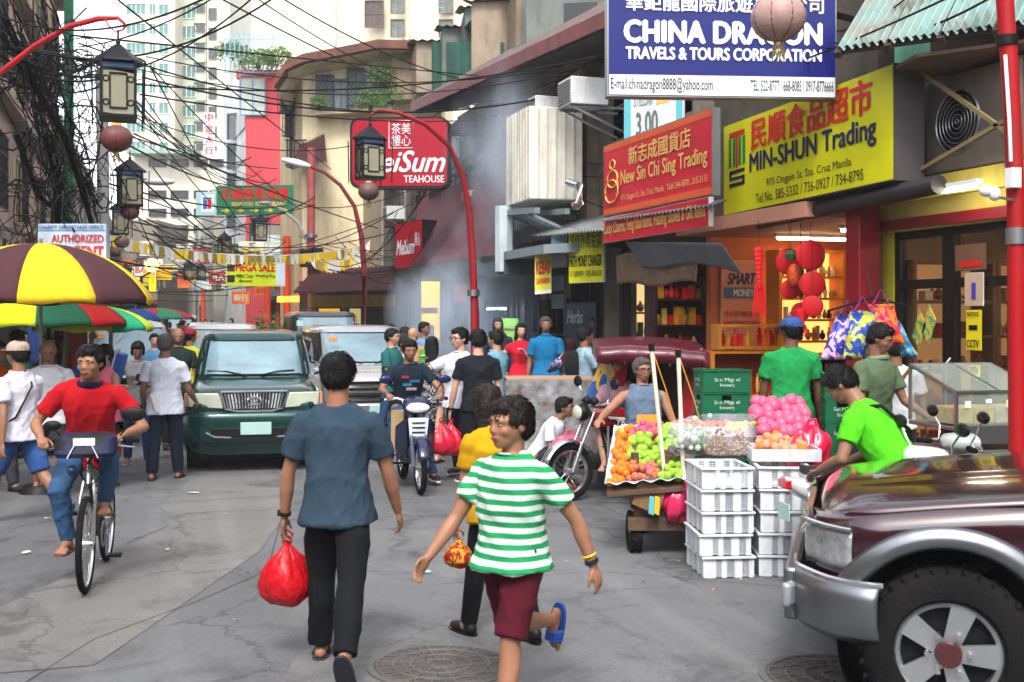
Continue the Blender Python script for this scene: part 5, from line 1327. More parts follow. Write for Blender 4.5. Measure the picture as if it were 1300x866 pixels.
def motorbike(label, loc, rz, kind, c1, c2, name='motorcycle', mir='#17181a', group=None):
  root = thing(name, label, 'scooter' if kind == 'scooter' else 'motorcycle', loc, rz, group)
  P1, P2 = paint(c1, rough=.25, coat=.6, dirt=0), paint(c2, rough=.3, coat=.4, dirt=0)
  r = .29 if kind != 'scooter' else .25; fy, ry = -.64, .62
  if kind == 'tmx': r = .30
  if kind == 'scooter':
    wheel(root, (0, fy, r), r, .10, spokes=5); wheel(root, (0, ry, r), r, .10, spokes=5)
  else:
    spoked(root, (0, fy, r), r, CHROME, .065 if kind != 'tmx' else .075); spoked(root, (0, ry, r), r, CHROME, .08)
  hx, hz = .34, 1.0
  top = Vector((0, fy+.30, .96))
  m = MB()
  for s_ in (-1, 1): m.cyl((s_*.075, fy, r), (s_*.075, fy+.12, r+.30), .022, n=10); m.cyl((s_*.075, fy+.11, r+.27), (s_*.075, fy+.27, .90), .016, n=10)
  part('fork', m, CHROME if kind == 'tmx' else P2, root)
  fender(root, (0, fy, r), r+.035, .07, 20, 150, P1 if kind != 'tmx' else CHROME); fender(root, (0, ry, r), r+.045, .085, 30, 170, BLACK)
  m = MB().tube([(-hx, fy+.42, .98), (-.2, fy+.34, 1.0), (-.06, fy+.30, .95), (.06, fy+.30, .95), (.2, fy+.34, 1.0), (hx, fy+.42, .98)], .013, 8); part('handlebar', m, CHROME, root)
  for s_ in (-1, 1):
    part('grip', MB().cyl((s_*(hx-.10), fy+.40, .985), (s_*(hx+.03), fy+.43, .98), .020, n=10), RUBBER, root)
    part('brake_lever', MB().tube([(s_*.2, fy+.32, .99), (s_*.26, fy+.31, .985), (s_*(hx+.0), fy+.36, .975)], .006, 6), CHROME, root)
    mm = MB().tube([(s_*.2, fy+.36, 1.0), (s_*.24, fy+.33, 1.10), (s_*.30, fy+.34, 1.17)], .007, 6); part('mirror_arm', mm, CHROME if kind != 'under' else BLACK, root)
    part('mirror', MB().ball((s_*.32, fy+.34, 1.20), (.075, .02, .045 if kind != 'tmx' else .06), 14, 8), M(mir, rough=.2), root)
  if kind == 'tmx':
    part('headlight', MB().ball((0, fy+.17, .90), (.09, .085, .09), 16, 10), BLACK, root); part('headlight_glass', MB().ball((0, fy+.105, .90), (.075, .035, .075), 16, 8), HL, root)
    part('instrument', MB().cyl((-.06, fy+.25, 1.0), (-.06, fy+.30, 1.03), .045, n=16).cyl((.06, fy+.25, 1.0), (.06, fy+.30, 1.03), .045, n=16), BLACK, root)
    m = MB(); m.loft([((0, -.33, .80), .07, .06, RX), ((0, -.25, .82), .12, .10, RX), ((0, -.05, .83), .14, .115, RX), ((0, .12, .80), .11, .09, RX), ((0, .2, .77), .06, .05, RX)], 20, ex=2.6); tk = part('fuel_tank', m, P1, root, smooth=60)
    for s_ in (-1, 1):
      m = MB()
      sx_ = s_*.139
      m.prism([(sx_, -.26, .86), (sx_, -.05, .84), (sx_, .12, .79), (sx_, -.06, .815), (sx_, -.22, .83)], (s_*.006, 0, 0)); part('tank_stripe', m, WHITE, tk)
      bd = Bd((sx_+s_*.004, -.14, .765), (sx_+s_*.004, .09, .745), .05) if s_ > 0 else Bd((sx_+s_*.004, .09, .745), (sx_+s_*.004, -.14, .765), .05)
      letter(bd, 'TMX', 0, 0, 1, 1, WHITE, tk, shear=.3, out=.004)
    m = MB().loft([((0, .12, .79), .09, .03, RX), ((0, .2, .80), .12, .045, RX), ((0, .5, .82), .13, .045, RX), ((0, .78, .84), .10, .04, RX), ((0, .84, .85), .05, .02, RX)], 16, ex=3); part('seat', m, M('#141414', rough=.45), root, smooth=60)
  elif kind == 'under':
    m = MB().loft([((0, fy+.16, .90), .09, .05, RX), ((0, fy+.20, .91), .155, .075, RX), ((0, fy+.30, .95), .15, .075, RX), ((0, fy+.40, .97), .10, .05, RX)], 20, ex=2.5); part('headlight_cowl', m, P1, root, smooth=60)
    part('headlight', MB().ball((0, fy+.165, .905), (.13, .04, .055), 18, 8), M('#dfe6e8', rough=.08, coat=1, var=.1), root)
    m = MB().prism([(-.11, fy+.12, .80), (.11, fy+.12, .80), (.09, fy+.13, .55), (0, fy+.12, .50), (-.09, fy+.13, .55)], (0, .03, 0)); part('front_panel', m, plastic('#c8d0d8'), root, bevel=.01)
    for k in range(4): fbox(root, 'panel_slot', 0, .60+.05*k, .14, .012, fy+.115, BLACK, .01, 0)
    for s_ in (-1, 1):
      m = MB().prism([(s_*.12, fy+.16, .80), (s_*.20, fy+.34, .70), (s_*.20, fy+.42, .38), (s_*.15, fy+.36, .32), (s_*.10, fy+.22, .5)], (s_*.02, 0, 0)); part('leg_shield', m, P1, root, bevel=.006)
    m = MB().loft([((0, .05, .74), .08, .03, RX), ((0, .15, .77), .12, .045, RX), ((0, .5, .80), .13, .045, RX), ((0, .78, .82), .08, .03, RX)], 16, ex=3); part('seat', m, M('#141414', rough=.45), root, smooth=60)
    m = MB().loft([((0, .0, .60), .06, .06, RX), ((0, .3, .66), .10, .08, RX), ((0, .8, .72), .07, .06, RX)], 16, ex=3); part('rear_cowl', m, P1, root, smooth=60)
  else:
    m = MB().loft([((0, fy+.10, .62), .05, .05, RX), ((0, fy+.14, .66), .15, .20, RX), ((0, fy+.24, .70), .21, .26, RX), ((0, fy+.34, .66), .20, .30, RX)], 20, ex=2.6); part('front_apron', m, P1, root, smooth=60)
    m = MB().loft([((0, fy+.20, .98), .08, .04, RX), ((0, fy+.26, 1.0), .17, .07, RX), ((0, fy+.38, 1.0), .15, .06, RX), ((0, fy+.44, 1.0), .05, .03, RX)], 20, ex=2.6); part('handlebar_cowl', m, P1, root, smooth=60)
    part('headlight', MB().ball((0, fy+.12, .80), (.12, .05, .07), 14, 8), HL, root)
    m = MB().box((0, -.05, .30), (.34, .55, .06)); part('footboard', m, BLACK, root, bevel=.02)
    m = MB().loft([((0, .12, .48), .12, .14, RX), ((0, .25, .55), .18, .17, RX), ((0, .6, .62), .17, .14, RX), ((0, .92, .72), .11, .06, RX), ((0, 1.0, .76), .05, .03, RX)], 20, ex=2.8); part('rear_cowl', m, P1, root, smooth=60)
    m = MB().loft([((0, .08, .73), .09, .03, RX), ((0, .2, .76), .15, .05, RX), ((0, .6, .80), .14, .05, RX), ((0, .85, .83), .08, .03, RX)], 16, ex=3); part('seat', m, M('#1a1a1b', rough=.45), root, smooth=60)
  m = MB().tube([(0, fy+.27, .88), (0, -.12, .62), (0, 0, .42)], .028, 8).tube([(0, -.1, .66), (0, .3, .68), (0, .75, .70)], .022, 8)
  for s_ in (-1, 1): m.tube([(s_*.03, -.25, .72), (s_*.07, -.18, .35), (s_*.08, .1, .27)], .014, 6); m.tube([(s_*.07, .08, .34), (s_*.075, ry, r)], .018, 6); m.tube([(s_*.09, ry, r), (s_*.10, ry-.06, .66)], .022, 8)
  part('frame', m, BLACK, root)
  m = MB().box((0, -.02, .38), (.2, .3, .2))
  m.cyl((0, -.10, .45), (0, -.18, .60), .065, n=12) if kind == 'tmx' else m.cyl((0, -.1, .40), (0, -.36, .42), .06, n=12)
  for k in range(5): m.cyl((0, -.10-.015*k, .47+.025*k), (0, -.104-.015*k, .478+.025*k), .09, n=16) if kind == 'tmx' else m.cyl((0, -.14-.04*k, .405), (0, -.15-.04*k, .405), .08, n=16)
  part('engine', m, metal('#6d7072', rough=.45), root, bevel=.01)
  m = MB().tube([(.09, -.2, .42), (.12, -.24, .28), (.14, -.05, .22), (.15, .3, .25)], .018, 8).tube([(.15, .25, .25), (.16, .4, .27), (.17, .85, .34)], [.025, .042, .038], 12); part('exhaust', m, CHROME, root)
  m = MB().tube([(-.28, .0, .26), (.28, .0, .26)], .012, 8); part('foot_peg', m, BLACK, root)
  fbox(root, 'tail_lamp', 0, .80 if kind != 'scooter' else .74, .14, .06, ry+.30 if kind != 'scooter' else ry+.37, plastic('#b01018', coat=1), .05)
  fbox(root, 'licence_plate', 0, .55, .2, .12, ry+.38, PLT, .008)
  return root
# blue underbone ridden toward us
BK1 = (G(528, 12.1), -YAW+R(14))
b1 = motorbike('blue and silver motorcycle ridden towards the camera with a cardboard box', BK1[0]+CF*.55+CR*-.10, BK1[1], 'under', '#121a38', '#4a5468', mir='#16204a')
# red tricycle motorcycle, nose to the left
TM = (P(722, 400, 11.6), -YAW-R(58)); TM[0].z = 0
tdir = Matrix.Rotation(TM[1], 3, 'Z') @ Vector((0, 1, 0))
tmx = motorbike('red motorcycle with chrome fork at the front of the maroon tricycle', TM[0]+tdir*.64, TM[1], 'tmx', '#7a0a14', '#c8c8c8')
# scooter nosed behind the white crates (tail toward the left)
sc1 = motorbike('silver and red scooter with its tail against the white crates', P(1165, 400, 8.0)*1-Vector((0, 0, 1.9)), -YAW+R(100), 'scooter', '#b8babc', '#8a1a22', 'scooter')
sc2 = motorbike('white scooter parked by the food case behind the pickup', P(1232, 400, 7.3)-Vector((0, 0, 1.9)), -YAW-R(75), 'scooter', '#d8dadb', '#d8dadb', 'scooter')
sc3 = motorbike('black motorcycle partly hidden behind the wrapped cardboard box', P(695, 400, 15.2)-Vector((0, 0, 1.9)), -YAW+R(70), 'under', '#141415', '#202022')

def bicycle(label, loc, rz, fc='#1d1f22', cargo=False, tyre2=None):
  root = thing('bicycle', label, 'bicycle', loc, rz)
  r = .33; fy, ry = -.52, .52; FM = paint(fc, rough=.3, dirt=0)
  spoked(root, (0, fy, r), r, CHROME if not tyre2 else plastic(tyre2), .045, 28); spoked(root, (0, ry, r), r, CHROME, .045, 28)
  m = MB()
  for s_ in (-1, 1): m.tube([(s_*.05, fy, r), (s_*.05, fy+.06, r+.30), (s_*.03, fy+.12, r+.42)], .011, 8)
  m.cyl((0, fy+.10, r+.40), (0, fy+.19, r+.62), .016, n=10); part('fork', m, CHROME, root)
  m = MB()
  hd_ = Vector((0, fy+.14, r+.48)); bb2 = Vector((0, .02, .30)); stt = Vector((0, .16, .74))
  m.cyl(hd_, bb2, .019, n=10).cyl(hd_+Vector((0, .02, .06)), stt-Vector((0, .02, .06)), .016, n=10).cyl(bb2, stt, .016, n=10)
  for s_ in (-1, 1): m.cyl(bb2+Vector((s_*.03, 0, 0)), (s_*.05, ry, r), .010, n=8).cyl(stt-Vector((0, .02, .05)), (s_*.05, ry, r), .009, n=8)
  part('frame', m, FM, root)
  m = MB().tube([(-.29, fy+.32, 1.0), (-.15, fy+.22, 1.02), (0, fy+.18, .96), (.15, fy+.22, 1.02), (.29, fy+.32, 1.0)], .012, 8); part('handlebar', m, CHROME, root)
  for s_ in (-1, 1):
    part('grip', MB().cyl((s_*.2, fy+.26, 1.01), (s_*.31, fy+.33, 1.0), .018, n=10), RUBBER, root)
    part('brake_lever', MB().tube([(s_*.15, fy+.22, 1.0), (s_*.2, fy+.19, .98), (s_*.29, fy+.25, .96)], .006, 5), CHROME, root)
    part('crank', MB().cyl((s_*.06, .02, .30), (s_*.07, .02-s_*.02, .30-s_*.155), .010, n=8), CHROME, root)
    part('pedal', MB().box((s_*.12, .02-s_*.02, .30-s_*.155), (.1, .08, .02)), BLACK, root)
  m = MB().ball((0, .18, .86), (.07, .13, .035), 14, 8).cyl((0, .16, .74), (0, .175, .85), .013, n=8); part('saddle', m, M('#141414', rough=.5), root)
  m = MB().torus((.04, .02, .30), .09, .008, Matrix.Rotation(R(90), 3, 'Y'), 28, 5); part('chainring', m, STEEL, root)
  if cargo:
    for s_, sz in ((1, .085), (-1, .06)):
      part('mirror_arm', MB().tube([(s_*.18, fy+.24, 1.03), (s_*.24, fy+.2, 1.10), (s_*.27, fy+.2, 1.16)], .006, 5), BLACK, root)
      part('mirror', MB().ball((s_*(.29 if s_ > 0 else .25), fy+.2, 1.20 if s_ > 0 else 1.13), (sz, .02, sz*.6), 14, 8), BLACK, root)
    m = MB().loft([((0, fy+.02, .93), .19, .10), ((0, fy+.02, .96), .205, .11), ((0, fy+.04, 1.06), .20, .10), ((0, fy+.05, 1.09), .15, .07)], 20, ex=4); part('handlebar_bag', m, M('#161d44', rough=.55, wave=('leaf', 6, '#101114')), root)
    fbox(root, 'bag_label', 0, 1.04, .14, .05, fy-.075, WHITE, .008, 0)
    for x in (-.06, .05): part('bag_strap', MB().bar((x, fy-.085, 1.02), (x*1.8, fy-.08, .93), .018, .006), WHITE, root)
    part('headlight', MB().ball((-.09, fy-.01, .84), (.035, .045, .035), 12, 8), plastic('#1c2c50'), root)
    m = MB()
    for k in range(6): a = k; m.tube([(.06*math.cos(a), fy+.10, .92), (.10*math.cos(a*2.1), fy+.05+.02*k, .80), (.03*math.sin(a), fy+.10, .70)], .004, 5)
    part('brake_cable', m, BLACK, root)
  return root
BIC = (G(114, 7.95), -YAW+R(12))
bdir = Matrix.Rotation(BIC[1], 3, 'Z') @ Vector((0, 1, 0))
BICO = BIC[0]+bdir*.35
bicycle('black bicycle ridden by the man in red with a blue handlebar bag', BICO, BIC[1], '#2c3a2a', True)
HB = (G(452, 22), -YAW+R(176))
bicycle('dark bicycle under the helmeted cyclist beside the silver minivan', HB[0], HB[1])

# ------------------------------------------------------------ tricycle cab behind the red motorcycle
def fr(px, d, z): v = P(px, HY, d); v.z = z; return v
tri = thing('tricycle_cab', 'maroon roofed passenger cab of the tricycle with a colourful side panel', 'tricycle', G(830, 12.6), world=True)
MAR = M('#4e0e20', rough=.4, var=.2, scale=4, bump=.15, bscale=25, coat=.2)
DRD = M('#8a0f20', rough=.4, var=.15, bump=.1)
r0, r1 = (750, 12.0), (900, 11.6)
def roofp(u, v):
  a = fr(752+22*0, 12.9, 1.62).lerp(fr(878, 12.9, 1.60), u); b = fr(757, 11.6, 1.56).lerp(fr(900, 11.5, 1.50), u)
  p = a.lerp(b, v); p.z += .035*math.sin(PI*u)+.02*math.sin(PI*v)-.005*math.sin(u*17)*v; return p
part('canopy', MB().grid(roofp, 26, 12), MAR, tri, smooth=30, solid=.012)
m = MB()
edge = [roofp(i/20, 1) for i in range(21)]+[roofp(1, 1-i/8) for i in range(9)]
edge = [roofp(0, i/8) for i in range(9)]+edge
vs = []
for i, p in enumerate(edge): vs += [p+Vector((0, 0, .006)), p+Vector((0, 0, -.15-.01*math.sin(i*1.3)))-CF*.015]
m.add(vs, [(2*i, 2*i+2, 2*i+3, 2*i+1) for i in range(len(edge)-1)]); part('valance', m, MAR, tri, smooth=60, solid=.008)
m = MB()
for px, d in ((760, 12.7), (772, 11.75), (890, 11.7), (880, 12.8)): m.cyl(fr(px, d, .25), fr(px, d, 1.56), .016, n=8)
part('cab_frame', m, CHROME, tri)
m = MB().prism([fr(762, 12.75, .45), fr(880, 12.75, .45), fr(880, 12.75, 1.45), fr(762, 12.75, 1.45)], CF*.03); part('back_panel', m, M('#2a0a10', rough=.6), tri)
m = MB().prism([fr(850, 11.8, .35), fr(905, 11.7, .35), fr(900, 11.7, 1.25), fr(872, 11.8, 1.35)], CF*.04); part('side_panel', m, DRD, tri)
m = MB().prism([fr(740, 12.3, .95), fr(768, 12.2, .98), fr(790, 12.1, 1.47), fr(766, 12.3, 1.47)], CF*.02); part('sticker_panel', m, M('#2d5a9a', rough=.35, wave=('leaf', 5, '#e0b030')), tri)
m = MB().prism([fr(770, 12.15, .78), fr(784, 12.1, .80), fr(800, 12.1, 1.47), fr(785, 12.1, 1.49)], CF*.02); part('wind_flap', m, M('#c41c34', rough=.4), tri)
m = MB()
for k in range(7): m.bar(fr(724+k*4.5, 12.2, .45), fr(746+k*4, 12.25, .95), .012)
m.bar(fr(722, 12.2, .45), fr(756, 12.2, .45), .025).bar(fr(744, 12.25, .97), fr(774, 12.2, .97), .025); part('luggage_rail', m, M('#a8848c', rough=.4, metal=.5), tri)
m = MB().prism([fr(735, 12.2, .25), fr(900, 11.7, .25), fr(900, 12.8, .25), fr(750, 12.9, .25)], (0, 0, .08)); part('floor', m, BLACK, tri)
m = MB().prism([fr(775, 12.2, .33), fr(880, 12.1, .33), fr(880, 12.7, .33), fr(775, 12.7, .33)], (0, 0, .35)); part('bench', m, DRD, tri, bevel=.02)
wheel(tri, fr(880, 12.95, .27)-Vector(tri.location), .27, .12)
m = MB()
for i in range(16): q = roofp(i/15, 1)+CF*.1; m.bar(q-Vector((0, 0, .10)), q-Vector((0, 0, .15+.03*(i % 3))), .012)
part('fringe', m, WHITE, tri)

# ------------------------------------------------------------ crates
def crate_white_mesh():
  W_, D_, H_ = .385, .52, .158; m = MB(); t = .008
  def wall(a, b, cols, z0, z1):
    a, b = Vector(a), Vector(b); L = (b-a).length; d = (b-a)/L
    # solid strips, perforated bays
    bays = cols; n = len(bays)
    x = 0
    for (s_, e_) in bays:
      if s_ > x: m.bar(a+d*x*L+Vector((0, 0, (z0+z1)/2)), a+d*s_*L+Vector((0, 0, (z0+z1)/2)), t, z1-z0)
      k = 5
      for i in range(k): q = a+d*L*(s_+(e_-s_)*(i+.5)/k); m.bar(q+Vector((0, 0, z0+.012)), q+Vector((0, 0, z1-.012)), .0026)
      nz = 9
      for j in range(nz+1): z = z0+.012+(z1-z0-.024)*j/nz; m.bar(a+d*L*s_+Vector((0, 0, z)), a+d*L*e_+Vector((0, 0, z)), t*.8, .0028)
      x = e_
    m.bar(a+d*x*L+Vector((0, 0, (z0+z1)/2)), b+Vector((0, 0, (z0+z1)/2)), t, z1-z0)
  tw = .93
  for s_ in (-1, 1):
    wall((-W_/2*tw, s_*D_/2*tw, 0), (W_/2*tw, s_*D_/2*tw, 0), ((.24, .36), (.46, .62), (.78, .92)), 0, H_-.012)
    wall((s_*W_/2*tw, -D_/2*tw, 0), (s_*W_/2*tw, D_/2*tw, 0), ((.12, .28), (.4, .6), (.72, .88)), 0, H_-.012)
    m.box((0, s_*(D_/2-.008), H_-.010), (W_+.012, .026, .014)); m.box((s_*(W_/2-.008), 0, H_-.0105), (.026, D_-.036, .013))
    for sx in (-1, 1): m.box((sx*(W_/2*tw), s_*D_/2*tw, H_/2-.01), (.016, .016, H_-.03))
  m.box((0, 0, .006), (W_*tw-.02, D_*tw-.02, .008))
  return m.mesh('crate', 0)
CWM = crate_white_mesh()
CRW = plastic('#cfd3d8', rough=.45, dirt=.25, scale=9)
pos = {0: 'lowest', 1: 'second from the ground', 2: 'middle', 3: 'second from the top', 4: 'topmost'}
wr_ = random.Random(2)
WCR = []
for si, (px, d, nm) in enumerate(((912, 8.46, 'left'), (989, 8.5, 'right'))):
  for k in range(5):
    o = link('plastic_crate', CWM, CRW, None, loc=G(px+wr_.uniform(-1.5, 1.5), d, .002+k*.1605)); o.rotation_euler = (0, 0, -YAW+R(4 if si == 0 else -3)+R(wr_.uniform(-1.2, 1.2)))
    tag(o, f'white perforated plastic crate, {pos[k]} in the {nm} stack by the fruit cart', 'crate', 'white plastic crates')
def beer_mesh():
  W_, D_, H_ = .46, .30, .205; m = MB()
  for s_ in (-1, 1):
    m.box((0, s_*(D_/2-.008), H_*.32), (W_, .016, H_*.64)); m.box((0, s_*(D_/2-.008), H_*.93), (W_, .017, H_*.12))
    for sx in (-1, 1): m.box((sx*W_*.30, s_*(D_/2-.008), H_*.755), (W_*.40, .0155, H_*.24))
    m.box((s_*(W_/2-.008), 0, H_*.32), (.016, D_-.032, H_*.64)); m.box((s_*(W_/2-.008), 0, H_*.93), (.017, D_-.034, H_*.12))
    for sx in (-1, 1): m.box((s_*(W_/2-.008), sx*D_*.33, H_*.755), (.0155, D_*.26, H_*.24))
    for x in (-.49, -.17, .17, .49): m.box((x*W_*.96, s_*(D_/2+.001), H_*.5), (.012, .014, H_*.96))
    m.box((0, s_*(D_/2+.002), H_*.04), (W_+.01, .016, .012)); m.box((0, s_*(D_/2+.002), H_*.97), (W_+.01, .016, .012))
  m.box((0, 0, .02), (W_-.04, D_-.04, .012))
  return m.mesh('beer_crate', 0)
BM = beer_mesh(); BGR = plastic('#14603f', rough=.4, dirt=.2, scale=8, var=.15)
LW = plastic('#c8d8c8')
def lettermesh(s1, s2, w_, zz, y, face='f'):
  out = []
  for s_, z, wd, hh_ in ((s1, zz-.004, w_, .042), (s2, zz-.052, w_*.66, .040)):
    a, fs = text_mesh(s_, 0., 0); mn, mx = a.min(0), a.max(0)
    vs = [((x-mn[0])/(mx[0]-mn[0])*wd-wd/2, (yy-mn[1])/(mx[1]-mn[1])*hh_) for x, yy, _ in a]
    out.append((vs, fs, z))
  m = MB()
  for vs, fs, z in out:
    m.add([((x, y, z+q) if face == 'f' else (y, -x, z+q)) for x, q in vs], fs)
  return m.mesh('lettering', 0)
LM1 = lettermesh('San Miguel', 'Brewery', .24, .095, -.153-.003); LM2 = lettermesh('San Miguel', 'Brewery', .17, .095, -.234, 's')
ordn = ['lowest', 'second', 'third', 'fourth', 'fifth', 'topmost']
for si, (px, d, rz, txt, n) in enumerate(((917, 10.6, 8, 'stack behind the fruit trays', 6), (1068, 9.9, 78, 'stack beside the olive polo', 6))):
  for k in range(n):
    o = link('beer_crate', BM, BGR, None, loc=G(px+wr_.uniform(-1, 1), d, .152+k*.2075)); o.rotation_euler = (0, 0, -YAW+R(rz)+R(wr_.uniform(-1.5, 1.5)))
    tag(o, f'dark green beer crate, {ordn[k]} of six in the {txt}', 'beer crate', 'green beer crates')
    link('lettering', LM1, LW, o); link('lettering', LM2, LW, o)

# ------------------------------------------------------------ fruit cart
WOOD = M('#5a4636', rough=.85, var=.35, scale=8, bump=.4, bscale=30)
cart = thing('fruit_cart', 'low wooden pushcart loaded with fruit trays between tricycle and crates', 'cart', G(900, 9.6), world=True)
def slat(a, b, w_, h_=None): return part('plank', MB(ORG[cart]).bar(a, b, w_, h_), WOOD, cart)
for i in range(7): z = .40; a = fr(800, 9.15+i*.17, z-.02*0); b = fr(1030, 9.0+i*.17, z); slat(a, b, .15, .025)
slat(fr(804, 9.05, .34), fr(1030, 8.92, .34), .05, .09); slat(fr(806, 10.2, .34), fr(1020, 10.1, .34), .05, .09)
for px, d in ((848, 9.05), (806, 9.1), (1020, 8.95), (1015, 10.0), (850, 10.1)): slat(fr(px, d, .35), fr(px, d, .80), .05, .05)
slat(fr(838, 9.05, .80), fr(1020, 8.95, .80), .05, .05); slat(fr(840, 10.1, .82), fr(1016, 10.0, .82), .05, .05)
for i in range(6): slat(fr(848, 9.2+i*.17, .825), fr(1022, 9.05+i*.17, .825), .14, .02)
slat(fr(797, 9.0, .25), fr(880, 9.0, .25), .06, .10)
for px, d in ((805, 9.15), (1000, 9.1), (815, 10.0)):
  w_ = wheel(cart, fr(px, d, .16)-Vector(cart.location), .16, .09, BLACK); w_.rotation_euler = (0, 0, -YAW+R(4))
for (a, b) in (((845, 580), (827, 441)), ((868, 592), (861, 449))):
  p, q = P(*a, 9.0), P(*b, 9.05); p.z = .55
  o = thing('canopy_pole', 'white plastic pipe standing up from the fruit cart, '+('left' if a[0] < 850 else 'right')+' one of the pair', 'pole', (p.x, p.y, p.z), world=True)
  part('pipe', MB(p).cyl(p, q, .017, n=10), plastic('#d8cdb8', dirt=.3), o)
  part('joint', MB(p).cyl(q-(q-p).normalized()*.03, q+(q-p).normalized()*.03, .024, n=10), BLACK, o)
  part('tie_rope', MB(p).tube([q, q+CR*.12-Vector((0, 0, .35)), q+CR*.22-Vector((0, 0, .7))], .005, 5), M('#c88a30'), o)
def tray(label, c, w_, d_, h_, rz, mt, name='fruit_tray', tilt=0.):
  root = thing(name, label, 'tray', c, rz); root.rotation_euler = (R(tilt), 0, rz)
  part('base', MB().box((0, 0, .005), (w_, d_, .01)), mt, root)
  for s_ in (-1, 1): part('side', MB().box((s_*w_/2, 0, h_/2), (.012, d_, h_)), mt, root); part('side', MB().box((0, s_*d_/2, h_/2), (w_-.013, .012, h_)), mt, root)
  return root
FRM = {}
def fruit_mesh(kind):
  if kind in FRM: return FRM[kind]
  m = MB()
  if kind == 'round': m.lathe([(0, .92), (.12, .96), (.5, .86), (.86, .5), (1, .02), (.88, -.48), (.55, -.84), (.18, -.97), (0, -.93)], 18)
  elif kind == 'apple': m.lathe([(0, .62), (.10, .70), (.3, .86), (.62, .88), (.92, .55), (1, .08), (.86, -.5), (.55, -.88), (.3, -.92), (0, -.80)], 18)
  elif kind == 'pomelo': m.lathe([(0, 1.1), (.25, 1.04), (.6, .82), (.9, .35), (1, -.15), (.86, -.6), (.5, -.9), (0, -.98)], 18)
  FRM[kind] = m.mesh('fruit', 60); return FRM[kind]
FC = {'orange': plastic('#e8761a', rough=.45, bump=.3, bscale=90, var=.15), 'green apple': plastic('#9fc23a', rough=.3, var=.25, scale=20, c2='#7ab030'), 'red apple': plastic('#b8222a', rough=.3, scale=20, c2='#d88a58'),
      'mandarin': plastic('#e85a14', rough=.45, bump=.3, bscale=90), 'pear': plastic('#d8c060', rough=.4), 'pomelo': plastic('#c02a5c', rough=.3, scale=18, c2='#d8708a'), 'dragon fruit': plastic('#c8205a', rough=.4, c2='#e06a80', scale=25), 'peach': plastic('#e8a080', rough=.5, c2='#e06a50', scale=16)}
FL = {'orange': 'bright orange lying in the sloping fruit tray of the cart', 'green apple': 'shiny green apple heaped in the middle of the cart', 'red apple': 'small red apple at the lower edge of the fruit heap', 'mandarin': 'small deep orange mandarin in the tray by the beer crates',
      'pear': 'yellow pear in the tray behind the clear bags', 'pomelo': 'pink wrapped pomelo in the rows at the right of the cart', 'dragon fruit': 'magenta dragon fruit on the upper part of the heap', 'peach': 'pale peach packed on the crate of the right stack'}
FG = {k: v for k, v in (('orange', 'oranges on the cart'), ('green apple', 'green apples on the cart'), ('red apple', 'red apples on the cart'), ('mandarin', 'mandarins in the back tray'), ('pear', 'pears in the back tray'), ('pomelo', 'wrapped pomelos'), ('dragon fruit', 'dragon fruits on the heap'), ('peach', 'peaches on the right crates'))}
fr_ = random.Random(8)
def fruit(kind, p, r):
  o = link(kind.replace(' ', '_'), fruit_mesh('apple' if 'apple' in kind else ('pomelo' if kind in ('pomelo', 'pear') else 'round')), FC[kind], None, loc=p)
  o.scale = (r, r, r*fr_.uniform(.92, 1.03)); o.rotation_euler = (fr_.uniform(-.6, .6), fr_.uniform(-.6, .6), fr_.uniform(0, 6)); tag(o, FL[kind], 'fruit', FG[kind])
# sloping display at the left end: white lined tray
A0, A1, A2, A3 = fr(770, 8.95, .50), fr(868, 8.85, .56), fr(862, 9.7, .88), fr(782, 9.75, .86)
m = MB().prism([A0, A1, A2, A3], (0, 0, -.03)); 
st = thing('display_tray', 'sloping tray lined with white foil holding the apples and oranges', 'tray', fr(815, 9.3, .45), world=True)
part('board', m, WOOD, st)
def foil(u, v): p = A0.lerp(A1, u).lerp(A3.lerp(A2, u), v); e = max(0, .12-min(u, 1-u, v, 1-v))/.12; p.z += .03+.05*e+.012*math.sin(u*30+v*9)*math.cos(v*26); p += (p-(A0+A2)/2)*.06*e; return p
part('foil_lining', MB().grid(foil, 30, 30), M('#c9ccd2', rough=.3, metal=.3, var=.25, scale=9, bump=.6, bscale=24), st, smooth=60, solid=.004)
rr = .034
for j in range(12):
  n = 13
  for i in range(n):
    u, v = (i+.5+.5*(j % 2))/n*.94+.02, (j+.55)/12.2
    if u > .97: continue
    p = A0.lerp(A1, u).lerp(A3.lerp(A2, u), v); z = .05+.035*math.sin(PI*u)
    if u < .27: k = 'orange'
    elif v > .76: k = 'dragon fruit' if u < .7 else 'green apple'
    elif v < .26 and u < .7: k = 'red apple'
    else: k = 'green apple'
    if fr_.random() < .04: continue
    if fr_.random() < .10: k = fr_.choice(('green apple', 'red apple', 'dragon fruit', 'orange'))
    rad = rr*({'orange': 1.05, 'red apple': .85, 'dragon fruit': 1.05}.get(k, 1.0))
    fruit(k, p+Vector((fr_.uniform(-.016, .016), fr_.uniform(-.016, .016), z+fr_.uniform(0, .045))), rad*fr_.uniform(.88, 1.1))
for j in range(4):
  for i in range(5):
    p = fr(800+i*13+fr_.uniform(-3, 3), 9.25+j*.12, .80-.06*(3-j)+fr_.uniform(0, .02)+.02); fruit('green apple' if i > 0 else 'orange', p, .041)
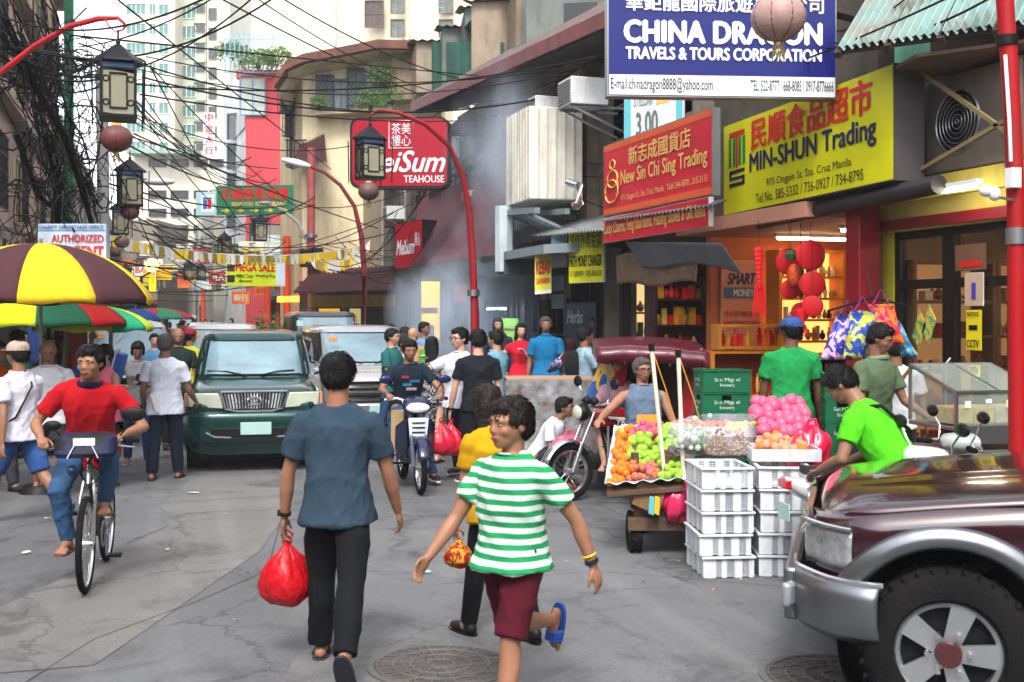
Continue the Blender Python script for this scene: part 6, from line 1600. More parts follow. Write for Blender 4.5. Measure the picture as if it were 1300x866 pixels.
# flat wooden board front and box under the slope
m = MB().prism([P(802, 640, 8.95), P(836, 655, 8.9), P(846, 622, 8.9), P(812, 606, 8.95)], CF*.25); solo('cardboard_box', m, M('#7a5a3c', rough=.9, var=.2, bump=.2), 'small brown cardboard box tucked under the sloping fruit tray', 'box', bevel=.004)
for px, c, lb in ((826, '#5ab0b8', 'teal folded packet hanging at the cart front'), (833, '#e0b030', 'yellow folded packet hanging at the cart front')):
  m = MB().prism([P(px-3, 652, 8.85), P(px+4, 655, 8.85), P(px+5, 632, 8.85), P(px-1, 630, 8.85)], CF*.03); solo('packet', m, plastic(c), lb, 'packet', bevel=.004)
# trays on the cart deck
WT = plastic('#c3c6cc', rough=.4, dirt=.15)
tray('white shallow tray of mandarins by the beer crates', fr(898, 9.85, .88), .46, .4, .07, -YAW+R(6), WT)
for j in range(5):
  for i in range(7): fruit('mandarin', fr(874+i*8+fr_.uniform(-1, 1), 9.7+j*.08, .93+.015*fr_.random()+.012*(2-abs(j-2))), .030)
tray('long white shallow tray of pears behind the pomelos', fr(958, 9.75, .88), .62, .5, .08, -YAW-R(10), WT)
for j in range(4):
  for i in range(7): fruit('pear' if (i < 4) else 'orange', fr(926+i*10.5+fr_.uniform(-1, 1), 9.55+j*.12, .935+.01*fr_.random()), .038)
tray('white slotted tray of peaches lying on the right crate stack', fr(992, 8.66, .812), .50, .42, .09, -YAW-R(3), CRW)
for j in range(5):
  for i in range(7): fruit('peach' if (i+j) % 3 else 'orange', fr(966+i*8.5+fr_.uniform(-3, 3), 8.52+j*.075+fr_.uniform(-.02, .02), .885+.02*math.sin(i)+.02*j*.5+fr_.uniform(0, .03)), .037*fr_.uniform(.85, 1.12))
net = M('#f0a8c0', rough=.5)
for j in range(5):
  for i in range(6):
    c = fr(962+i*11.5-j*3+fr_.uniform(-3, 3)+8, 9.1+j*.14, .97+j*.045+fr_.uniform(-.015, .03)); fruit('pomelo', c, .060*fr_.uniform(.85, 1.08))
for px, c, r_, lb in ((912, '#8a6a3a', .012, 'clear bag heaped with small brown longans'), (938, '#a89070', .011, 'clear bag of pale lanzones beside the longans')):
  c0 = fr(px, 8.75, .83); root = thing('fruit_bag', lb, 'bag of fruit', c0, world=True); q = random.Random(px)
  m = MB(); me = []
  for k in range(210):
    a = q.uniform(0, 2*PI); e = math.sqrt(q.random()); z = q.random()*(1-.75*e)*.22; m.ball(c0+Vector((.095*e*math.cos(a), .085*e*math.sin(a), z+.012)), r_*q.uniform(.9, 1.1), 8, 5)
  o = part('small_fruit', m, M(c, rough=.5, var=.25, scale=40), root, smooth=80); o['kind'] = 'stuff'
  m = MB(); n = 28; prof = [(.10, 0), (.125, .07), (.12, .15), (.11, .21), (.13, .27), (.15, .30)]
  m.add([c0+Vector((rr2*(1+.05*math.sin(5*2*PI*j/n+i))*math.cos(2*PI*j/n), rr2*(1+.05*math.sin(4*2*PI*j/n+i))*math.sin(2*PI*j/n)*.9, z)) for i, (rr2, z) in enumerate(prof) for j in range(n)], [(i*n+j, i*n+(j+1) % n, (i+1)*n+(j+1) % n, (i+1)*n+j) for i in range(len(prof)-1) for j in range(n)])
  part('plastic_film', m, M('#e6e0ee', rough=.12, var=0, bump=.5, bscale=18, alpha=.15), root, smooth=60)
c0 = fr(877, 9.0, .83)
m = MB(); q = random.Random(4)
for k in range(60): m.ball(c0+Vector((q.gauss(0, .09), q.gauss(0, .06), abs(q.gauss(0, .09))+.02)), q.uniform(.018, .035), 8, 5)
root = thing('vegetable_bag', 'crumpled clear bag of green and white fruit packets on the cart', 'bag', c0, world=True)
o = part('packets', m, M('#3f8a3a', rough=.4, scale=9, c2='#d0d8c8'), root); o['kind'] = 'stuff'
def blob(c, r, seed, amp=.12, n=40, k=24):
  q = random.Random(seed); ph = [q.uniform(0, 6) for _ in range(6)]; m = MB()
  def f(u, v):
    a, b = 2*PI*u, PI*v; s_ = 1+amp*(math.sin(3*a+ph[0])*math.sin(2*b+ph[1])+.6*math.sin(7*a+ph[2]+2*b)+.5*math.sin(5*b+ph[3]+a*2)+.35*math.sin(13*a+5*b+ph[4]))
    return Vector(c)+Vector((r[0]*s_*math.sin(b)*math.cos(a), r[1]*s_*math.sin(b)*math.sin(a), r[2]*s_*math.cos(b)))
  return m.grid(f, n, k)
part('plastic_film', blob(c0+Vector((0, 0, .1)), (.2, .14, .15), 3), M('#e6e0ee', rough=.12, var=0, bump=.5, bscale=18, alpha=.15), root, smooth=60)
for (px, py, d, r, c, lb, s_) in ((862, 640, 8.95, (.13, .09, .13), '#d02a5a', 'knotted pink plastic bag hanging under the cart rail', 1), (722, 566, 12.2, (.18, .12, .11), '#c8506e', 'pink plastic bag piled beside the crouching man', 2), (1030, 570, 8.9, (.16, .12, .17), '#d81a44', 'bright red plastic bag bunch at the right end of the cart', 3), (1014, 582, 8.65, (.11, .09, .12), '#e23a64', 'smaller pink plastic bag below the red bunch', 5), (652, 500+85, 12.9, (.1, .1, .1), '#c8c8cc', 'small pale plastic bag on the road by the cardboard box', 6)):
  root = thing('plastic_bag', lb, 'plastic bag', P(px, py, d)-Vector((0, 0, r[2])), world=True)
  part('bag_body', blob(P(px, py, d), r, s_, .10), M(c, rough=.28, var=.25, scale=9, bump=.5, bscale=14, coat=.3), root, smooth=60)
  p = P(px, py, d)+Vector((0, 0, r[2]*.9)); part('bag_handle', MB(ORG[root]).tube([p-CR*.05, p+CR*-.02+Vector((0, 0, .07)), p+CR*.03+Vector((0, 0, .08)), p+CR*.05], [.02, .012, .012, .02], 6), M(c, rough=.28, var=.25, scale=9, bump=.5, bscale=14, coat=.3), root)

# cardboard box wrapped in film
c0 = G(697, 14.0)
root = thing('wrapped_carton', 'large brown carton wrapped in clear creased plastic behind the crouching man', 'carton', c0, -YAW+R(3))
part('carton', MB().box((0, 0, .55), (1.06, .8, 1.1)), M('#6e543e', rough=.85, var=.2, bump=.15), root, bevel=.01)
def wrapf(u, v):
  a = 4*u; k = int(min(a, 3.999)); f = a-k; cs = [(-.54, -.41), (.54, -.41), (.54, .41), (-.54, .41), (-.54, -.41)]
  x = cs[k][0]+(cs[k+1][0]-cs[k][0])*f; y = cs[k][1]+(cs[k+1][1]-cs[k][1])*f; s_ = 1.012+.03*abs(math.sin(u*55+math.sin(v*11+u*9)*2.2))*(.35+.65*abs(math.sin(v*4+u*13)))
  return Vector((x*s_, y*s_, .1+1.02*v))
part('plastic_wrap', MB().grid(wrapf, 120, 24), M('#b4bcc4', rough=.15, scale=4.5, c2='#5c4836', bump=1., bscale=14, alpha=.8, coat=.5), root, smooth=80)  # pale colour streaks painted in for the shine on creased film
part('top_flap', MB().box((0, 0, 1.125), (1.08, .82, .02)), M('#9a8068', rough=.85), root)
# ------------------------------------------------------------ steel food case
c0 = G(1236, 8.75, .15)
root = thing('food_case', 'stainless steel food case with sloping glass top and four noodle bins', 'food case', c0, -YAW+R(14))
STL = metal('#a8abad', rough=.3)
part('frame', MB().box((0, 0, .72), (.74, .6, .05)).box((0, -.0, .93-.02), (.74, .6, .03)), STL, root, bevel=.006)
m = MB()
for x in (-.35, .35):
  for y in (-.28, .28): m.box((x, y, .35), (.04, .04, .7)); 
part('leg', m, STL, root)
m = MB()
for x in (-.36, .36):
  m.bar((x, -.29, .93), (x, -.29, 1.18), .022); m.bar((x, .29, .93), (x, .29, 1.36), .022); m.bar((x, -.29, 1.18), (x, .29, 1.36), .022)
m.bar((-.36, -.29, 1.18), (.36, -.29, 1.18), .022).bar((-.36, .29, 1.36), (.36, .29, 1.36), .022).bar((0, -.29, 1.185), (0, .29, 1.365), .018); part('case_rail', m, STL, root)
GLS = M('#b8c4b8', rough=.05, var=0, bump=0, alpha=.22, spec=1.)
part('glass_top', MB().prism([(-.35, -.28, 1.185), (.35, -.28, 1.185), (.35, .28, 1.365), (-.35, .28, 1.365)], (0, 0, .006)), GLS, root)
part('glass_front', MB().box((0, -.29, 1.05), (.70, .006, .24)), GLS, root)
for s_ in (-1, 1): part('glass_side', MB().prism([(s_*.36, -.28, .94), (s_*.36, .28, .94), (s_*.36, .28, 1.35), (s_*.36, -.28, 1.17)], (.005, 0, 0)), GLS, root)
for i in range(4):
  b_ = part('bin', MB().box((-.265+i*.177, -.1, 1.0), (.165, .3, .12)), M(('#b8a83a', '#c0b050', '#b8a890', '#c8b858')[i], rough=.6, var=.4, scale=16, bump=.6), root, bevel=.01)
  part('price_tag', MB().box((-.265+i*.177, -.297, 1.09+.02*(i % 2)), (.05, .004, .03 if i % 2 else .05)), WHITE, root)
part('front_apron', MB().box((0, -.295, .86), (.74, .012, .13)), STL, root)
part('lower_tray', MB().box((0, 0, .45), (.68, .52, .03)), STL, root)

# ------------------------------------------------------------ parasols
def parasol(label, apex, r, drop, cols, pole=True, tilt=(0, 0), rot=0, n=8, cat='umbrella', group=None, valance=.07):
  root = thing('parasol', label, cat, (apex.x, apex.y, 0)); zt = apex.z
  mt = Matrix.Rotation(R(tilt[0]), 3, 'X') @ Matrix.Rotation(R(tilt[1]), 3, 'Y')
  def pt(a, t, sag):
    rr = r*math.sin(t*1.12)/math.sin(1.12); z = -drop*(1-math.cos(t*1.12))/(1-math.cos(1.12)); k = math.cos(PI/n)/math.cos(((a-rot) % (2*PI/n))-PI/n); rr *= 1-(1-k)*.75*t
    return Vector((0, 0, zt))+mt @ Vector((rr*math.cos(a), rr*math.sin(a), z))
  for i in range(n):
    a0, a1 = rot+2*PI*i/n, rot+2*PI*(i+1)/n
    m = MB(); rows = 10; k = 6; vs = []
    for j in range(rows+1):
      for q in range(k+1): vs.append(pt(a0+(a1-a0)*(q/k)*.9999, max(j/rows, .01), 0))
    for q in range(k+1): p = vs[rows*(k+1)+q]; vs.append(p+Vector((0, 0, -valance*(1+.25*math.sin(q*PI/k*2)))))
    m.add(vs, [(j*(k+1)+q, (j+1)*(k+1)+q, (j+1)*(k+1)+q+1, j*(k+1)+q+1) for j in range(rows+1) for q in range(k)])
    part('canopy_panel', m, cols[i % len(cols)], root, smooth=70, solid=.003)
  for i in range(n):
    a = rot+2*PI*i/n; part('rib', MB().tube([pt(a, t, 0)-Vector((0, 0, .012)) for t in (.05, .3, .6, .98)], .006, 5), STEEL, root)
  if pole: part('pole', MB().cyl((0, 0, 0), Vector((0, 0, zt+.05)), .018, n=10), STEEL, root); part('base', MB().cyl((0, 0, 0), (0, 0, .08), .22, .18, 20), BLACK, root)
  part('finial', MB().ball(Vector((0, 0, zt+.02)), (.02, .02, .035), 8, 6), STEEL, root)
  return root
YL, BR = cloth('#d8b21e', bump=.1, var=.08), cloth('#45282c', bump=.1, var=.08)
parasol('big yellow and brown striped parasol over the left street stalls', P(52, 309, 12.2), 1.18, .58, [BR, YL], rot=R(12.7), n=10)
RD, GN, LY, TL = cloth('#b02018', bump=.1), cloth('#1f5a40', bump=.1), cloth('#c8dc20', bump=.1), cloth('#2fae7a', bump=.1)
parasol('red, dark green and lime parasol tucked under the yellow and brown one', P(52, 372, 15.5), 1.15, .38, [RD, LY, GN, RD, BR], rot=R(20), n=10)
parasol('lime and mint parasol at the right of the left stalls', P(118, 388, 16.5), .85, .30, [LY, TL, LY], rot=R(10), n=9)
parasol('small blue parasol far down the left side', P(172, 392, 24), .5, .22, [cloth('#2a4a8a')], n=8)
parasol('green and red parasol far away above the crowd', P(200, 391, 42), 1.3, .35, [cloth('#2a7a5a'), cloth('#a03040')], n=8)
# left stalls under the parasols
STM = M('#3a3430', rough=.8, var=.3)
stl = thing('market_stall', 'dark metal framed stall roof at the left edge above the parasols', 'stall', G(10, 15), world=True)
A, B = P(-40, 330, 13.5), P(62, 326, 15.5)
part('roof_sheet', MB().prism([A, B, B+CF*2.5+Vector((0, 0, .5)), A+CF*2.5+Vector((0, 0, .5))], (0, 0, .04)), M('#4a3838', rough=.8, var=.4), stl)
m = MB()
T0, T1 = P(-40, 278, 13.5), P(80, 310, 16)
m.bar(T0, T1, .05); m.bar(A, B, .05)
for k in range(8): m.bar(A.lerp(B, k/8), T0.lerp(T1, (k+.5)/8), .025); m.bar(T0.lerp(T1, (k+.5)/8), A.lerp(B, (k+1)/8), .025)
part('truss', m, M('#8a8078', rough=.6), stl)
m = MB()
for q in (A.lerp(B, .1), B, A.lerp(B, .1)+CF*2.4, B+CF*2.4): m.cyl((q.x, q.y, 0), q, .03, n=8)
part('post', m, STM, stl)
m = MB()
GREENP = P(14, 300, 14)
tb = thing('stall_table', 'table covered in goods below the striped parasol', 'table', G(70, 14.5), world=True)
a, b = G(10, 14.2), G(105, 15.5)
part('tabletop', MB().prism([a+Vector((0, 0, .75)), b+Vector((0, 0, .75)), b+CF*.8+Vector((0, 0, .75)), a+CF*.8+Vector((0, 0, .75))], (0, 0, .04)), M('#7a5a3a'), tb)
m = MB()
for q in (a, b, a+CF*.75, b+CF*.75): m.bar(q, q+Vector((0, 0, .75)), .05)
part('leg', m, STM, tb)
q = random.Random(9)
for k in range(9):
  p = a.lerp(b, (k+.5)/9)+CF*.3+Vector((0, 0, .79)); c = q.choice(['#d8762a', '#b02020', '#2a6ab0', '#d8c040', '#e8e0d0', '#3a8a4a'])
  solo('goods_box', MB().box(p+Vector((0, 0, .08)), (.2, .25, q.uniform(.12, .24)), q.uniform(0, 1)), plastic(c), 'small coloured box of goods on the left stall table', 'box', 'boxes on the left stall table', bevel=.006)
# clothes hanging under the parasols
for k, (px, py, c, lb) in enumerate(((98, 442, '#d0481c', 'orange garment hanging under the lime parasol'), (90, 436, '#c8bca8', 'cream garment hanging beside the orange one'), (60, 428, '#c8c8cc', 'white patterned shirt hanging at the stall'), (76, 430, '#3a2a30', 'dark dress hanging at the stall'), (44, 430, '#3a5a9a', 'blue garment hanging at the back of the stall'))):
  d = 16.3+.2*k; p = P(px, py, d); w_, h_ = .28, .55
  def f(u, v, p=p): return p+CR*((u-.5)*w_*(1-.25*v))+Vector((0, 0, (v-.5)*h_*1.5))+CF*(.03*math.sin(u*14+v*3))
  root = thing('hanging_garment', lb, 'garment', p-Vector((0, 0, h_*.75)), world=True)
  part('fabric', MB().grid(f, 14, 8), cloth(c, wave=('leaf', 14, '#2a4a7a') if k == 2 else None), root, smooth=60, solid=.008)
  part('hanger', MB(ORG[root]).tube([p+Vector((0, 0, h_*.74))-CR*.1, p+Vector((0, 0, h_*.82)), p+Vector((0, 0, h_*.74))+CR*.1], .006, 5), STEEL, root)
# bush pots near the traffic
def bush(label, c, r, h, seed, col='#2c4a22', pot=True, name='potted_bush'):
  root = thing(name, label, 'plant', c, world=True); q = random.Random(seed); m = MB(c)
  for k in range(900):
    a = q.uniform(0, 2*PI); b = math.acos(q.uniform(-.6, 1)); s_ = q.uniform(.45, 1.0)**.5*(1+.22*math.sin(a*3+seed)+.15*math.sin(b*7))
    p = Vector(c)+Vector((r*s_*math.sin(b)*math.cos(a), r*s_*math.sin(b)*math.sin(a), h*.55+h*.45*s_*math.cos(b)))
    L = r*.16*q.uniform(.6, 1.3); d = Vector((q.gauss(0, 1), q.gauss(0, 1), q.gauss(.3, .8))).normalized(); e = d.cross(Vector((q.gauss(0, 1), q.gauss(0, 1), q.gauss(0, 1)))).normalized()
    m.add([p, p+d*L*.5+e*L*.3, p+d*L, p+d*L*.5-e*L*.3], [(0, 1, 2, 3)])
  o = part('foliage', m, M(col, rough=.55, var=.5, scale=4, c2='#5a7a3a', bump=0), root, smooth=0); o['kind'] = 'stuff'
  m = MB(c)
  for k in range(5): a = k*1.3; m.tube([Vector(c)+Vector((0, 0, .2)), Vector(c)+Vector((r*.2*math.cos(a), r*.2*math.sin(a), h*.5)), Vector(c)+Vector((r*.5*math.cos(a), r*.5*math.sin(a), h*.8))], [.03, .02, .008], 6)
  part('branches', m, M('#4a3826', rough=.9), root)
  if pot: part('pot', MB(c).lathe([(0, .0), (r*.35, .0), (r*.45, .35), (r*.5, .38), (r*.42, .38), (r*.4, .3), (0, .3)], 18, c), M('#7a4a30', rough=.8), root)
bush('leafy green potted bush behind the green van', fr(340, 31, 0), .75, 1.85, 1)
bush('smaller bush with reddish leaves beside the potted bush', fr(366, 30, 0), .45, 1.7, 2, '#5a3a22')
for k, (px, py, d, r, lb) in enumerate(((352, 74, 54, .9, 'plants spilling over the roof railing of the red block'), (328, 78, 54, .9, 'shrubs growing along the roof of the red block'), (296, 66, 56, .9, 'bushy plant at the left corner of the red block roof'))):
  p = P(px, py, d); bush(lb, Vector((p.x, p.y, p.z-r*.7)), r, r*1.2, 5+k, '#4a6a34', False, 'roof_plant')
for k, (px, py, r) in enumerate(((405, 138, .35), (470, 138, .5), (487, 108, .5), (498, 132, .45), (520, 78, .5))):
  p = P(px, py, 39.3); bush(('potted creeper at the left of the cream balcony', 'green plant in the middle of the cream balcony', 'climbing plant above the right end of the cream balcony', 'hanging plant at the right of the cream balcony', 'vine near the eave of the cream house')[k], Vector((p.x, p.y, p.z-r*.6)), r, r*2, 15+k, '#4f7a34', False, 'balcony_plant')

# ------------------------------------------------------------ signs
GOLD = plastic('#d8b060', rough=.4); NAVY = plastic('#141c66', rough=.35); SGN_W = plastic('#d5d8dc', rough=.35, dirt=.1); SGN_Y = plastic('#ccca0a', rough=.35, dirt=.08)
INK = plastic('#15171c'); SRED = plastic('#c0182c', rough=.35, dirt=.15); TXR = plastic('#c81c1c')
def sign(name, label, A, B, h, t, face, side=None, cat='sign', up=None, bevel=.0):
  bd = Bd(A, B, h, t, up); root = thing(name, label, cat, (Vector(A)+Vector(B))/2, world=True)
  part('board', bd.slab(0, 0, 1, 1, -.004, t), side or paint('#5a5c5e'), root, bevel=bevel); part('face', bd.slab(.006, .012, .994, .988, .002, .006), face, root)
  return bd, root
# travel agency
bd, r_ = sign('travel_sign', 'big blue and white sign of the travel and tours company at the top', P(771, 122, 11.0), P(1062, 126, 11.16), 1.05, .16, NAVY, metal('#8d9094', rough=.4))
part('white_band', bd.slab(.008, .015, .992, .20, .006, .003), SGN_W, r_)
letter(bd, 'E-mail:chinadragon8888@yahoo.com', .015, .035, .455, .175, INK, r_, bold=.012); letter(bd, 'TEL. 522-8777 | 668-8085 | 0917-8776666', .62, .035, .985, .165, INK, r_, bold=.012)
letter(bd, 'CHINA DRAGON', .075, .50, .93, .70, SGN_W, r_, bold=.055, sp=1.05); letter(bd, 'TRAVELS & TOURS CORPORATION', .08, .345, .93, .455, SGN_W, r_, bold=.05); letter(bd, '華鉅龍國際旅遊事務公司', .08, .79, .94, .97, SGN_W, r_, bold=.03)
for u in (.1, .9): part('bracket', MB(ORG[r_]).bar(bd.p(u, .9, -.2), FX(900, 60, 7.2) if u < .5 else bd.p(u, .9, -.2)+CR*1.6+CF*1.2, .05), BLACK, r_)
# yellow trading sign
A, B = FX(918, 275, 6.4), FX(1135, 222, 6.4); B.z = A.z+.06
bd, r_ = sign('grocery_sign', 'large yellow sign with red Chinese letters over the lantern shop', A, B, 1.07, .32, SGN_Y, paint('#4a4648'))
letter(bd, '民順食品超市', .21, .63, .90, .95, TXR, r_, bold=.03); letter(bd, 'MIN-SHUN Trading', .20, .34, .92, .60, plastic('#152048'), r_, bold=.025)
letter(bd, '975 Ongpin St. Sta. Cruz Manila', .31, .19, .80, .29, INK, r_, bold=.012); letter(bd, 'Tel No. 585-5332 / 736-0927 / 734-8795', .24, .06, .86, .16, INK, r_, bold=.012)
gn, rd_, nv = plastic('#1f7a3a'), plastic('#c02a1c'), plastic('#152048')
for u in (.055, .085, .125, .155): part('logo_bar', bd.slab(u-.009, .52, u+.009, .82, .007, .003), gn, r_)
part('logo_bar', bd.slab(.098, .50, .112, .86, .0085, .004), rd_, r_); part('logo_bar', bd.slab(.05, .84, .16, .89, .0082, .004), rd_, r_)
for (a, b, c, e) in ((.05, .44, .16, .475), (.05, .30, .16, .335), (.05, .37, .16, .40), (.05, .38, .066, .46), (.144, .32, .16, .39)): part('logo_bar', bd.slab(a, b, c, e, .007, .003), nv, r_)
# red trading sign
A, B = FX(766, 276, 6.0), FX(904, 254, 6.0); B.z = A.z-.02
bd, r_ = sign('gift_shop_sign', 'red sign with gold lettering and Chinese characters above the gift shop', A, B, 1.0, .10, SRED, paint('#6a6c6e'))
OR = plastic('#c8542a'); part('border_band', bd.slab(.006, .90, .994, .985, .006, .003), OR, r_); part('border_band', bd.slab(.006, .015, .994, .10, .006, .003), OR, r_)
letter(bd, '新志成國貨店', .28, .62, .84, .86, GOLD, r_, bold=.02); letter(bd, 'New Sin Chi Sing Trading', .20, .33, .97, .58, GOLD, r_, bold=.02); letter(bd, '975 Ongpin St., Sta. Cruz, Manila   Tel# 244-5870 , 215-3115', .20, .15, .97, .25, GOLD, r_, bold=.012)
m = MB(ORG[r_])
for (u, v, r1) in ((.11, .70, .05), (.11, .50, .10), (.10, .33, .13)): m.tube([bd.p(u+r1*.55*math.cos(t), v+r1*1.2*math.sin(t), .012) for t in [2*PI*i/20 for i in range(21)]], .012, 5)
m.tube([bd.p(.17, .45, .012), bd.p(.19, .30, .012), bd.p(.14, .20, .012), bd.p(.07, .17, .012)], .012, 5); part('emblem', m, GOLD, r_)
A, B = FX(766, 309, 5.85), FX(900, 297, 5.85); B.z = A.z
bd, r_ = sign('lower_shop_sign', 'narrow red sign listing lucky charms below the tin awning', A, B, .33, .05, SRED, SGN_W)
letter(bd, 'Lucky Charms, Feng Shui Items, Healing Stones & Gift Items', .02, .2, .98, .82, GOLD, r_, bold=.02)
m = MB(); corrug(m, FX(766, 281, 5.8), FX(906, 261, 5.8), FX(906, 261, 5.8)+Vector((.16, 0, .07)), FX(766, 281, 5.8)+Vector((.16, 0, .07)), 30, .015, 5); solo('tin_awning', m, M('#54585c', rough=.6, var=.3, dirt=.5), 'small dark corrugated awning between the two red signs', 'awning', smooth=60)
A, B = FX(790, 318, 5.95), FX(912, 322, 5.95)
def tarp(u, v): p = A.lerp(B, u); return p+Vector((.05+.25*v+.03*math.sin(u*16), 0, .12-.30*v-.05*math.sin(PI*u*2+1)*v))
solo('grey_tarpaulin', MB().grid(tarp, 40, 8), cloth('#6e7880', rough=.6), 'grey tarpaulin sagging below the narrow red sign', 'tarpaulin', smooth=60, solid=.01)
A2, B2 = FX(782, 350, 6.3), FX(886, 345, 6.3)
def tarp2(u, v): p = A2.lerp(B2, u); return p+Vector((.02*math.sin(u*22+v), 0, .28-.42*v+.03*math.sin(u*9)))
solo('brown_blind', MB().grid(tarp2, 40, 8), cloth('#7a6654', var=.3), 'rolled down brown canvas blind under the grey tarpaulin', 'blind', smooth=60, solid=.01)
# money changer, kebab and others
bd, r_ = sign('money_changer_sign', 'yellow money changer sign with black letters beside the red signs', P(722, 360, 17.6), P(766, 358, 17.2), .84, .05, plastic('#d8d820', dirt=.2), SGN_W)
letter(bd, '誠信外幣兌換', .04, .62, .96, .92, INK, r_, bold=.01); letter(bd, 'FAITH MONEY CHANGER', .04, .30, .96, .50, INK, r_, bold=.03); letter(bd, '317-8889899 | 0925-8665000', .04, .08, .96, .22, INK, r_, bold=.015)
bd, r_ = sign('kebab_sign', 'small vertical yellow kebab sign hanging over the smoky stall', P(679, 374, 17.8), P(700, 372, 17.8), .66, .02, plastic('#d8d040'), SGN_W)
letter(bd, 'KEBAB', .08, .48, .92, .78, TXR, r_, bold=.04); letter(bd, 'SHAWARMA', .1, .24, .9, .38, TXR, r_, bold=.03); part('border_band', bd.slab(0, 0, 1, .08, .006, .003), SGN_W, r_); part('border_band', bd.slab(0, .92, 1, 1, .006, .003), SGN_W, r_)
bd, r_ = sign('pale_blue_sign', 'small pale blue sign between the kebab sign and the money changer sign', P(700, 341, 18.2), P(720, 339, 18.2), .53, .03, plastic('#a8c8d8'), SGN_W)
part('red_patch', bd.slab(.5, .3, .92, .6, .006, .003), plastic('#d88a8a'), r_); part('white_band', bd.slab(.05, .05, .95, .2, .006, .003), SGN_W, r_)
A, B = FX(716, 452, 6.92), FX(757, 462, 6.92); B.z = A.z
bd, r_ = sign('herbs_board', 'dark blue shop board with white script on the wall behind the backpacker', A, B, .95, .03, plastic('#1c3350'), BLACK); letter(bd, 'Herbs', .12, .62, .62, .86, SGN_W, r_, bold=.02, shear=.3)
# teahouse signs
bd = Bd(P(446, 238, 23.8), P(569, 238, 23.4), 1.45, .28); r_ = thing('teahouse_sign', 'large red rounded teahouse sign facing the street with white script', 'sign', bd.p(.5, 0, 0), world=True)
def rrect(bd, u0, v0, u1, v1, rad, out, t, mb):
  ru, rv = rad/bd.w, rad/bd.h; pts = []
  for cx_, cy_, a0 in ((u1-ru, v1-rv, 0), (u0+ru, v1-rv, 90), (u0+ru, v0+rv, 180), (u1-ru, v0+rv, 270)):
    for k in range(7): a = R(a0+15*k); pts.append(bd.p(cx_+ru*math.cos(a), cy_+rv*math.sin(a), out-t))
  return mb.prism(pts, bd.n*t)
TR_ = M('#9c1024', rough=.35, var=.08)
part('board', rrect(bd, -.015, -.02, 1, 1.01, .2, -.004, .28, MB(ORG[r_])), M('#1c1416', rough=.5), r_); part('face', rrect(bd, .012, .025, .988, .975, .17, .004, .01, MB(ORG[r_])), TR_, r_)
letter(bd, 'MeiSum', .10, .22, .97, .52, SGN_W, r_, bold=.02, shear=.35, out=.016); letter(bd, 'TEAHOUSE', .55, .07, .96, .17, SGN_W, r_, bold=.02, out=.016)
letter(bd, '茶美', .42, .76, .62, .92, SGN_W, r_, bold=.015, out=.016); letter(bd, '樓心', .42, .59, .62, .75, SGN_W, r_, bold=.015, out=.016)
m = MB(ORG[r_]); m.tube([bd.p(.395, .56, .012), bd.p(.645, .56, .012), bd.p(.645, .95, .012), bd.p(.395, .95, .012), bd.p(.395, .56, .012)], .012, 4); part('emblem_frame', m, SGN_W, r_)
part('support_arm', MB(ORG[r_]).bar(bd.p(.9, .8, -.3), bd.p(.9, .8, -.3)+Vector((2.3, 0, 0)), .07), BLACK, r_); part('support_arm', MB(ORG[r_]).bar(bd.p(.9, .2, -.3), bd.p(.9, .2, -.3)+Vector((2.3, 0, 0)), .07), BLACK, r_)
bd, r_ = sign('teahouse_box_sign', 'smaller red teahouse box sign with black sides below the big one', P(502, 342, 27.0), P(536, 338, 26.2), 1.08, .9, TR_, M('#1a1a1c', rough=.5))
letter(bd, 'MeiSum', .06, .30, .72, .62, SGN_W, r_, bold=.03, shear=.35); letter(bd, '美心', .74, .45, .94, .75, SGN_W, r_, bold=.02)
bd, r_ = sign('restaurant_sign', 'green restaurant sign with red Chinese characters hanging over the street', P(275, 273, 38), P(372, 272, 37.5), .97, .06, plastic('#1f7050', dirt=.2), paint('#3a8a6a'))
letter(bd, '石獅銀馬酒樓', .06, .52, .94, .90, TXR, r_, bold=.03); letter(bd, 'SEAFOOD RESTAURANT', .2, .30, .92, .43, GOLD, r_, bold=.02); letter(bd, '→ → → → →', .06, .08, .94, .2, plastic('#e8c020'), r_, bold=.03)
bd, r_ = sign('emblem_board', 'small white and blue board with a red and blue emblem beside the green sign', P(249, 274, 38), P(274, 273, 38), .78, .05, plastic('#9ac0c8'), SGN_W)
part('panel', bd.slab(.25, .15, .9, .88, .006, .003), SGN_W, r_); part('emblem', bd.slab(.36, .28, .56, .66, .012, .003), plastic('#2a5aa0'), r_); part('emblem', bd.slab(.58, .28, .78, .66, .012, .003), TXR, r_); part('emblem_roof', bd.slab(.34, .68, .80, .76, .012, .003), plastic('#2a5aa0'), r_)
bd, r_ = sign('sale_banner', 'lime green mega sale banner with red lettering strung over the traffic', P(287, 363, 34), P(362, 364, 34), .72, .02, plastic('#c8dc18'), SGN_W)
part('side_panel', bd.slab(.85, .02, .995, .98, .006, .003), plastic('#b8ccd8'), r_); letter(bd, 'MEGA SALE', .17, .62, .83, .93, TXR, r_, bold=.05); letter(bd, 'Gold Coin', .18, .34, .46, .50, INK, r_, bold=.02); letter(bd, 'Wedding Ring', .50, .34, .83, .50, INK, r_, bold=.02); letter(bd, 'diamond', .22, .16, .44, .28, INK, r_)
for (a, b) in ((.05, .6), (.05, .15)): part('picture_panel', bd.slab(a-.03, b, a+.10, b+.3, .008, .003), plastic('#5a2a3a' if b > .5 else '#2a2a30'), r_)
for u in (.88, .88): pass
bd, r_ = sign('agent_signboard', 'pale blue authorized agent signboard above the striped parasol', P(48, 331, 12.6), P(135, 332, 12.3), .41, .05, plastic('#b4c4d4', dirt=.2), paint('#8a9aa8'))
